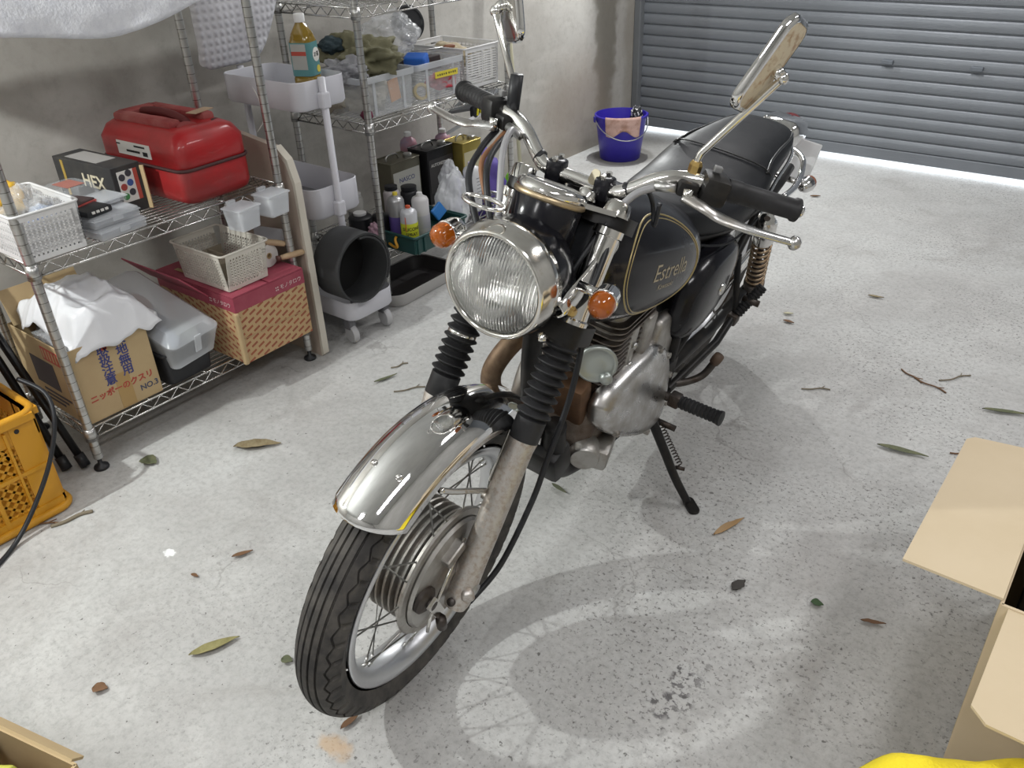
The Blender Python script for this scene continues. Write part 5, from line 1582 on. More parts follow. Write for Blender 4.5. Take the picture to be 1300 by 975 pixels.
def bag_sheet(u, v):
    x = -2.405 + 0.320 * v; y = 0.782 + 0.255 * u
    q = V((x * 7 + 3, y * 7, 0.4))
    rdg = 1 - abs(noise.noise(q * 1.3)) * 2.2
    fine = 1 - abs(noise.noise(q * 3.1 + V((5, 2, 1)))) * 2
    du = 2 * u - 1; dv = 2 * v - 1
    e = max(abs(du), abs(dv))
    z = S1 + H_ + 0.034 + 0.055 * (1 - du * du) * (1 - dv * dv) + 0.026 * rdg + 0.011 * fine
    if e > 0.72:
        z -= 0.055 * ((e - 0.72) / 0.28) ** 1.3 * (1.2 if dv > 0.5 else 0.6)
    x += 0.03 * noise.noise(V((y * 11, 2.0, 7))) * abs(dv); y += 0.025 * noise.noise(V((x * 11, 5.0, 3))) * abs(du)
    return V((x, y, max(z, S1 + H_ + 0.004) if abs(dv) < 0.86 else z))
tag(MB().grid(bag_sheet, 56, 64).obj('carrier_bag', BAG_WHITE, None, True, solid=0.0015), 'crumpled white carrier bag on top of the lettered carton', 'bag')
tag(lump('bubble_wrap', (-2.23, 0.815, S1 + H_ - 0.025), (0.10, 0.045, 0.045), FILM, 14, 0.3, 2.4, 4), 'clear wrap poking out of the lettered carton', 'wrap')
MB().prism([(0, 0), (0.03, 0.008), (0.022, 0.030), (0.004, 0.022)], 0.001, frame((-2.20, 0.855, S1 + H_ + 0.108), (0.3, 1, 0.1), (-0.9, 0.2, 0.15))).obj('tmp', P('green_print', (0.15, 0.5, 0.12), 0.6))
bpy.data.objects.remove(bpy.data.objects['tmp'])

bb = thing('storage_box', 'black plastic box under the clear case', 'box', (-2.235, 1.083, S1), 0.05)
MB().loft([rr_ring(0.27, 0.145, 0.0, 0.015), rr_ring(0.285, 0.16, 0.10, 0.015)]).obj('box_body', BLACK_PL, bb, auto=40)
MB().tube([V((p[0], p[1], 0.100)) for p in rrect(0.292, 0.166, 0.016, 4)], 0.004, 6, closed=True).obj('box_rim', BLACK_PL, bb, True)
cc_ = thing('clear_case', 'tilted clear lidded case full of parts on the black box', 'case', (-2.235, 1.084, S1 + 0.135), 0.05)
cc_.rotation_euler = (radians(4), radians(16), 0.10)
MB().loft([rr_ring(0.35, 0.150, -0.030, 0.02), rr_ring(0.37, 0.170, 0.045, 0.025), rr_ring(0.374, 0.174, 0.050, 0.025), rr_ring(0.374, 0.174, 0.058, 0.025), rr_ring(0.33, 0.13, 0.082, 0.03)]).obj('case_body', CLEAR_MILK, cc_, auto=40)
for i, (x, y, c_) in enumerate(((0.08, -0.03, (0.25, 0.30, 0.40)), (0.09, 0.03, (0.30, 0.33, 0.30)), (0.0, 0.0, (0.15, 0.15, 0.17)), (-0.09, 0.02, (0.45, 0.25, 0.15)), (-0.10, -0.03, (0.2, 0.2, 0.25)))):
    lump('case_contents', (x, y, 0.008), (0.05, 0.03, 0.028), P('part_%d' % i, c_, 0.6), i + 2, 0.2, 2.0, 3, cc_)
MB().box((0.188, 0.0, 0.040), (0.005, 0.022, 0.060), None, 0.002).obj('case_latch', CLEAR_MILK, cc_)

def dash_mat():
    m, nt, N, L, b = node_mat('dash_printed_cardboard')
    tc = N.new('ShaderNodeTexCoord'); sp = N.new('ShaderNodeSeparateXYZ'); L.new(tc.outputs['Object'], sp.inputs[0])
    ad = N.new('ShaderNodeMath'); ad.operation = 'SUBTRACT'; L.new(sp.outputs['Y'], ad.inputs[0]); L.new(sp.outputs['X'], ad.inputs[1])
    cb = N.new('ShaderNodeCombineXYZ'); L.new(ad.outputs[0], cb.inputs['X']); L.new(sp.outputs['Z'], cb.inputs['Y'])
    mp = N.new('ShaderNodeMapping'); mp.inputs['Rotation'].default_value = (0, 0, radians(-22)); mp.inputs['Scale'].default_value = (19, 19, 19)
    L.new(cb.outputs[0], mp.inputs['Vector'])
    br = N.new('ShaderNodeTexBrick'); br.inputs['Scale'].default_value = 1.0
    br.inputs['Color1'].default_value = (0.27, 0.085, 0.05, 1); br.inputs['Color2'].default_value = (0.33, 0.10, 0.05, 1); br.inputs['Mortar'].default_value = (0.47, 0.32, 0.165, 1)
    br.inputs['Mortar Size'].default_value = 0.10; br.inputs['Brick Width'].default_value = 0.66; br.inputs['Row Height'].default_value = 0.34; br.inputs['Mortar Smooth'].default_value = 0.0
    L.new(mp.outputs['Vector'], br.inputs['Vector'])
    L.new(br.outputs['Color'], b.inputs['Base Color'])
    b.inputs['Roughness'].default_value = 0.8
    return m
DASH = dash_mat()
eb = thing('carton', 'dash-printed carton with a dark red lid under the white basket', 'carton', (-2.215, 1.352, S1), 0.02)
eD, eW, eH = 0.385, 0.262, 0.215
MB().box((0, 0, (eH - 0.045) / 2), (eD, eW, eH - 0.045)).obj('carton_body', DASH, eb)
MB().box((0, 0, eH - 0.0225), (eD + 0.002, eW + 0.002, 0.045)).obj('lid_band', INK_MAROON, eb)
for (x0, x1, y0, y1, rz) in ((-eD / 2, eD / 2, -eW / 2, -0.004, 0), (-eD / 2, eD / 2, 0.004, eW / 2, 0)):
    MB().box(((x0 + x1) / 2, (y0 + y1) / 2, eH + 0.003), (x1 - x0, y1 - y0, 0.004)).obj('lid_flap', INK_MAROON, eb)
MB().box((-0.06, -eW / 2 - 0.05, eH + 0.03), (0.30, 0.004, 0.11), Matrix.Rotation(0.75, 3, 'X')).obj('open_flap', INK_MAROON, eb)
MB().box((0.01, -0.085, eH + 0.0065), (0.30, 0.014, 0.001), Matrix.Rotation(0.05, 3, 'Z')).obj('tan_stripe', CARD, eb)
MB().box((0.06, -0.06, eH + 0.007), (0.07, 0.055, 0.001), Matrix.Rotation(0.5, 3, 'Z')).obj('delivery_slip', PAPER_WHITE, eb)
MB().box((eD / 2 + 0.0018, 0.0, eH / 2 - 0.025), (0.0015, eW * 0.98, 0.001)).obj('print_line', CARD, eb)
text_obj('lettering', 'モノタロウ', 0.017, (eD / 2 + 0.0022, 0.078, eH - 0.026), (0, 1, 0), (0, 0, 1), P('pale_pink_ink', (0.62, 0.45, 0.45), 0.6), eb)
text_obj('lettering', 'モノタロウ', 0.017, (0.135, -eW / 2 - 0.0022, eH - 0.026), (1, 0, 0), (0, 0, 1), P('pale_pink_ink', (0.62, 0.45, 0.45), 0.6), eb)
for k_ in range(4):
    MB().box((eD / 2 + 0.002, 0.022 + 0.007 * (k_ % 2), eH - 0.022 - 0.008 * (k_ // 2)), (0.0006, 0.004, 0.004)).obj('logo_square', P('pale_pink_ink', (0.62, 0.45, 0.45), 0.6), eb)
    MB().box((0.078 + 0.007 * (k_ % 2), -eW / 2 - 0.002, eH - 0.022 - 0.008 * (k_ // 2)), (0.004, 0.0006, 0.004)).obj('logo_square', P('pale_pink_ink', (0.62, 0.45, 0.45), 0.6), eb)
MB().box((eD / 2 + 0.001, -eW / 2 - 0.001, (eH - 0.045) / 2), (0.016, 0.016, eH - 0.045), None, 0.005).obj('corner_crease', CARD, eb)

ET = S1 + eH + 0.006
lattice_basket('cream perforated basket on the dash-printed carton', (-2.165, 1.310, ET), 0.03, 0.215, 0.140, 0.115, 0.014, CREAM_PL, 18, 13, 10, 0.0048, 'perforated plastic baskets')
od = thing('card_divider', 'grey cardboard divider inside the cream basket', 'divider', (-2.18, 1.310, ET + 0.008), 0.03)
for (x, y, sx, sy) in ((0, 0, 0.11, 0.003), (0.055, 0, 0.003, 0.10), (-0.055, 0, 0.003, 0.10)):
    MB().box((x, y, 0.035), (sx, sy, 0.065)).obj('divider_wall', P('grey_card', (0.28, 0.24, 0.18), 0.8), od)
pr_ = thing('paper_roll', 'white paper roll lying beside the cream basket', 'roll', (-2.16, 1.432, ET + 0.036), 0)
MB().lathe([(0.010, -0.04), (0.036, -0.04), (0.036, 0.05), (0.010, 0.05)], (0, 0, 0), (1, 0.1, 0), 24, closed=True).obj('roll_sheet', PAPER_WHITE, pr_, auto=40)
MB().lathe([(0.007, -0.041), (0.010, -0.041), (0.010, 0.051), (0.007, 0.051)], (0, 0, 0), (1, 0.1, 0), 16, closed=True).obj('roll_core', CARD, pr_, auto=40)
WOOD = P('pale_wood', (0.52, 0.38, 0.24), 0.6, col2=(0.45, 0.31, 0.18), nscale=20)
for i, (x, y, z, dx, dy, lbl) in enumerate(((-2.12, 1.425, ET + 0.086, 0.25, 0.9, 'wooden brush handle on the paper roll'), (-2.09, 1.462, ET + 0.025, 0.25, 0.95, 'wooden brush handle poking past the carton corner'))):
    bh = thing('brush', lbl, 'brush', (x, y, z))
    d = V((dx, dy, -0.35 if i == 0 else 0.0)).normalized()
    MB().tube([V((0, 0, 0)), d * 0.02, d * 0.05, d * 0.075, d * 0.08], [0.007, 0.0095, 0.010, 0.009, 0.005], 12).obj('brush_handle', WOOD, bh, True)
    MB().tube([-d * 0.012, d * 0.0], [0.010, 0.008], 10).obj('brush_ferrule', P('dark_red_ferrule', (0.12, 0.05, 0.04), 0.5), bh, True)
tag(MB().box((-2.175, 1.495, ET + 0.070), (0.11, 0.006, 0.055), Matrix.Rotation(0.25, 3, 'Z')).obj('paper_card', P('tag_card', (0.55, 0.56, 0.60), 0.6)), 'pale card tag tucked beside the rack post', 'card')

# two small translucent tubs hooked over the front rail
def hook_tub(label, loc, rz):
    t = thing('hanging_tub', label, 'tub', loc, rz, 'tubs hooked on the rack')
    MB().loft([rr_ring(0.062, 0.068, 0.0, 0.008), rr_ring(0.072, 0.080, 0.058, 0.010)], capb=False).obj('tub_body', CLEAR_MILK, t, auto=40, solid=0.0025)
    MB().box((0, 0, 0.060), (0.076, 0.084, 0.006), None, 0.002).obj('tub_lid', CLEAR_MILK, t)
    MB().box((-0.038, 0, 0.066), (0.012, 0.03, 0.014), None, 0.003).obj('tub_hook', CLEAR_MILK, t)
hook_tub('small frosted tub hooked on the rail below the red can', (-2.036, 1.325, 0.535), 0.15)
hook_tub('small frosted tub hooked on the rail next to the post', (-2.036, 1.432, 0.545), 0.10)

# beige board standing between rack and cart
bo = MB().prism([(-0.20, 0.0), (0.185, 0.0), (0.195, 0.012), (0.195, 0.60), (0.175, 0.665), (0.13, 0.70), (-0.20, 0.74)], 0.020, frame((-2.255, 1.560, 0.0), (1, 0, 0), (0, 0.0, 1)))
tag(bo.obj('board', P('beige_board', (0.45, 0.37, 0.31), 0.6, col2=(0.41, 0.34, 0.28), nscale=6)), 'beige board with a rounded corner standing beside the rack', 'board')
MB().prism([(0.187, 0.002), (0.1985, 0.012), (0.1985, 0.60), (0.178, 0.668), (0.132, 0.704), (0.126, 0.692), (0.168, 0.655), (0.187, 0.59)], 0.024, frame((-2.255, 1.562, 0.0), (1, 0, 0), (0, 0.0, 1))).obj('edge_band', P('cream_edge', (0.62, 0.58, 0.50), 0.5), bpy.data.objects['board'])

# ------------------------------------------------------------------ rolling cart
cart = thing('rolling_cart', 'pale grey three-tier rolling cart between the racks', 'cart', (-2.305, 1.752, 0))
def tray(zb, zt, x0, x1, hw):
    b = MB()
    cxm = (x0 + x1) / 2; L_ = x1 - x0
    o = lambda l, w, z, r: [V((cxm + p[0], p[1], z)) for p in rrect(l, w, r, 6)]
    b.loft([o(L_ - 0.012, hw * 2 - 0.012, zb, 0.035), o(L_, hw * 2, zb + 0.008, 0.04), o(L_, hw * 2, zt, 0.04), o(L_ - 0.003, hw * 2 - 0.003, zt + 0.002, 0.04), o(L_ - 0.006, hw * 2 - 0.006, zt, 0.038), o(L_ - 0.006, hw * 2 - 0.006, zb + 0.010, 0.036)], True, True, True)
    tr = b.obj('tray', GREY_PL, cart, auto=40)
    MB().prism(rrect(L_ - 0.012, hw * 2 - 0.012, 0.034, 6, cxm), 0.003, Matrix.Translation((0, 0, zb + 0.0105))).obj('tray_mat', GREY_IN, tr)
    return tr
tray(0.775, 0.860, -0.195, 0.185, 0.105)
tray(0.430, 0.530, -0.195, 0.185, 0.105)
tray(0.092, 0.158, -0.195, 0.290, 0.105)
for x in (-0.205, 0.196):
    MB().tube([V((x, -0.012, 0.075)), V((x, -0.012, 0.868))], 0.0115, 14).obj('cart_pole', GREY_PL, cart, True)
    for z in (0.800, 0.455):
        MB().box((x, -0.012, z), (0.028, 0.034, 0.05), None, 0.006).obj('pole_clip', GREY_PL, cart)
for (x, y) in ((-0.17, -0.08), (-0.17, 0.08), (0.25, -0.08), (0.25, 0.08)):
    w_ = MB().lathe([(0.0, -0.011), (0.030, -0.011), (0.033, -0.006), (0.033, 0.006), (0.030, 0.011), (0.0, 0.011)], (x, y, 0.033), (0.2, 1, 0), 20).obj('caster', P('grey_caster', (0.45, 0.45, 0.46), 0.5), cart, auto=40)
    MB().box((x - 0.008, y, 0.075), (0.035, 0.03, 0.05), None, 0.006).obj('caster_fork', P('dark_caster', (0.12, 0.12, 0.13), 0.5), w_)
# tea bottle
bt = thing('tea_bottle', 'large green tea bottle standing in the top tray of the cart', 'bottle', (-2.232, 1.790, 0.789), 0.4)
TEA = P('green_tea', (0.30, 0.19, 0.015), 0.08, 0.0, trans=0.25, coat=0.6)
MB().loft([rr_ring(0.060, 0.060, 0.0, 0.015), rr_ring(0.072, 0.072, 0.006, 0.018), rr_ring(0.072, 0.072, 0.06, 0.018), rr_ring(0.068, 0.068, 0.064, 0.018), rr_ring(0.072, 0.072, 0.07, 0.018), rr_ring(0.072, 0.072, 0.165, 0.018), rr_ring(0.060, 0.060, 0.19, 0.02), rr_ring(0.036, 0.036, 0.215, 0.017), rr_ring(0.028, 0.028, 0.222, 0.0139)]).obj('bottle_body', TEA, bt, auto=40)
MB().lathe([(0.0, 0.222), (0.0165, 0.222), (0.0165, 0.244), (0.015, 0.246), (0.0, 0.246)], (0, 0, 0), (0, 0, 1), 20).obj('bottle_cap', WHITE_PL, bt, auto=40)
MB().loft([rr_ring(0.0735, 0.0735, 0.068, 0.019), rr_ring(0.0735, 0.0735, 0.166, 0.019)], capa=False, capb=False).obj('bottle_label', P('teal_label', (0.10, 0.26, 0.27), 0.4), bt, auto=40)
MB().lathe([(0.021, 0), (0.021, 0.0008), (0, 0.0008)], (0.037, 0.004, 0.128), (1, 0, 0), 24).obj('label_oval', PAPER_WHITE, bt)
text_obj('lettering', 'お茶', 0.016, (0.0382, 0.004, 0.128), (0, 1, 0), (0, 0, 1), INK, bt)
MB().lathe([(0.011, 0), (0.011, 0.0008), (0, 0.0008)], (0.037, 0.010, 0.085), (1, 0, 0), 20).obj('yellow_mark', P('yellow_mark', (0.65, 0.55, 0.08), 0.5), bt)
MB().box((0.0, -0.0372, 0.125), (0.050, 0.001, 0.075)).obj('side_text', P('label_grey', (0.40, 0.40, 0.38), 0.5), bt)
MB().box((0.0, -0.0378, 0.135), (0.050, 0.001, 0.012)).obj('red_band', INK_RED, bt)
MB().tube(smooth_path([V((-2.36, 1.655, 0.855)), V((-2.30, 1.640, 0.80)), V((-2.29, 1.635, 0.74)), V((-2.32, 1.625, 0.70))], 6), 0.0018, 6).obj('string', PAPER_WHITE, None, True)
tag(bpy.data.objects['string'], 'thin white string hanging over the top tray edge', 'string')
tag(lump('checked_cloth', (-2.235, 1.72, 0.463), (0.07, 0.05, 0.02), P('plaid_cloth', (0.16, 0.06, 0.06), 0.9, col2=(0.45, 0.42, 0.42), nscale=60, lo=0.52, hi=0.56), 6, 0.3, 2.2, 4), 'dark red checked cloth in the middle tray of the cart', 'cloth')
# rubber mat roll resting on the lowest tray
ro = thing('mat_roll', 'rolled black rubber mat resting on the lowest cart tray', 'mat roll', (-2.02, 1.695, 0.2855), 0)
spiral = []
pr1 = []
for i in range(97):
    a = -0.6 + 2 * pi * 1.35 * i / 96
    r = 0.120 - 0.0095 * (i / 96) * 1.35
    pr1.append((r, a))
def sp_ring(x):
    outer = [V((x, r * cos(a), r * sin(a) * 1.02)) for (r, a) in pr1]
    inner = [V((x, (r - 0.007) * cos(a), (r - 0.007) * sin(a) * 1.02)) for (r, a) in reversed(pr1)]
    return outer + inner
MB().loft([sp_ring(-0.075), sp_ring(0.045)]).obj('rolled_sheet', P('rubber_mat', (0.035, 0.036, 0.038), 0.75), ro, auto=50)
MB().lathe([(0.108, -0.070), (0.0, -0.070)], (0, 0, 0), (1, 0, 0), 40).obj('roll_shade', P('roll_shade_black', (0.01, 0.01, 0.01), 0.9), ro)  # near-black disc paints the shade inside the hollow roll

# ------------------------------------------------------------------ taller rack: bins and contents on the middle shelf
def clear_bin(label, loc, sx, sy, H, group):
    t = thing('clear_bin', label, 'bin', loc, 0, group)
    MB().loft([rr_ring(sx - 0.02, sy - 0.02, 0.0, 0.012), rr_ring(sx - 0.004, sy - 0.004, H, 0.014)], capb=False).obj('bin_body', CLEAR, t, auto=40, solid=0.0025)
    MB().loft([rr_ring(sx - 0.004, sy - 0.004, H - 0.022, 0.014), rr_ring(sx + 0.008, sy + 0.008, H - 0.020, 0.016), rr_ring(sx + 0.010, sy + 0.010, H, 0.016), rr_ring(sx, sy, H + 0.001, 0.015)], capa=False, capb=False).obj('bin_rim', CLEAR_MILK, t, auto=40)
    for (y) in (-sy * 0.28, sy * 0.28):
        MB().box((sx / 2 - 0.004, y, H * 0.45), (0.004, 0.012, H * 0.85), None, 0.001).obj('bin_rib', CLEAR_MILK, t)
    return t
clear_bin('clear bin holding the khaki cloth on the taller rack', (-2.365, 2.125, U2), 0.30, 0.255, 0.135, 'clear bins')
clear_bin('clear bin with a yellow tape label on the taller rack', (-2.365, 2.392, U2), 0.30, 0.255, 0.135, 'clear bins')
tag(MB().box((-2.2125, 2.42, U2 + 0.085), (0.001, 0.125, 0.022), Matrix.Rotation(-0.02, 3, 'X')).obj('tape_label', P('yellow_tape', (0.72, 0.60, 0.06), 0.5)), 'yellow tape strip stuck on the second clear bin', 'label')
for i in range(9):
    MB().box((-2.2118, 2.372 + 0.0115 * i + (0.004 if i > 4 else 0), U2 + 0.085), (0.0006, 0.006, 0.007 if i % 3 else 0.005)).obj('handwriting', INK, bpy.data.objects['tape_label'])
KHAKI = P('khaki_cloth', (0.19, 0.18, 0.11), 0.85, col2=(0.14, 0.135, 0.08), nscale=10, bump=0.3, bscale=40)
GREYC = P('grey_cloth', (0.36, 0.36, 0.38), 0.85, col2=(0.25, 0.25, 0.27), nscale=9, bump=0.3, bscale=40)
tag(lump('khaki_cloth', (-2.375, 2.150, U2 + 0.170), (0.145, 0.105, 0.072), KHAKI, 21, 0.45, 1.7, 5, ridge=0.35), 'crumpled khaki cloth heaped on the first clear bin', 'cloth')
tag(lump('grey_cloth', (-2.33, 2.045, U2 + 0.145), (0.085, 0.065, 0.045), GREYC, 22, 0.4, 2.0, 5, ridge=0.3), 'crumpled grey cloth spilling by the rack post', 'cloth')
tag(lump('dark_bundle', (-2.44, 2.09, U2 + 0.215), (0.05, 0.05, 0.028), P('teal_black', (0.03, 0.05, 0.06), 0.8), 23, 0.3, 2.0, 4), 'dark bundle on top of the khaki cloth', 'cloth')
tag(lump('work_gloves', (-2.33, 2.10, U2 + 0.060), (0.095, 0.095, 0.055), P('cream_gloves', (0.55, 0.52, 0.44), 0.8, col2=(0.40, 0.38, 0.32), nscale=14), 24, 0.35, 2.2, 4, ridge=0.3), 'cream work gloves inside the first clear bin', 'gloves')
tag(MB().box((-2.236, 2.165, U2 + 0.07), (0.006, 0.05, 0.075), Matrix.Rotation(0.15, 3, 'X'), 0.002).obj('orange_card', P('orange_card', (0.62, 0.28, 0.08), 0.6)), 'orange card standing inside the first clear bin', 'card')
tag(lump('plastic_bag', (-2.41, 2.345, U2 + 0.215), (0.10, 0.105, 0.075), FILM, 25, 0.28, 1.5, 5, ridge=0.18), 'clear plastic bag heaped on the second clear bin', 'bag')
tag(MB().box((-2.28, 2.335, U2 + 0.138), (0.085, 0.055, 0.04), Matrix.Rotation(0.4, 3, 'Z') @ Matrix.Rotation(0.3, 3, 'X'), 0.008).obj('blue_pouch', P('blue_plastic', (0.02, 0.12, 0.50), 0.4)), 'blue pouch at the front of the second clear bin', 'pouch')
tag(MB().box((-2.37, 2.43, U2 + 0.105), (0.16, 0.10, 0.05), Matrix.Rotation(-0.1, 3, 'Y'), 0.004).obj('dark_box', P('dark_brown_box', (0.045, 0.035, 0.035), 0.5)), 'dark box lying in the second clear bin', 'box')
tag(lump('red_rag', (-2.265, 2.445, U2 + 0.050), (0.045, 0.060, 0.030), P('red_rag', (0.42, 0.04, 0.06), 0.7), 26, 0.3, 2.2, 4), 'red rag inside the second clear bin', 'rag')
tr_ = thing('tape_roll', 'yellow tape roll inside the second clear bin', 'tape', (-2.25, 2.315, U2 + 0.034))
MB().lathe([(0.020, -0.012), (0.030, -0.012), (0.030, 0.012), (0.020, 0.012)], (0, 0, 0), (0.8, -0.5, 0.3), 24, closed=True).obj('tape_body', P('kraft_tape', (0.55, 0.40, 0.10), 0.4), tr_, auto=40)
dk = thing('speaker_disc', 'black round disc standing behind the clear bins', 'disc', (-2.53, 2.56, U2 + 0.22))
MB().lathe([(0.0, -0.012), (0.062, -0.012), (0.068, -0.005), (0.068, 0.010), (0.060, 0.012), (0.055, 0.006), (0.0, 0.004)], (0, 0, 0), (0.9, -0.35, 0.2), 36).obj('disc_body', BLACK_PL, dk, auto=40)
lattice_basket('white slotted basket at the far end of the taller rack', (-2.365, 2.632, U2), 0, 0.29, 0.195, 0.148, 0.006, WHITE_PL, 14, 2, 13, 0.005, 'slotted baskets', True)
tag(lump('parcel_wrap', (-2.38, 2.62, U2 + 0.10), (0.09, 0.06, 0.05), P('tan_paper', (0.45, 0.38, 0.26), 0.8), 28, 0.3, 2.0, 4), 'tan paper bundle inside the slotted white basket', 'bundle')
sd = thing('screwdriver', 'long screwdriver lying across the clear bins', 'screwdriver', (-2.33, 2.50, U2 + 0.152), 1.2)
MB().tube([V((-0.10, 0, 0)), V((0.03, 0, 0))], 0.0025, 6).obj('shaft', STEEL, sd, True)
MB().tube([V((0.03, 0, 0)), V((0.04, 0, 0)), V((0.075, 0, 0)), V((0.08, 0, 0))], [0.004, 0.008, 0.008, 0.004], 10).obj('handle', P('brown_grip', (0.25, 0.10, 0.05), 0.5), sd, True)
tag(lump('cream_bag', (-2.40, 2.015, U2 + 0.055), (0.07, 0.022, 0.06), P('cream_bag', (0.45, 0.40, 0.32), 0.8), 31, 0.25, 2.0, 4), 'cream cloth bag squeezed beside the first clear bin', 'bag')
tag(lump('maroon_pouch', (-2.22, 2.008, U2 + 0.016), (0.024, 0.020, 0.018), P('maroon_pouch', (0.16, 0.03, 0.06), 0.7), 32, 0.2, 2.0, 3), 'small maroon pouch on the shelf by the post', 'pouch')

# pieces under the middle shelf at its far end
tag(MB().box((-2.285, 2.655, 0.600), (0.20, 0.14, 0.012), Matrix.Rotation(0.35, 3, 'X') @ Matrix.Rotation(-0.25, 3, 'Y'), 0.002).obj('grey_folder', P('grey_folder', (0.30, 0.31, 0.33), 0.5)), 'grey folder slung under the shelf of the taller rack', 'folder')
tag(MB().box((-2.245, 2.56, 0.545), (0.10, 0.18, 0.014), Matrix.Rotation(0.15, 3, 'X') @ Matrix.Rotation(-0.5, 3, 'Y'), 0.003).obj('white_booklet', P('booklet', (0.66, 0.67, 0.70), 0.5)), 'white booklet slung under the taller rack shelf', 'booklet')
tm = thing('tape_measure', 'yellow and black tape measure beneath the bins', 'tape measure', (-2.215, 2.575, 0.585), 0.3)
MB().box((0, 0, 0), (0.030, 0.055, 0.045), None, 0.010).obj('measure_case', BLACK_PL, tm, auto=40)
MB().tube(smooth_path([V((0.016, -0.018, -0.012)), V((0.018, -0.012, 0.012)), V((0.018, 0.008, 0.014)), V((0.018, 0.012, -0.004)), V((0.016, 0.022, -0.012))], 5), 0.0045, 8).obj('yellow_stripe', P('bright_yellow', (0.75, 0.66, 0.03), 0.5), tm, True)

# ------------------------------------------------------------------ lower shelf: tins, bottles, crate
def tin(label, x, y, sx, sy, H, mat, panel, rz=0.0, words=None):
    t = thing('square_tin', label, 'tin', (x, y, U1), rz, 'square tins')
    MB().box((0, 0, H / 2), (sx, sy, H), None, 0.005).obj('tin_body', mat, t, auto=40)
    MB().tube([V((p[0], p[1], H)) for p in rrect(sx, sy, 0.006, 3)], 0.003, 6, closed=True).obj('tin_rim', mat, t, True)
    MB().lathe([(0.018, 0), (0.018, 0.012), (0.015, 0.015), (0, 0.015)], (sx * 0.2, sy * 0.28, H), (0, 0, 1), 18).obj('tin_cap', STEEL, t, auto=40)
    MB().tube(smooth_path([V((0, -sy * 0.32, H)), V((0, -sy * 0.28, H + 0.018)), V((0, 0.0, H + 0.020)), V((0, sy * 0.1, H))], 5), 0.004, 8).obj('tin_handle', STEEL, t, True)
    MB().box((sx / 2 + 0.0006, 0, H * 0.52), (0.001, sy * 0.9, H * 0.62)).obj('tin_panel', panel, t)
    if words:
        text_obj('lettering', words[0], words[1], (sx / 2 + 0.0014, 0, H * words[2]), (0, 1, 0), (0, 0, 1), words[3], t)
    return t
OLIVE = P('olive_tin', (0.16, 0.15, 0.11), 0.35, 0.6)
tin('olive square tin with a blue and white label', -2.455, 2.345, 0.11, 0.165, 0.215, OLIVE, P('pale_label', (0.50, 0.50, 0.46), 0.5), 0.0, ('NASCO', 0.026, 0.66, INK_BLUE))
tin('black square tin with silver lettering', -2.435, 2.530, 0.11, 0.160, 0.225, P('black_tin', (0.02, 0.02, 0.022), 0.3, 0.4), P('black_tin_panel', (0.025, 0.022, 0.025), 0.4), 0.0, ('AUTOREFINISH', 0.018, 0.72, PAPER_WHITE))
tin('gold square tin at the end of the shelf', -2.385, 2.675, 0.11, 0.120, 0.225, P('gold_tin', (0.42, 0.33, 0.09), 0.3, 0.7), P('gold_panel', (0.50, 0.46, 0.30), 0.4))
def round_can(name, label, cat, x, y, z, r, H, body, cap, capmat, band=None, bz=(0.3, 0.6), group=None, neck=True):
    t = thing(name, label, cat, (x, y, z), 0, group)
    MB().lathe([(r * 0.94, 0), (r, 0.003), (r, H * 0.82), (r * 0.86, H * 0.88), (r * 0.45, H * 0.92), (r * 0.42, H * 0.94)], (0, 0, 0), (0, 0, 1), 28, True, True).obj('can_body', body, t, auto=40)
    MB().lathe([(r * cap, H * 0.90), (r * cap, H * 0.99), (r * cap * 0.85, H), (0, H)], (0, 0, 0), (0, 0, 1), 20).obj('can_cap', capmat, t, auto=40)
    if band:
        MB().lathe([(r + 0.0005, H * bz[0]), (r + 0.0008, H * bz[0] + 0.001), (r + 0.0008, H * bz[1]), (r + 0.0005, H * bz[1])], (0, 0, 0), (0, 0, 1), 28).obj('can_band', band, t, auto=40)
    return t
PINK_L = P('pink_label', (0.48, 0.24, 0.29), 0.45, col2=(0.36, 0.30, 0.42), nscale=20)
CAPW = P('cap_white', (0.66, 0.66, 0.66), 0.4)
round_can('additive_bottle', 'pink labelled bottle against the wall behind the black tin', 'bottle', -2.535, 2.505, U1, 0.036, 0.275, PINK_L, 0.42, CAPW, P('dark_label', (0.16, 0.05, 0.08), 0.5), (0.52, 0.66), 'pink bottles')
round_can('additive_bottle', 'pink labelled bottle against the wall behind the gold tin', 'bottle', -2.50, 2.680, U1, 0.036, 0.255, PINK_L, 0.42, CAPW, P('dark_label', (0.16, 0.05, 0.08), 0.5), (0.50, 0.64), 'pink bottles')
wc = round_can('cleaner_can', 'tall white can with a lilac cap at the shelf front', 'can', -2.205, 2.520, U1, 0.036, 0.195, P('white_can', (0.60, 0.60, 0.62), 0.4), 0.40, P('lilac_cap', (0.50, 0.45, 0.60), 0.4))
for i in range(7):
    MB().box((0.0362, 0.0, 0.135 - 0.014 * i), (0.0006, 0.030 - 0.004 * (i % 3), 0.0025)).obj('can_print', P('print_grey', (0.18, 0.18, 0.2), 0.6), wc)
SPR = U1 + 0.022
sc = round_can('spray_can', 'silicone spray can with a yellow band in the green crate', 'spray can', -2.115, 2.055, SPR, 0.0315, 0.145, P('spray_white', (0.56, 0.57, 0.60), 0.35, 0.2), 0.30, P('red_nozzle', (0.50, 0.08, 0.03), 0.5), P('yellow_band', (0.62, 0.66, 0.04), 0.45), (0.10, 0.58))
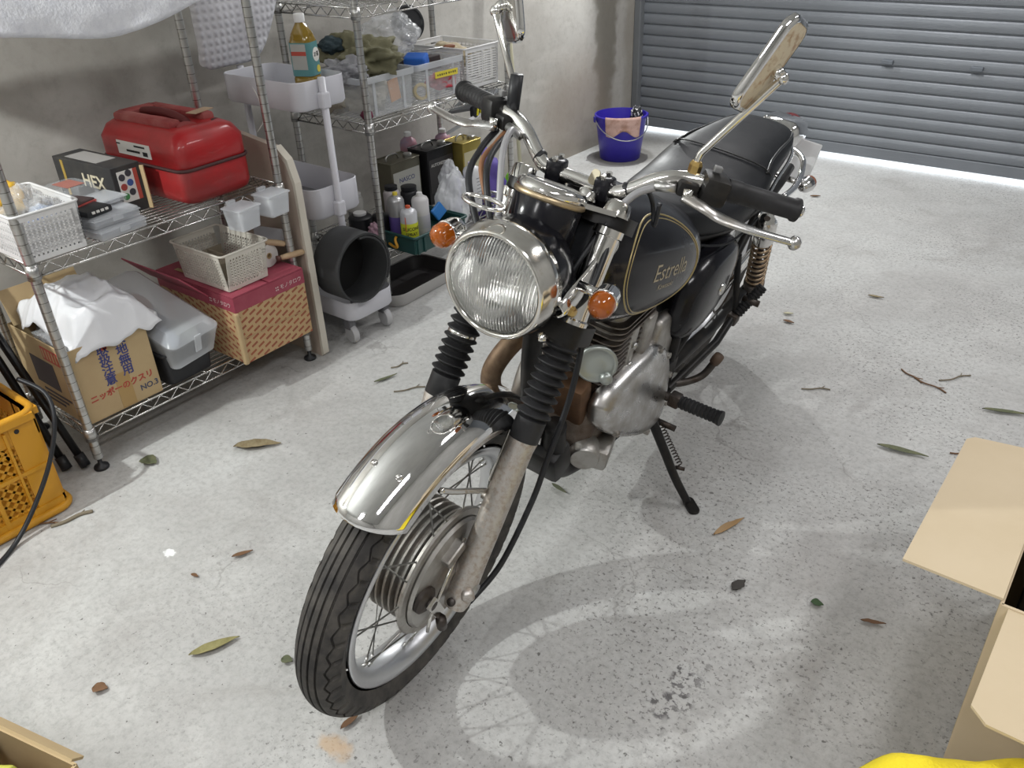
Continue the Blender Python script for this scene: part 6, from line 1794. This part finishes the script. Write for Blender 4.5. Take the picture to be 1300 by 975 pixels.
for (w_, z_) in (('SILICONE', 0.064), ('SPRAY', 0.044)):
    cu_ = text_obj('lettering', w_, 0.0165, (0.0, 0, 0), (1, 0, 0), (0, 1, 0), INK, sc, extrude=0.0, bold=0.0004)
    for v in cu_.data.vertices:
        a = v.co.x / 0.0327 - 0.55
        v.co = V((0.0327 * cos(a), 0.0327 * sin(a), z_ + v.co.y))
MB().tube([V((0.004, -0.004, 0.118)), V((0.010, -0.028, 0.112)), V((0.022, -0.040, 0.060))], 0.0016, 6).obj('spray_straw', P('red_straw', (0.6, 0.1, 0.05), 0.4), sc, True)
round_can('spray_can', 'yellow nozzle spray can behind the silicone spray', 'spray can', -2.195, 2.075, SPR, 0.031, 0.175, P('spray_silver', (0.45, 0.45, 0.46), 0.3, 0.6), 0.30, P('yellow_nozzle', (0.62, 0.50, 0.05), 0.5), P('purple_band', (0.12, 0.08, 0.30), 0.45), (0.05, 0.5), 'spray cans')
round_can('spray_can', 'white spray can with a silver dome in the green crate', 'spray can', -2.140, 2.145, SPR, 0.032, 0.165, P('spray_white2', (0.58, 0.57, 0.58), 0.35), 0.34, CAPW, P('pale_band', (0.5, 0.5, 0.55), 0.5), (0.2, 0.5), 'spray cans')
round_can('spray_can', 'black capped pale can at the back of the shelf', 'spray can', -2.330, 2.185, U1, 0.032, 0.170, P('pale_can', (0.50, 0.46, 0.47), 0.4), 0.78, BLACK_PL, None, (0, 1), 'back row cans')
round_can('spray_can', 'short black can beside the black capped can', 'spray can', -2.325, 2.275, U1, 0.034, 0.145, BLACK_PL, 0.92, BLACK_PL, None, (0, 1), 'back row cans')
round_can('jar', 'white jar at the back left of the lower shelf', 'jar', -2.465, 2.115, U1, 0.032, 0.135, P('jar_white', (0.50, 0.49, 0.46), 0.4), 0.80, CAPW, P('jar_grey', (0.25, 0.25, 0.25), 0.5), (0.05, 0.5))
round_can('jar', 'squat black jar with a white lid by the rack post', 'jar', -2.350, 2.030, U1, 0.045, 0.105, BLACK_PL, 0.55, CAPW)
round_can('jar', 'dark bottle with a white cap near the crate', 'jar', -2.255, 2.045, U1, 0.032, 0.125, BLACK_PL, 0.40, CAPW)
tag(lump('pink_bag', (-2.245, 2.000, U1 + 0.060), (0.028, 0.020, 0.030), P('pink_film', (0.66, 0.42, 0.52), 0.4, alpha=0.85), 41, 0.35, 2.2, 4), 'small pink plastic bag beside the rack post', 'bag')
tag(lump('white_bag', (-2.170, 2.365, U1 + 0.085), (0.050, 0.075, 0.105), P('bag_film', (0.78, 0.80, 0.83), 0.22, alpha=0.50), 42, 0.26, 1.4, 5, ridge=0.12, flat=-0.088), 'white plastic bag slumped over the green crate', 'bag')
tag(lump('white_bag', (-2.245, 2.435, U1 + 0.130), (0.042, 0.045, 0.085), P('bag_film', (0.74, 0.76, 0.79), 0.2, alpha=0.50), 43, 0.24, 1.6, 5, ridge=0.12), 'white plastic bag knotted over a lilac bottle', 'bag')
round_can('detergent_bottle', 'lilac bottle standing in a white plastic bag', 'bottle', -2.240, 2.440, U1, 0.034, 0.165, P('lilac_bottle', (0.42, 0.40, 0.62), 0.4), 0.42, CAPW)
# green crate
gc = thing('tool_crate', 'dark green crate of spray cans on the lower shelf', 'crate', (-2.160, 2.150, U1), 0)
GRN = P('dark_green_plastic', (0.012, 0.055, 0.052), 0.45)
cw, cd, chh = 0.275, 0.215, 0.064
MB().box((0, 0, 0.010), (cd, cw, 0.018), None, 0.003).obj('crate_floor', GRN, gc)
for (x, y, sx, sy) in ((cd / 2, 0, 0.006, cw), (-cd / 2, 0, 0.006, cw), (0, cw / 2, cd, 0.006), (0, -cw / 2, cd, 0.006)):
    MB().box((x, y, chh / 2 + 0.005), (sx, sy, chh), None, 0.002).obj('crate_wall', GRN, gc)
for (x, y) in ((cd / 2 + 0.004, -cw / 2 + 0.012), (cd / 2 + 0.004, -cw / 2 + 0.045), (cd / 2 + 0.004, cw / 2 - 0.012), (cd / 2 + 0.004, 0.03)):
    MB().box((x, y, chh / 2), (0.010, 0.010, chh * 0.9), None, 0.002).obj('crate_rib', GRN, gc)
MB().tube([V((p[0], p[1], chh + 0.004)) for p in rrect(cd + 0.016, cw + 0.016, 0.012, 4)], 0.0055, 6, closed=True).obj('crate_rim', GRN, gc, True)
MB().tube(smooth_path([V((0.02, -cw / 2 - 0.002, 0.060)), V((0.03, -cw / 2 - 0.022, 0.052)), V((0.04, -cw / 2 - 0.024, 0.030)), V((0.02, -cw / 2 - 0.018, 0.022)), V((-0.02, -cw / 2 - 0.006, 0.024))], 5), 0.005, 8).obj('orange_handle', P('orange_grip', (0.60, 0.30, 0.03), 0.5), gc, True)
bk_ = MB().box((-2.115, 2.215, U1 + 0.098), (0.012, 0.055, 0.050), Matrix.Rotation(0.5, 3, 'X') @ Matrix.Rotation(-0.3, 3, 'Y'), 0.004).obj('blue_scraper', P('blue_grip', (0.03, 0.18, 0.50), 0.4))
tag(bk_, 'blue handled scraper leaning out of the green crate', 'scraper')
# black tray on the floor under the taller rack
tb = thing('drip_tray', 'black drip tray with a pale rim on the floor under the taller rack', 'tray', (-2.215, 2.115, 0.0), radians(2))
tb.rotation_euler = (0, 0, radians(2))
MB().loft([rr_ring(0.20, 0.34, 0.004, 0.05), rr_ring(0.235, 0.385, 0.052, 0.06), rr_ring(0.225, 0.375, 0.052, 0.055), rr_ring(0.19, 0.33, 0.008, 0.05)]).obj('tray_body', P('tray_black', (0.02, 0.017, 0.018), 0.5), tb, auto=40)
MB().loft([rr_ring(0.204, 0.344, 0.002, 0.05), rr_ring(0.243, 0.393, 0.056, 0.06), rr_ring(0.236, 0.386, 0.057, 0.06)], capb=False).obj('tray_shell', P('tray_grey', (0.50, 0.49, 0.48), 0.5), tb, auto=40)

# purple and green odds and ends behind the handlebar
tag(lump('purple_bag', (-2.46, 2.885, 0.16), (0.10, 0.10, 0.16), P('purple_cloth', (0.10, 0.07, 0.30), 0.7), 51, 0.3, 1.6, 4, flat=-0.158), 'purple bag on the floor past the taller rack', 'bag')
tag(lump('green_bag', (-2.36, 3.01, 0.11), (0.07, 0.075, 0.11), P('lime_cloth', (0.22, 0.55, 0.04), 0.6), 52, 0.25, 1.8, 4, flat=-0.108), 'lime green bag on the floor past the taller rack', 'bag')
tag(MB().tube([V((-2.60, 3.36, 0.0)), V((-2.665, 3.33, 1.35))], 0.010, 10).obj('pole', P('cream_pole', (0.60, 0.57, 0.42), 0.5), None, True), 'thin cream pole leaning on the wall behind the handlebar', 'pole')

# ------------------------------------------------------------------ bucket by the shutter
bu = thing('bucket', 'blue plastic bucket in the corner by the roller shutter', 'bucket', (-2.448, 4.075, 0), 0.3)
BLUE = P('cobalt_plastic', (0.035, 0.022, 0.34), 0.35, col2=(0.028, 0.02, 0.28), nscale=6)
MB().lathe([(0.0, 0.003), (0.104, 0.003), (0.108, 0.0), (0.112, 0.004), (0.140, 0.228), (0.146, 0.230), (0.146, 0.240), (0.138, 0.242), (0.136, 0.236), (0.108, 0.012), (0.0, 0.010)], (0, 0, 0), (0, 0, 1), 48).obj('bucket_body', BLUE, bu, auto=40)
ha = [V((0.148 * cos(a), 0.148 * sin(a), 0.222 - 0.095 * sin(pi * i / 24))) for i, a in enumerate([pi + 0.55 + (-pi) * k / 24 * -1 for k in range(25)])]
MB().tube(ha, 0.003, 6).obj('bucket_handle', STEEL, bu, True)
for a in (pi + 0.55, 2 * pi + 0.55):
    MB().box((0.146 * cos(a), 0.146 * sin(a), 0.220), (0.02, 0.02, 0.03), Matrix.Rotation(a, 3, 'Z'), 0.003).obj('handle_lug', BLUE, bu)
# cloth hung on the near rim
cl_a = atan2(-4.075, 2.448) + 0.0
def hang(u, v):
    a = cl_a - 0.72 + 1.40 * u + 0.12
    z = 0.246 - 0.10 * v - 0.012 * (v > 0.9) * sin(u * 9)
    r = 0.150 - 0.012 * v + 0.004 * noise.noise(V((u * 4, v * 4, 1)))
    if v < 0.08:
        r = 0.130 + 0.02 * v / 0.08; z = 0.240 + 0.008 * v / 0.08
    sag = 0.022 * (1 - abs(2 * u - 1)) * v
    return V((-2.448 + r * cos(a), 4.075 + r * sin(a), z + sag))
clo = MB().grid(hang, 28, 14).obj('floor_cloth', P('pink_cloth', (0.56, 0.37, 0.32), 0.9, col2=(0.38, 0.22, 0.17), nscale=18, lo=0.45, hi=0.62, bump=0.4, bscale=60), None, True, solid=0.005)
tag(clo, 'stained pink floor cloth hung over the bucket rim', 'cloth')
br_ = tag(lump('scrub_brush', (-2.39, 4.145, 0.215), (0.035, 0.03, 0.06), P('black_white_bristle', (0.015, 0.015, 0.018), 0.6, col2=(0.75, 0.75, 0.75), nscale=75, lo=0.55, hi=0.6), 61, 0.2, 3.0, 4), 'black and white scrubber standing in the blue bucket', 'scrubber')

# ------------------------------------------------------------------ yellow crate and its load (left edge)
YEL = P('yellow_crate', (0.62, 0.30, 0.02), 0.45, col2=(0.52, 0.25, 0.02), nscale=8)
yc = thing('bottle_crate', 'yellow plastic crate with lattice sides at the left edge', 'crate', (-2.185, 0.375, 0), 0.0)
sx, sy, H = 0.35, 0.47, 0.30
hx, hy = sx / 2, sy / 2
def crate_side(A, B, nrm):
    A = V(A); B = V(B); d = (B - A); L_ = d.length; d.normalize(); nrm = V(nrm)
    b = MB()
    up = V((0, 0, 1))
    def bar(p, q, w, t=0.006, off=0.0):
        e = (q - p).normalized(); wv = e.cross(nrm).normalized() * w / 2
        vs = [p - wv, p + wv, q + wv, q - wv]
        vs = [v_ + nrm * off for v_ in vs] + [v_ + nrm * (off + t) for v_ in vs]
        b.add(vs, [(0, 1, 2, 3), (7, 6, 5, 4), (0, 4, 5, 1), (1, 5, 6, 2), (2, 6, 7, 3), (3, 7, 4, 0)])
    bar(A + up * 0.02, B + up * 0.02, 0.04, 0.012)
    bar(A + up * 0.265, B + up * 0.265, 0.07, 0.0066)
    bar(A + up * 0.146, B + up * 0.146, 0.010, 0.012)
    bar(A + up * 0.290, B + up * 0.290, 0.018, 0.020)
    for k in (0.0, 0.30, 0.70, 1.0):
        p = A + d * L_ * k
        w = 0.062 if k in (0.0, 1.0) else 0.010
        if k == 0.0: p += d * 0.031
        if k == 1.0: p -= d * 0.031
        bar(p + up * 0.0, p + up * 0.30, w, 0.008 if w > 0.02 else 0.013)
    for k in (0.16, 0.84):
        bar(A + d * L_ * k, A + d * L_ * k + up * 0.27, 0.006, 0.014)
    # diagonal mesh
    step = 0.030
    z0, z1 = 0.04, 0.23
    k = -int((z1 - z0) / step) - 1
    while k * step < L_:
        for s_ in (1, -1):
            x0 = k * step if s_ > 0 else L_ - k * step
            pts_ = []
            for t in (0.0, 1.0):
                pass
            xa, za = (x0, z0); xb, zb = (x0 + s_ * (z1 - z0), z1)
            lo_, hi_ = 0.06, L_ - 0.06
            def clipx(xa, za, xb, zb):
                if abs(xb - xa) < 1e-9: return None
                ts = sorted([(lo_ - xa) / (xb - xa), (hi_ - xa) / (xb - xa)])
                t0 = max(0, ts[0]); t1 = min(1, ts[1])
                if t1 - t0 < 0.03: return None
                return (xa + (xb - xa) * t0, za + (zb - za) * t0, xa + (xb - xa) * t1, za + (zb - za) * t1)
            c = clipx(xa, za, xb, zb)
            if c:
                bar(A + d * c[0] + up * c[1], A + d * c[2] + up * c[3], 0.0065, 0.004, 0.001)
        k += 1
    return b.obj('crate_side', YEL, yc)
crate_side((hx, -hy, 0), (hx, hy, 0), (1, 0, 0))
crate_side((hx, hy, 0), (-hx, hy, 0), (0, 1, 0))
crate_side((-hx, hy, 0), (-hx, -hy, 0), (-1, 0, 0))
crate_side((-hx, -hy, 0), (hx, -hy, 0), (0, -1, 0))
MB().box((0, 0, 0.006), (sx, sy, 0.010)).obj('crate_floor', YEL, yc)
MB().tube([V((p[0], p[1], 0.298)) for p in rrect(sx + 0.02, sy + 0.02, 0.035, 5)], 0.010, 8, closed=True).obj('crate_rim', YEL, yc, True)
MB().tube([V((p[0], p[1], 0.012)) for p in rrect(sx + 0.03, sy + 0.03, 0.035, 5)], 0.011, 8, closed=True).obj('crate_skirt', YEL, yc, True)
MB().lathe([(0.006, 0), (0.006, 0.0010), (0, 0.001)], (hx + 0.0085, hy - 0.045, 0.262), (1, 0, 0), 14).obj('rivet_hole', INK, yc)
# load
bx_ = thing('equipment_case', 'black equipment case tilted in the yellow crate', 'case', (-2.175, 0.44, 0.325), 0.1)
MB().box((0, 0, 0.045), (0.20, 0.26, 0.11), Matrix.Rotation(0.22, 3, 'X') @ Matrix.Rotation(0.12, 3, 'Y'), 0.012).obj('case_shell', P('case_black', (0.018, 0.018, 0.021), 0.5), bx_, auto=40)
for (y, z) in ((-0.045, 0.055), (-0.025, 0.058)):
    MB().lathe([(0.006, 0), (0.006, 0.001), (0, 0.001)], (0.106, y, z), (1, 0, 0.1), 12).obj('case_dot', P('pink_dot', (0.7, 0.5, 0.55), 0.5), bx_)
rb = thing('red_bag', 'red sports bag with black trim above the yellow crate', 'bag', (-2.215, 0.555, 0.492), 0)
lump('bag_body', (0, 0, 0), (0.11, 0.105, 0.075), P('red_nylon', (0.50, 0.03, 0.05), 0.7, bump=0.3, bscale=100), 71, 0.28, 1.4, 4, rb)
MB().tube(smooth_path([V((0.10, -0.10, 0.02)), V((0.115, -0.03, 0.035)), V((0.10, 0.05, 0.02)), V((0.03, 0.105, 0.01)), V((-0.06, 0.11, 0.0))], 6), 0.007, 8).obj('bag_trim', BLACK_PL, rb, True)
MB().tube(smooth_path([V((0.105, -0.09, -0.045)), V((0.115, 0.0, -0.05)), V((0.09, 0.07, -0.045)), V((0.0, 0.11, -0.04))], 6), 0.010, 8).obj('bag_strap', BLACK_PL, rb, True)
for i, (a, b2, lbl) in enumerate((((-2.155, 0.690, 0.012), (-2.42, 0.655, 0.60), 'black tripod leg nearest the yellow crate'), ((-2.125, 0.728, 0.012), (-2.38, 0.668, 0.60), 'black tripod leg beside the rack foot'))):
    t = thing('tripod_leg', lbl, 'tripod leg', a)
    d = V(b2) - V(a)
    MB().tube([V((0, 0, 0)), d], 0.011, 12).obj('leg_tube', P('black_metal', (0.015, 0.015, 0.016), 0.3, 0.3), t, True)
    MB().tube([-d.normalized() * 0.004, d.normalized() * 0.035], 0.0145, 12).obj('leg_tip', BLACK_PL, t, True)
tag(MB().tube(smooth_path([V((-2.10, 0.640, 0.34)), V((-2.03, 0.665, 0.310)), V((-1.985, 0.648, 0.255)), V((-1.975, 0.60, 0.16)), V((-1.970, 0.53, 0.07)), V((-1.95, 0.45, 0.010)), V((-1.90, 0.36, 0.008)), V((-1.88, 0.25, 0.008))], 8), 0.006, 8).obj('power_cord', BLACK_PL, None, True), 'black power cord trailing down the yellow crate', 'cord')

# ------------------------------------------------------------------ big open carton at the right edge
rc = thing('open_carton', 'large pale carton with its flaps folded out at the right edge', 'carton', (0.235, 1.385, 0), 0)
rw_, rd_, rh_ = 0.47, 0.46, 0.40
for (x, y, sx_, sy_, nm) in ((-rw_ / 2, 0, 0.005, rd_, 'carton_wall'), (rw_ / 2, 0, 0.005, rd_, 'carton_wall'), (0, -rd_ / 2, rw_, 0.005, 'carton_wall'), (0, rd_ / 2, rw_, 0.005, 'carton_wall')):
    MB().box((x, y, rh_ / 2), (sx_, sy_, rh_)).obj(nm, CARD_L, rc)
MB().box((0, 0, 0.003), (rw_, rd_, 0.005)).obj('carton_floor', CARD_L, rc)
# left flap bent out a little below level, near flap folded towards the viewer
MB().prism([(0, -0.225), (0, 0.225), (0.150, 0.205), (0.150, -0.212), (0.138, -0.225)], 0.005, frame((-rw_ / 2, 0, rh_ + 0.002), (-1, 0, -0.10), (0, -1, 0))).obj('carton_flap', CARD_L, rc)
MB().prism([(-0.225, 0), (0.23, 0), (0.23, 0.225), (-0.205, 0.225), (-0.228, 0.205)], 0.005, frame((0, -rd_ / 2, rh_ - 0.002), (1, 0, 0), (0, -1, -0.06))).obj('carton_flap', CARD_L, rc)
MB().prism([(-0.225, 0), (0.23, 0), (0.23, 0.20), (-0.205, 0.20)], 0.005, frame((0, rd_ / 2, rh_ + 0.002), (1, 0, 0), (0, 1, 0.3))).obj('carton_flap', CARD_L, rc)
MB().prism([(0, -0.225), (0, 0.225), (0.150, 0.205), (0.150, -0.212)], 0.005, frame((rw_ / 2, 0, rh_ + 0.002), (1, 0, 0.2), (0, 1, 0))).obj('carton_flap', CARD_L, rc)
MB().box((-rw_ / 2 - 0.003, -0.13, 0.20), (0.001, 0.05, 0.38)).obj('packing_tape', P('clear_tape', (0.45, 0.38, 0.26), 0.2), rc)
tag(MB().box((0.145, 1.46, 0.20), (0.24, 0.26, 0.38), None, 0.02).obj('black_foam', P('foam_black', (0.012, 0.012, 0.013), 0.7)), 'black block inside the big open carton', 'block')
sb2 = thing('small_carton', 'small carton under the yellow towel at the bottom edge', 'carton', (0.180, 0.880, 0), radians(35))
MB().box((0, 0, 0.135), (0.40, 0.28, 0.27), None, 0.002).obj('carton_body', CARD_L, sb2)
MB().box((0, 0, 0.271), (0.40, 0.05, 0.001)).obj('packing_tape', P('clear_tape', (0.45, 0.38, 0.26), 0.2), sb2)
def towel(u, v):
    a = -0.235 + 0.47 * u; b_ = 0.160 - 0.32 * v
    z = 0.296 + 0.020 * noise.noise(V((a * 9, b_ * 9, 4))) + 0.010 * noise.noise(V((a * 25, b_ * 25, 1)))
    if u < 0.12:
        z -= 0.05 * (1 - u / 0.12) ** 1.5; a += 0.02 * noise.noise(V((b_ * 20, 0, 3)))
    if v < 0.10:
        z -= 0.035 * (1 - v / 0.10) ** 1.5
    return V((0.180 + a * cos(0.61) - b_ * sin(0.61), 0.880 + a * sin(0.61) + b_ * cos(0.61), z))
tag(MB().grid(towel, 46, 32).obj('yellow_towel', P('yellow_towel_m', (0.88, 0.70, 0.03), 0.9, bump=0.6, bscale=220), None, True, solid=0.010), 'bright yellow towel spread at the bottom right edge', 'towel')

# ------------------------------------------------------------------ carton with rubbish, bottom left corner
lc = thing('open_carton', 'low brown carton of black plastic at the bottom left corner', 'carton', (-1.235, -0.010, 0), radians(14))
lw, ld_, lh = 0.42, 0.33, 0.20
for (x, y, sx_, sy_) in ((-lw / 2, 0, 0.005, ld_), (lw / 2, 0, 0.005, ld_), (0, -ld_ / 2, lw, 0.005), (0, ld_ / 2, lw, 0.005)):
    MB().box((x, y, lh / 2), (sx_, sy_, lh)).obj('carton_wall', CARD, lc)
MB().box((0, 0, 0.003), (lw, ld_, 0.005)).obj('carton_floor', CARD, lc)
MB().prism([(-0.20, 0), (0.20, 0), (0.19, 0.035), (-0.20, 0.035)], 0.005, frame((0, ld_ / 2, lh), (1, 0, 0), (0, 0.5, -0.6))).obj('carton_flap', CARD, lc)
MB().prism([(-0.16, 0), (0.16, 0), (0.15, 0.08), (-0.15, 0.08)], 0.005, frame((lw / 2, 0, lh), (0, 1, 0), (0.6, 0, -0.5))).obj('carton_flap', CARD, lc)
tag(lump('bin_liner', (-1.25, 0.02, 0.150), (0.13, 0.10, 0.055), P('black_film', (0.015, 0.015, 0.017), 0.22), 81, 0.4, 2.0, 5, ridge=0.4), 'shiny black plastic bag in the bottom left carton', 'bag')
tag(MB().tube(smooth_path([V((-1.215, 0.075, 0.190)), V((-1.180, 0.097, 0.212)), V((-1.150, 0.115, 0.218)), V((-1.120, 0.130, 0.216))], 5), [0.011 + 0.002 * sin(i) for i in range(16)], 10).obj('rubber_grip', P('lime_rubber', (0.50, 0.50, 0.08), 0.5), None, True), 'yellow green rubber grip in the bottom left carton', 'grip')

# ------------------------------------------------------------------ leaves and twigs on the floor
def leaf_mesh(L_, W_, curl, mat, seed):
    b = MB()
    n = 12
    rows = []
    for i in range(n + 1):
        t = i / n
        w = W_ * (sin(pi * t ** 0.8) ** 0.9 if 0 < t < 1 else 0.02) / 2
        x = (t - 0.5) * L_
        bend = curl * L_ * (t - 0.5) ** 2 * 2
        wob = 0.12 * W_ * noise.noise(V((t * 5, seed, 0)))
        rows.append([V((x, wob - w, 0.004 + bend + w * 0.5)), V((x, wob, 0.002 + bend)), V((x, wob + w, 0.004 + bend + w * 0.35))])
    vs = [p for r in rows for p in r]
    fs = [(i * 3 + k, i * 3 + k + 1, (i + 1) * 3 + k + 1, (i + 1) * 3 + k) for i in range(n) for k in range(2)]
    b.add(vs, fs)
    return b
LEAF_TAN = P('dry_leaf', (0.30, 0.25, 0.15), 0.7, col2=(0.22, 0.17, 0.09), nscale=60)
LEAF_OLIVE = P('olive_leaf', (0.30, 0.27, 0.12), 0.6, col2=(0.22, 0.20, 0.08), nscale=60)
LEAF_BROWN = P('brown_leaf', (0.17, 0.09, 0.045), 0.7)
LEAF_GREEN = P('green_leaf', (0.11, 0.125, 0.07), 0.7, col2=(0.16, 0.165, 0.09), nscale=50)
leaves = [
    (-1.812, 1.073, 0.135, 0.045, 0.75, LEAF_TAN, 'large dry tan leaf on the floor before the low rack'),
    (-1.281, 0.555, 0.105, 0.026, 1.15, LEAF_OLIVE, 'long olive leaf on the floor left of the front tyre'),
    (-1.376, 0.352, 0.032, 0.026, 0.6, LEAF_BROWN, 'curled brown leaf near the bottom left carton'),
    (-1.998, 0.845, 0.055, 0.045, 0.2, LEAF_GREEN, 'round dark green leaf beside the rack foot'),
    (-0.996, 1.408, 0.055, 0.014, -0.2, LEAF_GREEN, 'small green leaf under the engine'),
    (-0.577, 1.525, 0.105, 0.020, 1.25, P('orange_leaf', (0.38, 0.24, 0.11), 0.6), 'thin orange leaf near the side stand foot'),
    (-0.334, 2.078, 0.13, 0.022, 0.15, LEAF_GREEN, 'narrow green leaf above the carton flap'),
    (-0.150, 2.440, 0.13, 0.018, 0.35, LEAF_GREEN, 'narrow green leaf at the right edge of the floor'),
    (-0.473, 1.356, 0.045, 0.026, 1.4, P('soot_leaf', (0.06, 0.055, 0.05), 0.8), 'blackened leaf scrap in the wheel shadow'),
    (-0.315, 1.404, 0.026, 0.022, 0.3, P('moss_leaf', (0.05, 0.09, 0.04), 0.8), 'dark moss green leaf scrap in the wheel shadow'),
    (-0.202, 1.420, 0.050, 0.012, 0.4, LEAF_BROWN, 'brown leaf sliver left of the carton'),
    (-1.127, 0.622, 0.026, 0.022, 0.4, LEAF_GREEN, 'pale green leaf bit beside the tyre'),
    (-0.912, 0.598, 0.045, 0.014, 1.5, LEAF_BROWN, 'brown leaf sliver at the foot of the front tyre'),
    (-1.469, 0.766, 0.050, 0.014, 1.1, LEAF_BROWN, 'brown leaf fragment left of the fender'),
    (-1.776, 1.551, 0.085, 0.014, 1.3, LEAF_GREEN, 'thin olive leaf lying near the beige board'),
    (-0.697, 3.008, 0.055, 0.014, 0.2, LEAF_TAN, 'dry leaf on the floor behind the lever'),
    (-0.905, 2.700, 0.035, 0.016, 0.5, P('pale_leaf', (0.50, 0.48, 0.34), 0.7), 'pale leaf crumb right of the passenger peg'),
    (-0.880, 2.640, 0.040, 0.016, 0.0, LEAF_BROWN, 'brown leaf crumb right of the passenger peg'),
    (-2.049, 4.009, 0.060, 0.022, 0.3, LEAF_BROWN, 'dark leaf on the floor near the blue bucket'),
    (-1.290, 3.980, 0.050, 0.016, 0.6, LEAF_BROWN, 'dark leaf on the floor under the rear light'),
    (-1.500, 0.655, 0.022, 0.010, 0.2, LEAF_BROWN, 'tiny brown leaf chip near the white paint fleck'),
]
for i, (x, y, L_, W_, rz, m, lbl) in enumerate(leaves):
    o = leaf_mesh(L_, W_, 0.12 if L_ < 0.1 else 0.05, m, i * 1.7).obj('leaf', m, None, True, loc=(x, y, 0.0005), rot=(0, 0, rz), solid=0.0006)
    tag(o, lbl, 'leaf', 'leaves on the floor')
twigs = [
    (-1.668, 1.549, 0.10, 0.9, 'thin twig near the right fork leg'), (-0.369, 2.474, 0.11, -0.35, 'thin twig right of the foot peg'), (-0.317, 2.560, 0.11, 0.9, 'thin twig at the far right of the floor'),
    (-0.430, 2.500, 0.09, -0.6, 'crossed twig right of the foot peg'), (-0.640, 2.260, 0.085, 0.5, 'short twig lying between the peg and carton'), (-1.993, 0.521, 0.14, 0.75, 'long twig before the yellow crate'),
    (-1.940, 0.590, 0.10, 1.25, 'flat wood sliver before the yellow crate'), (-0.205, 2.160, 0.06, 0.7, 'short twig above the big carton'), (-1.800, 1.640, 0.06, 1.2, 'forked twig before the beige board'),
]
for i, (x, y, L_, rz, lbl) in enumerate(twigs):
    b = MB().tube(smooth_path([V((-L_ / 2, 0.004 * sin(i), 0.003)), V((-L_ / 6, -0.004, 0.004)), V((L_ / 5, 0.005, 0.004)), V((L_ / 2, 0.0, 0.003))], 4), 0.0022 if i != 6 else 0.005, 6)
    b.tube([V((L_ / 5, 0.005, 0.004)), V((L_ / 3, 0.018, 0.004))], 0.0014, 5)
    o = b.obj('twig', LEAF_BROWN if i % 2 else P('grey_twig', (0.20, 0.17, 0.12), 0.8), None, True, loc=(x, y, 0.0), rot=(0, 0, rz))
    tag(o, lbl, 'twig', 'twigs on the floor')
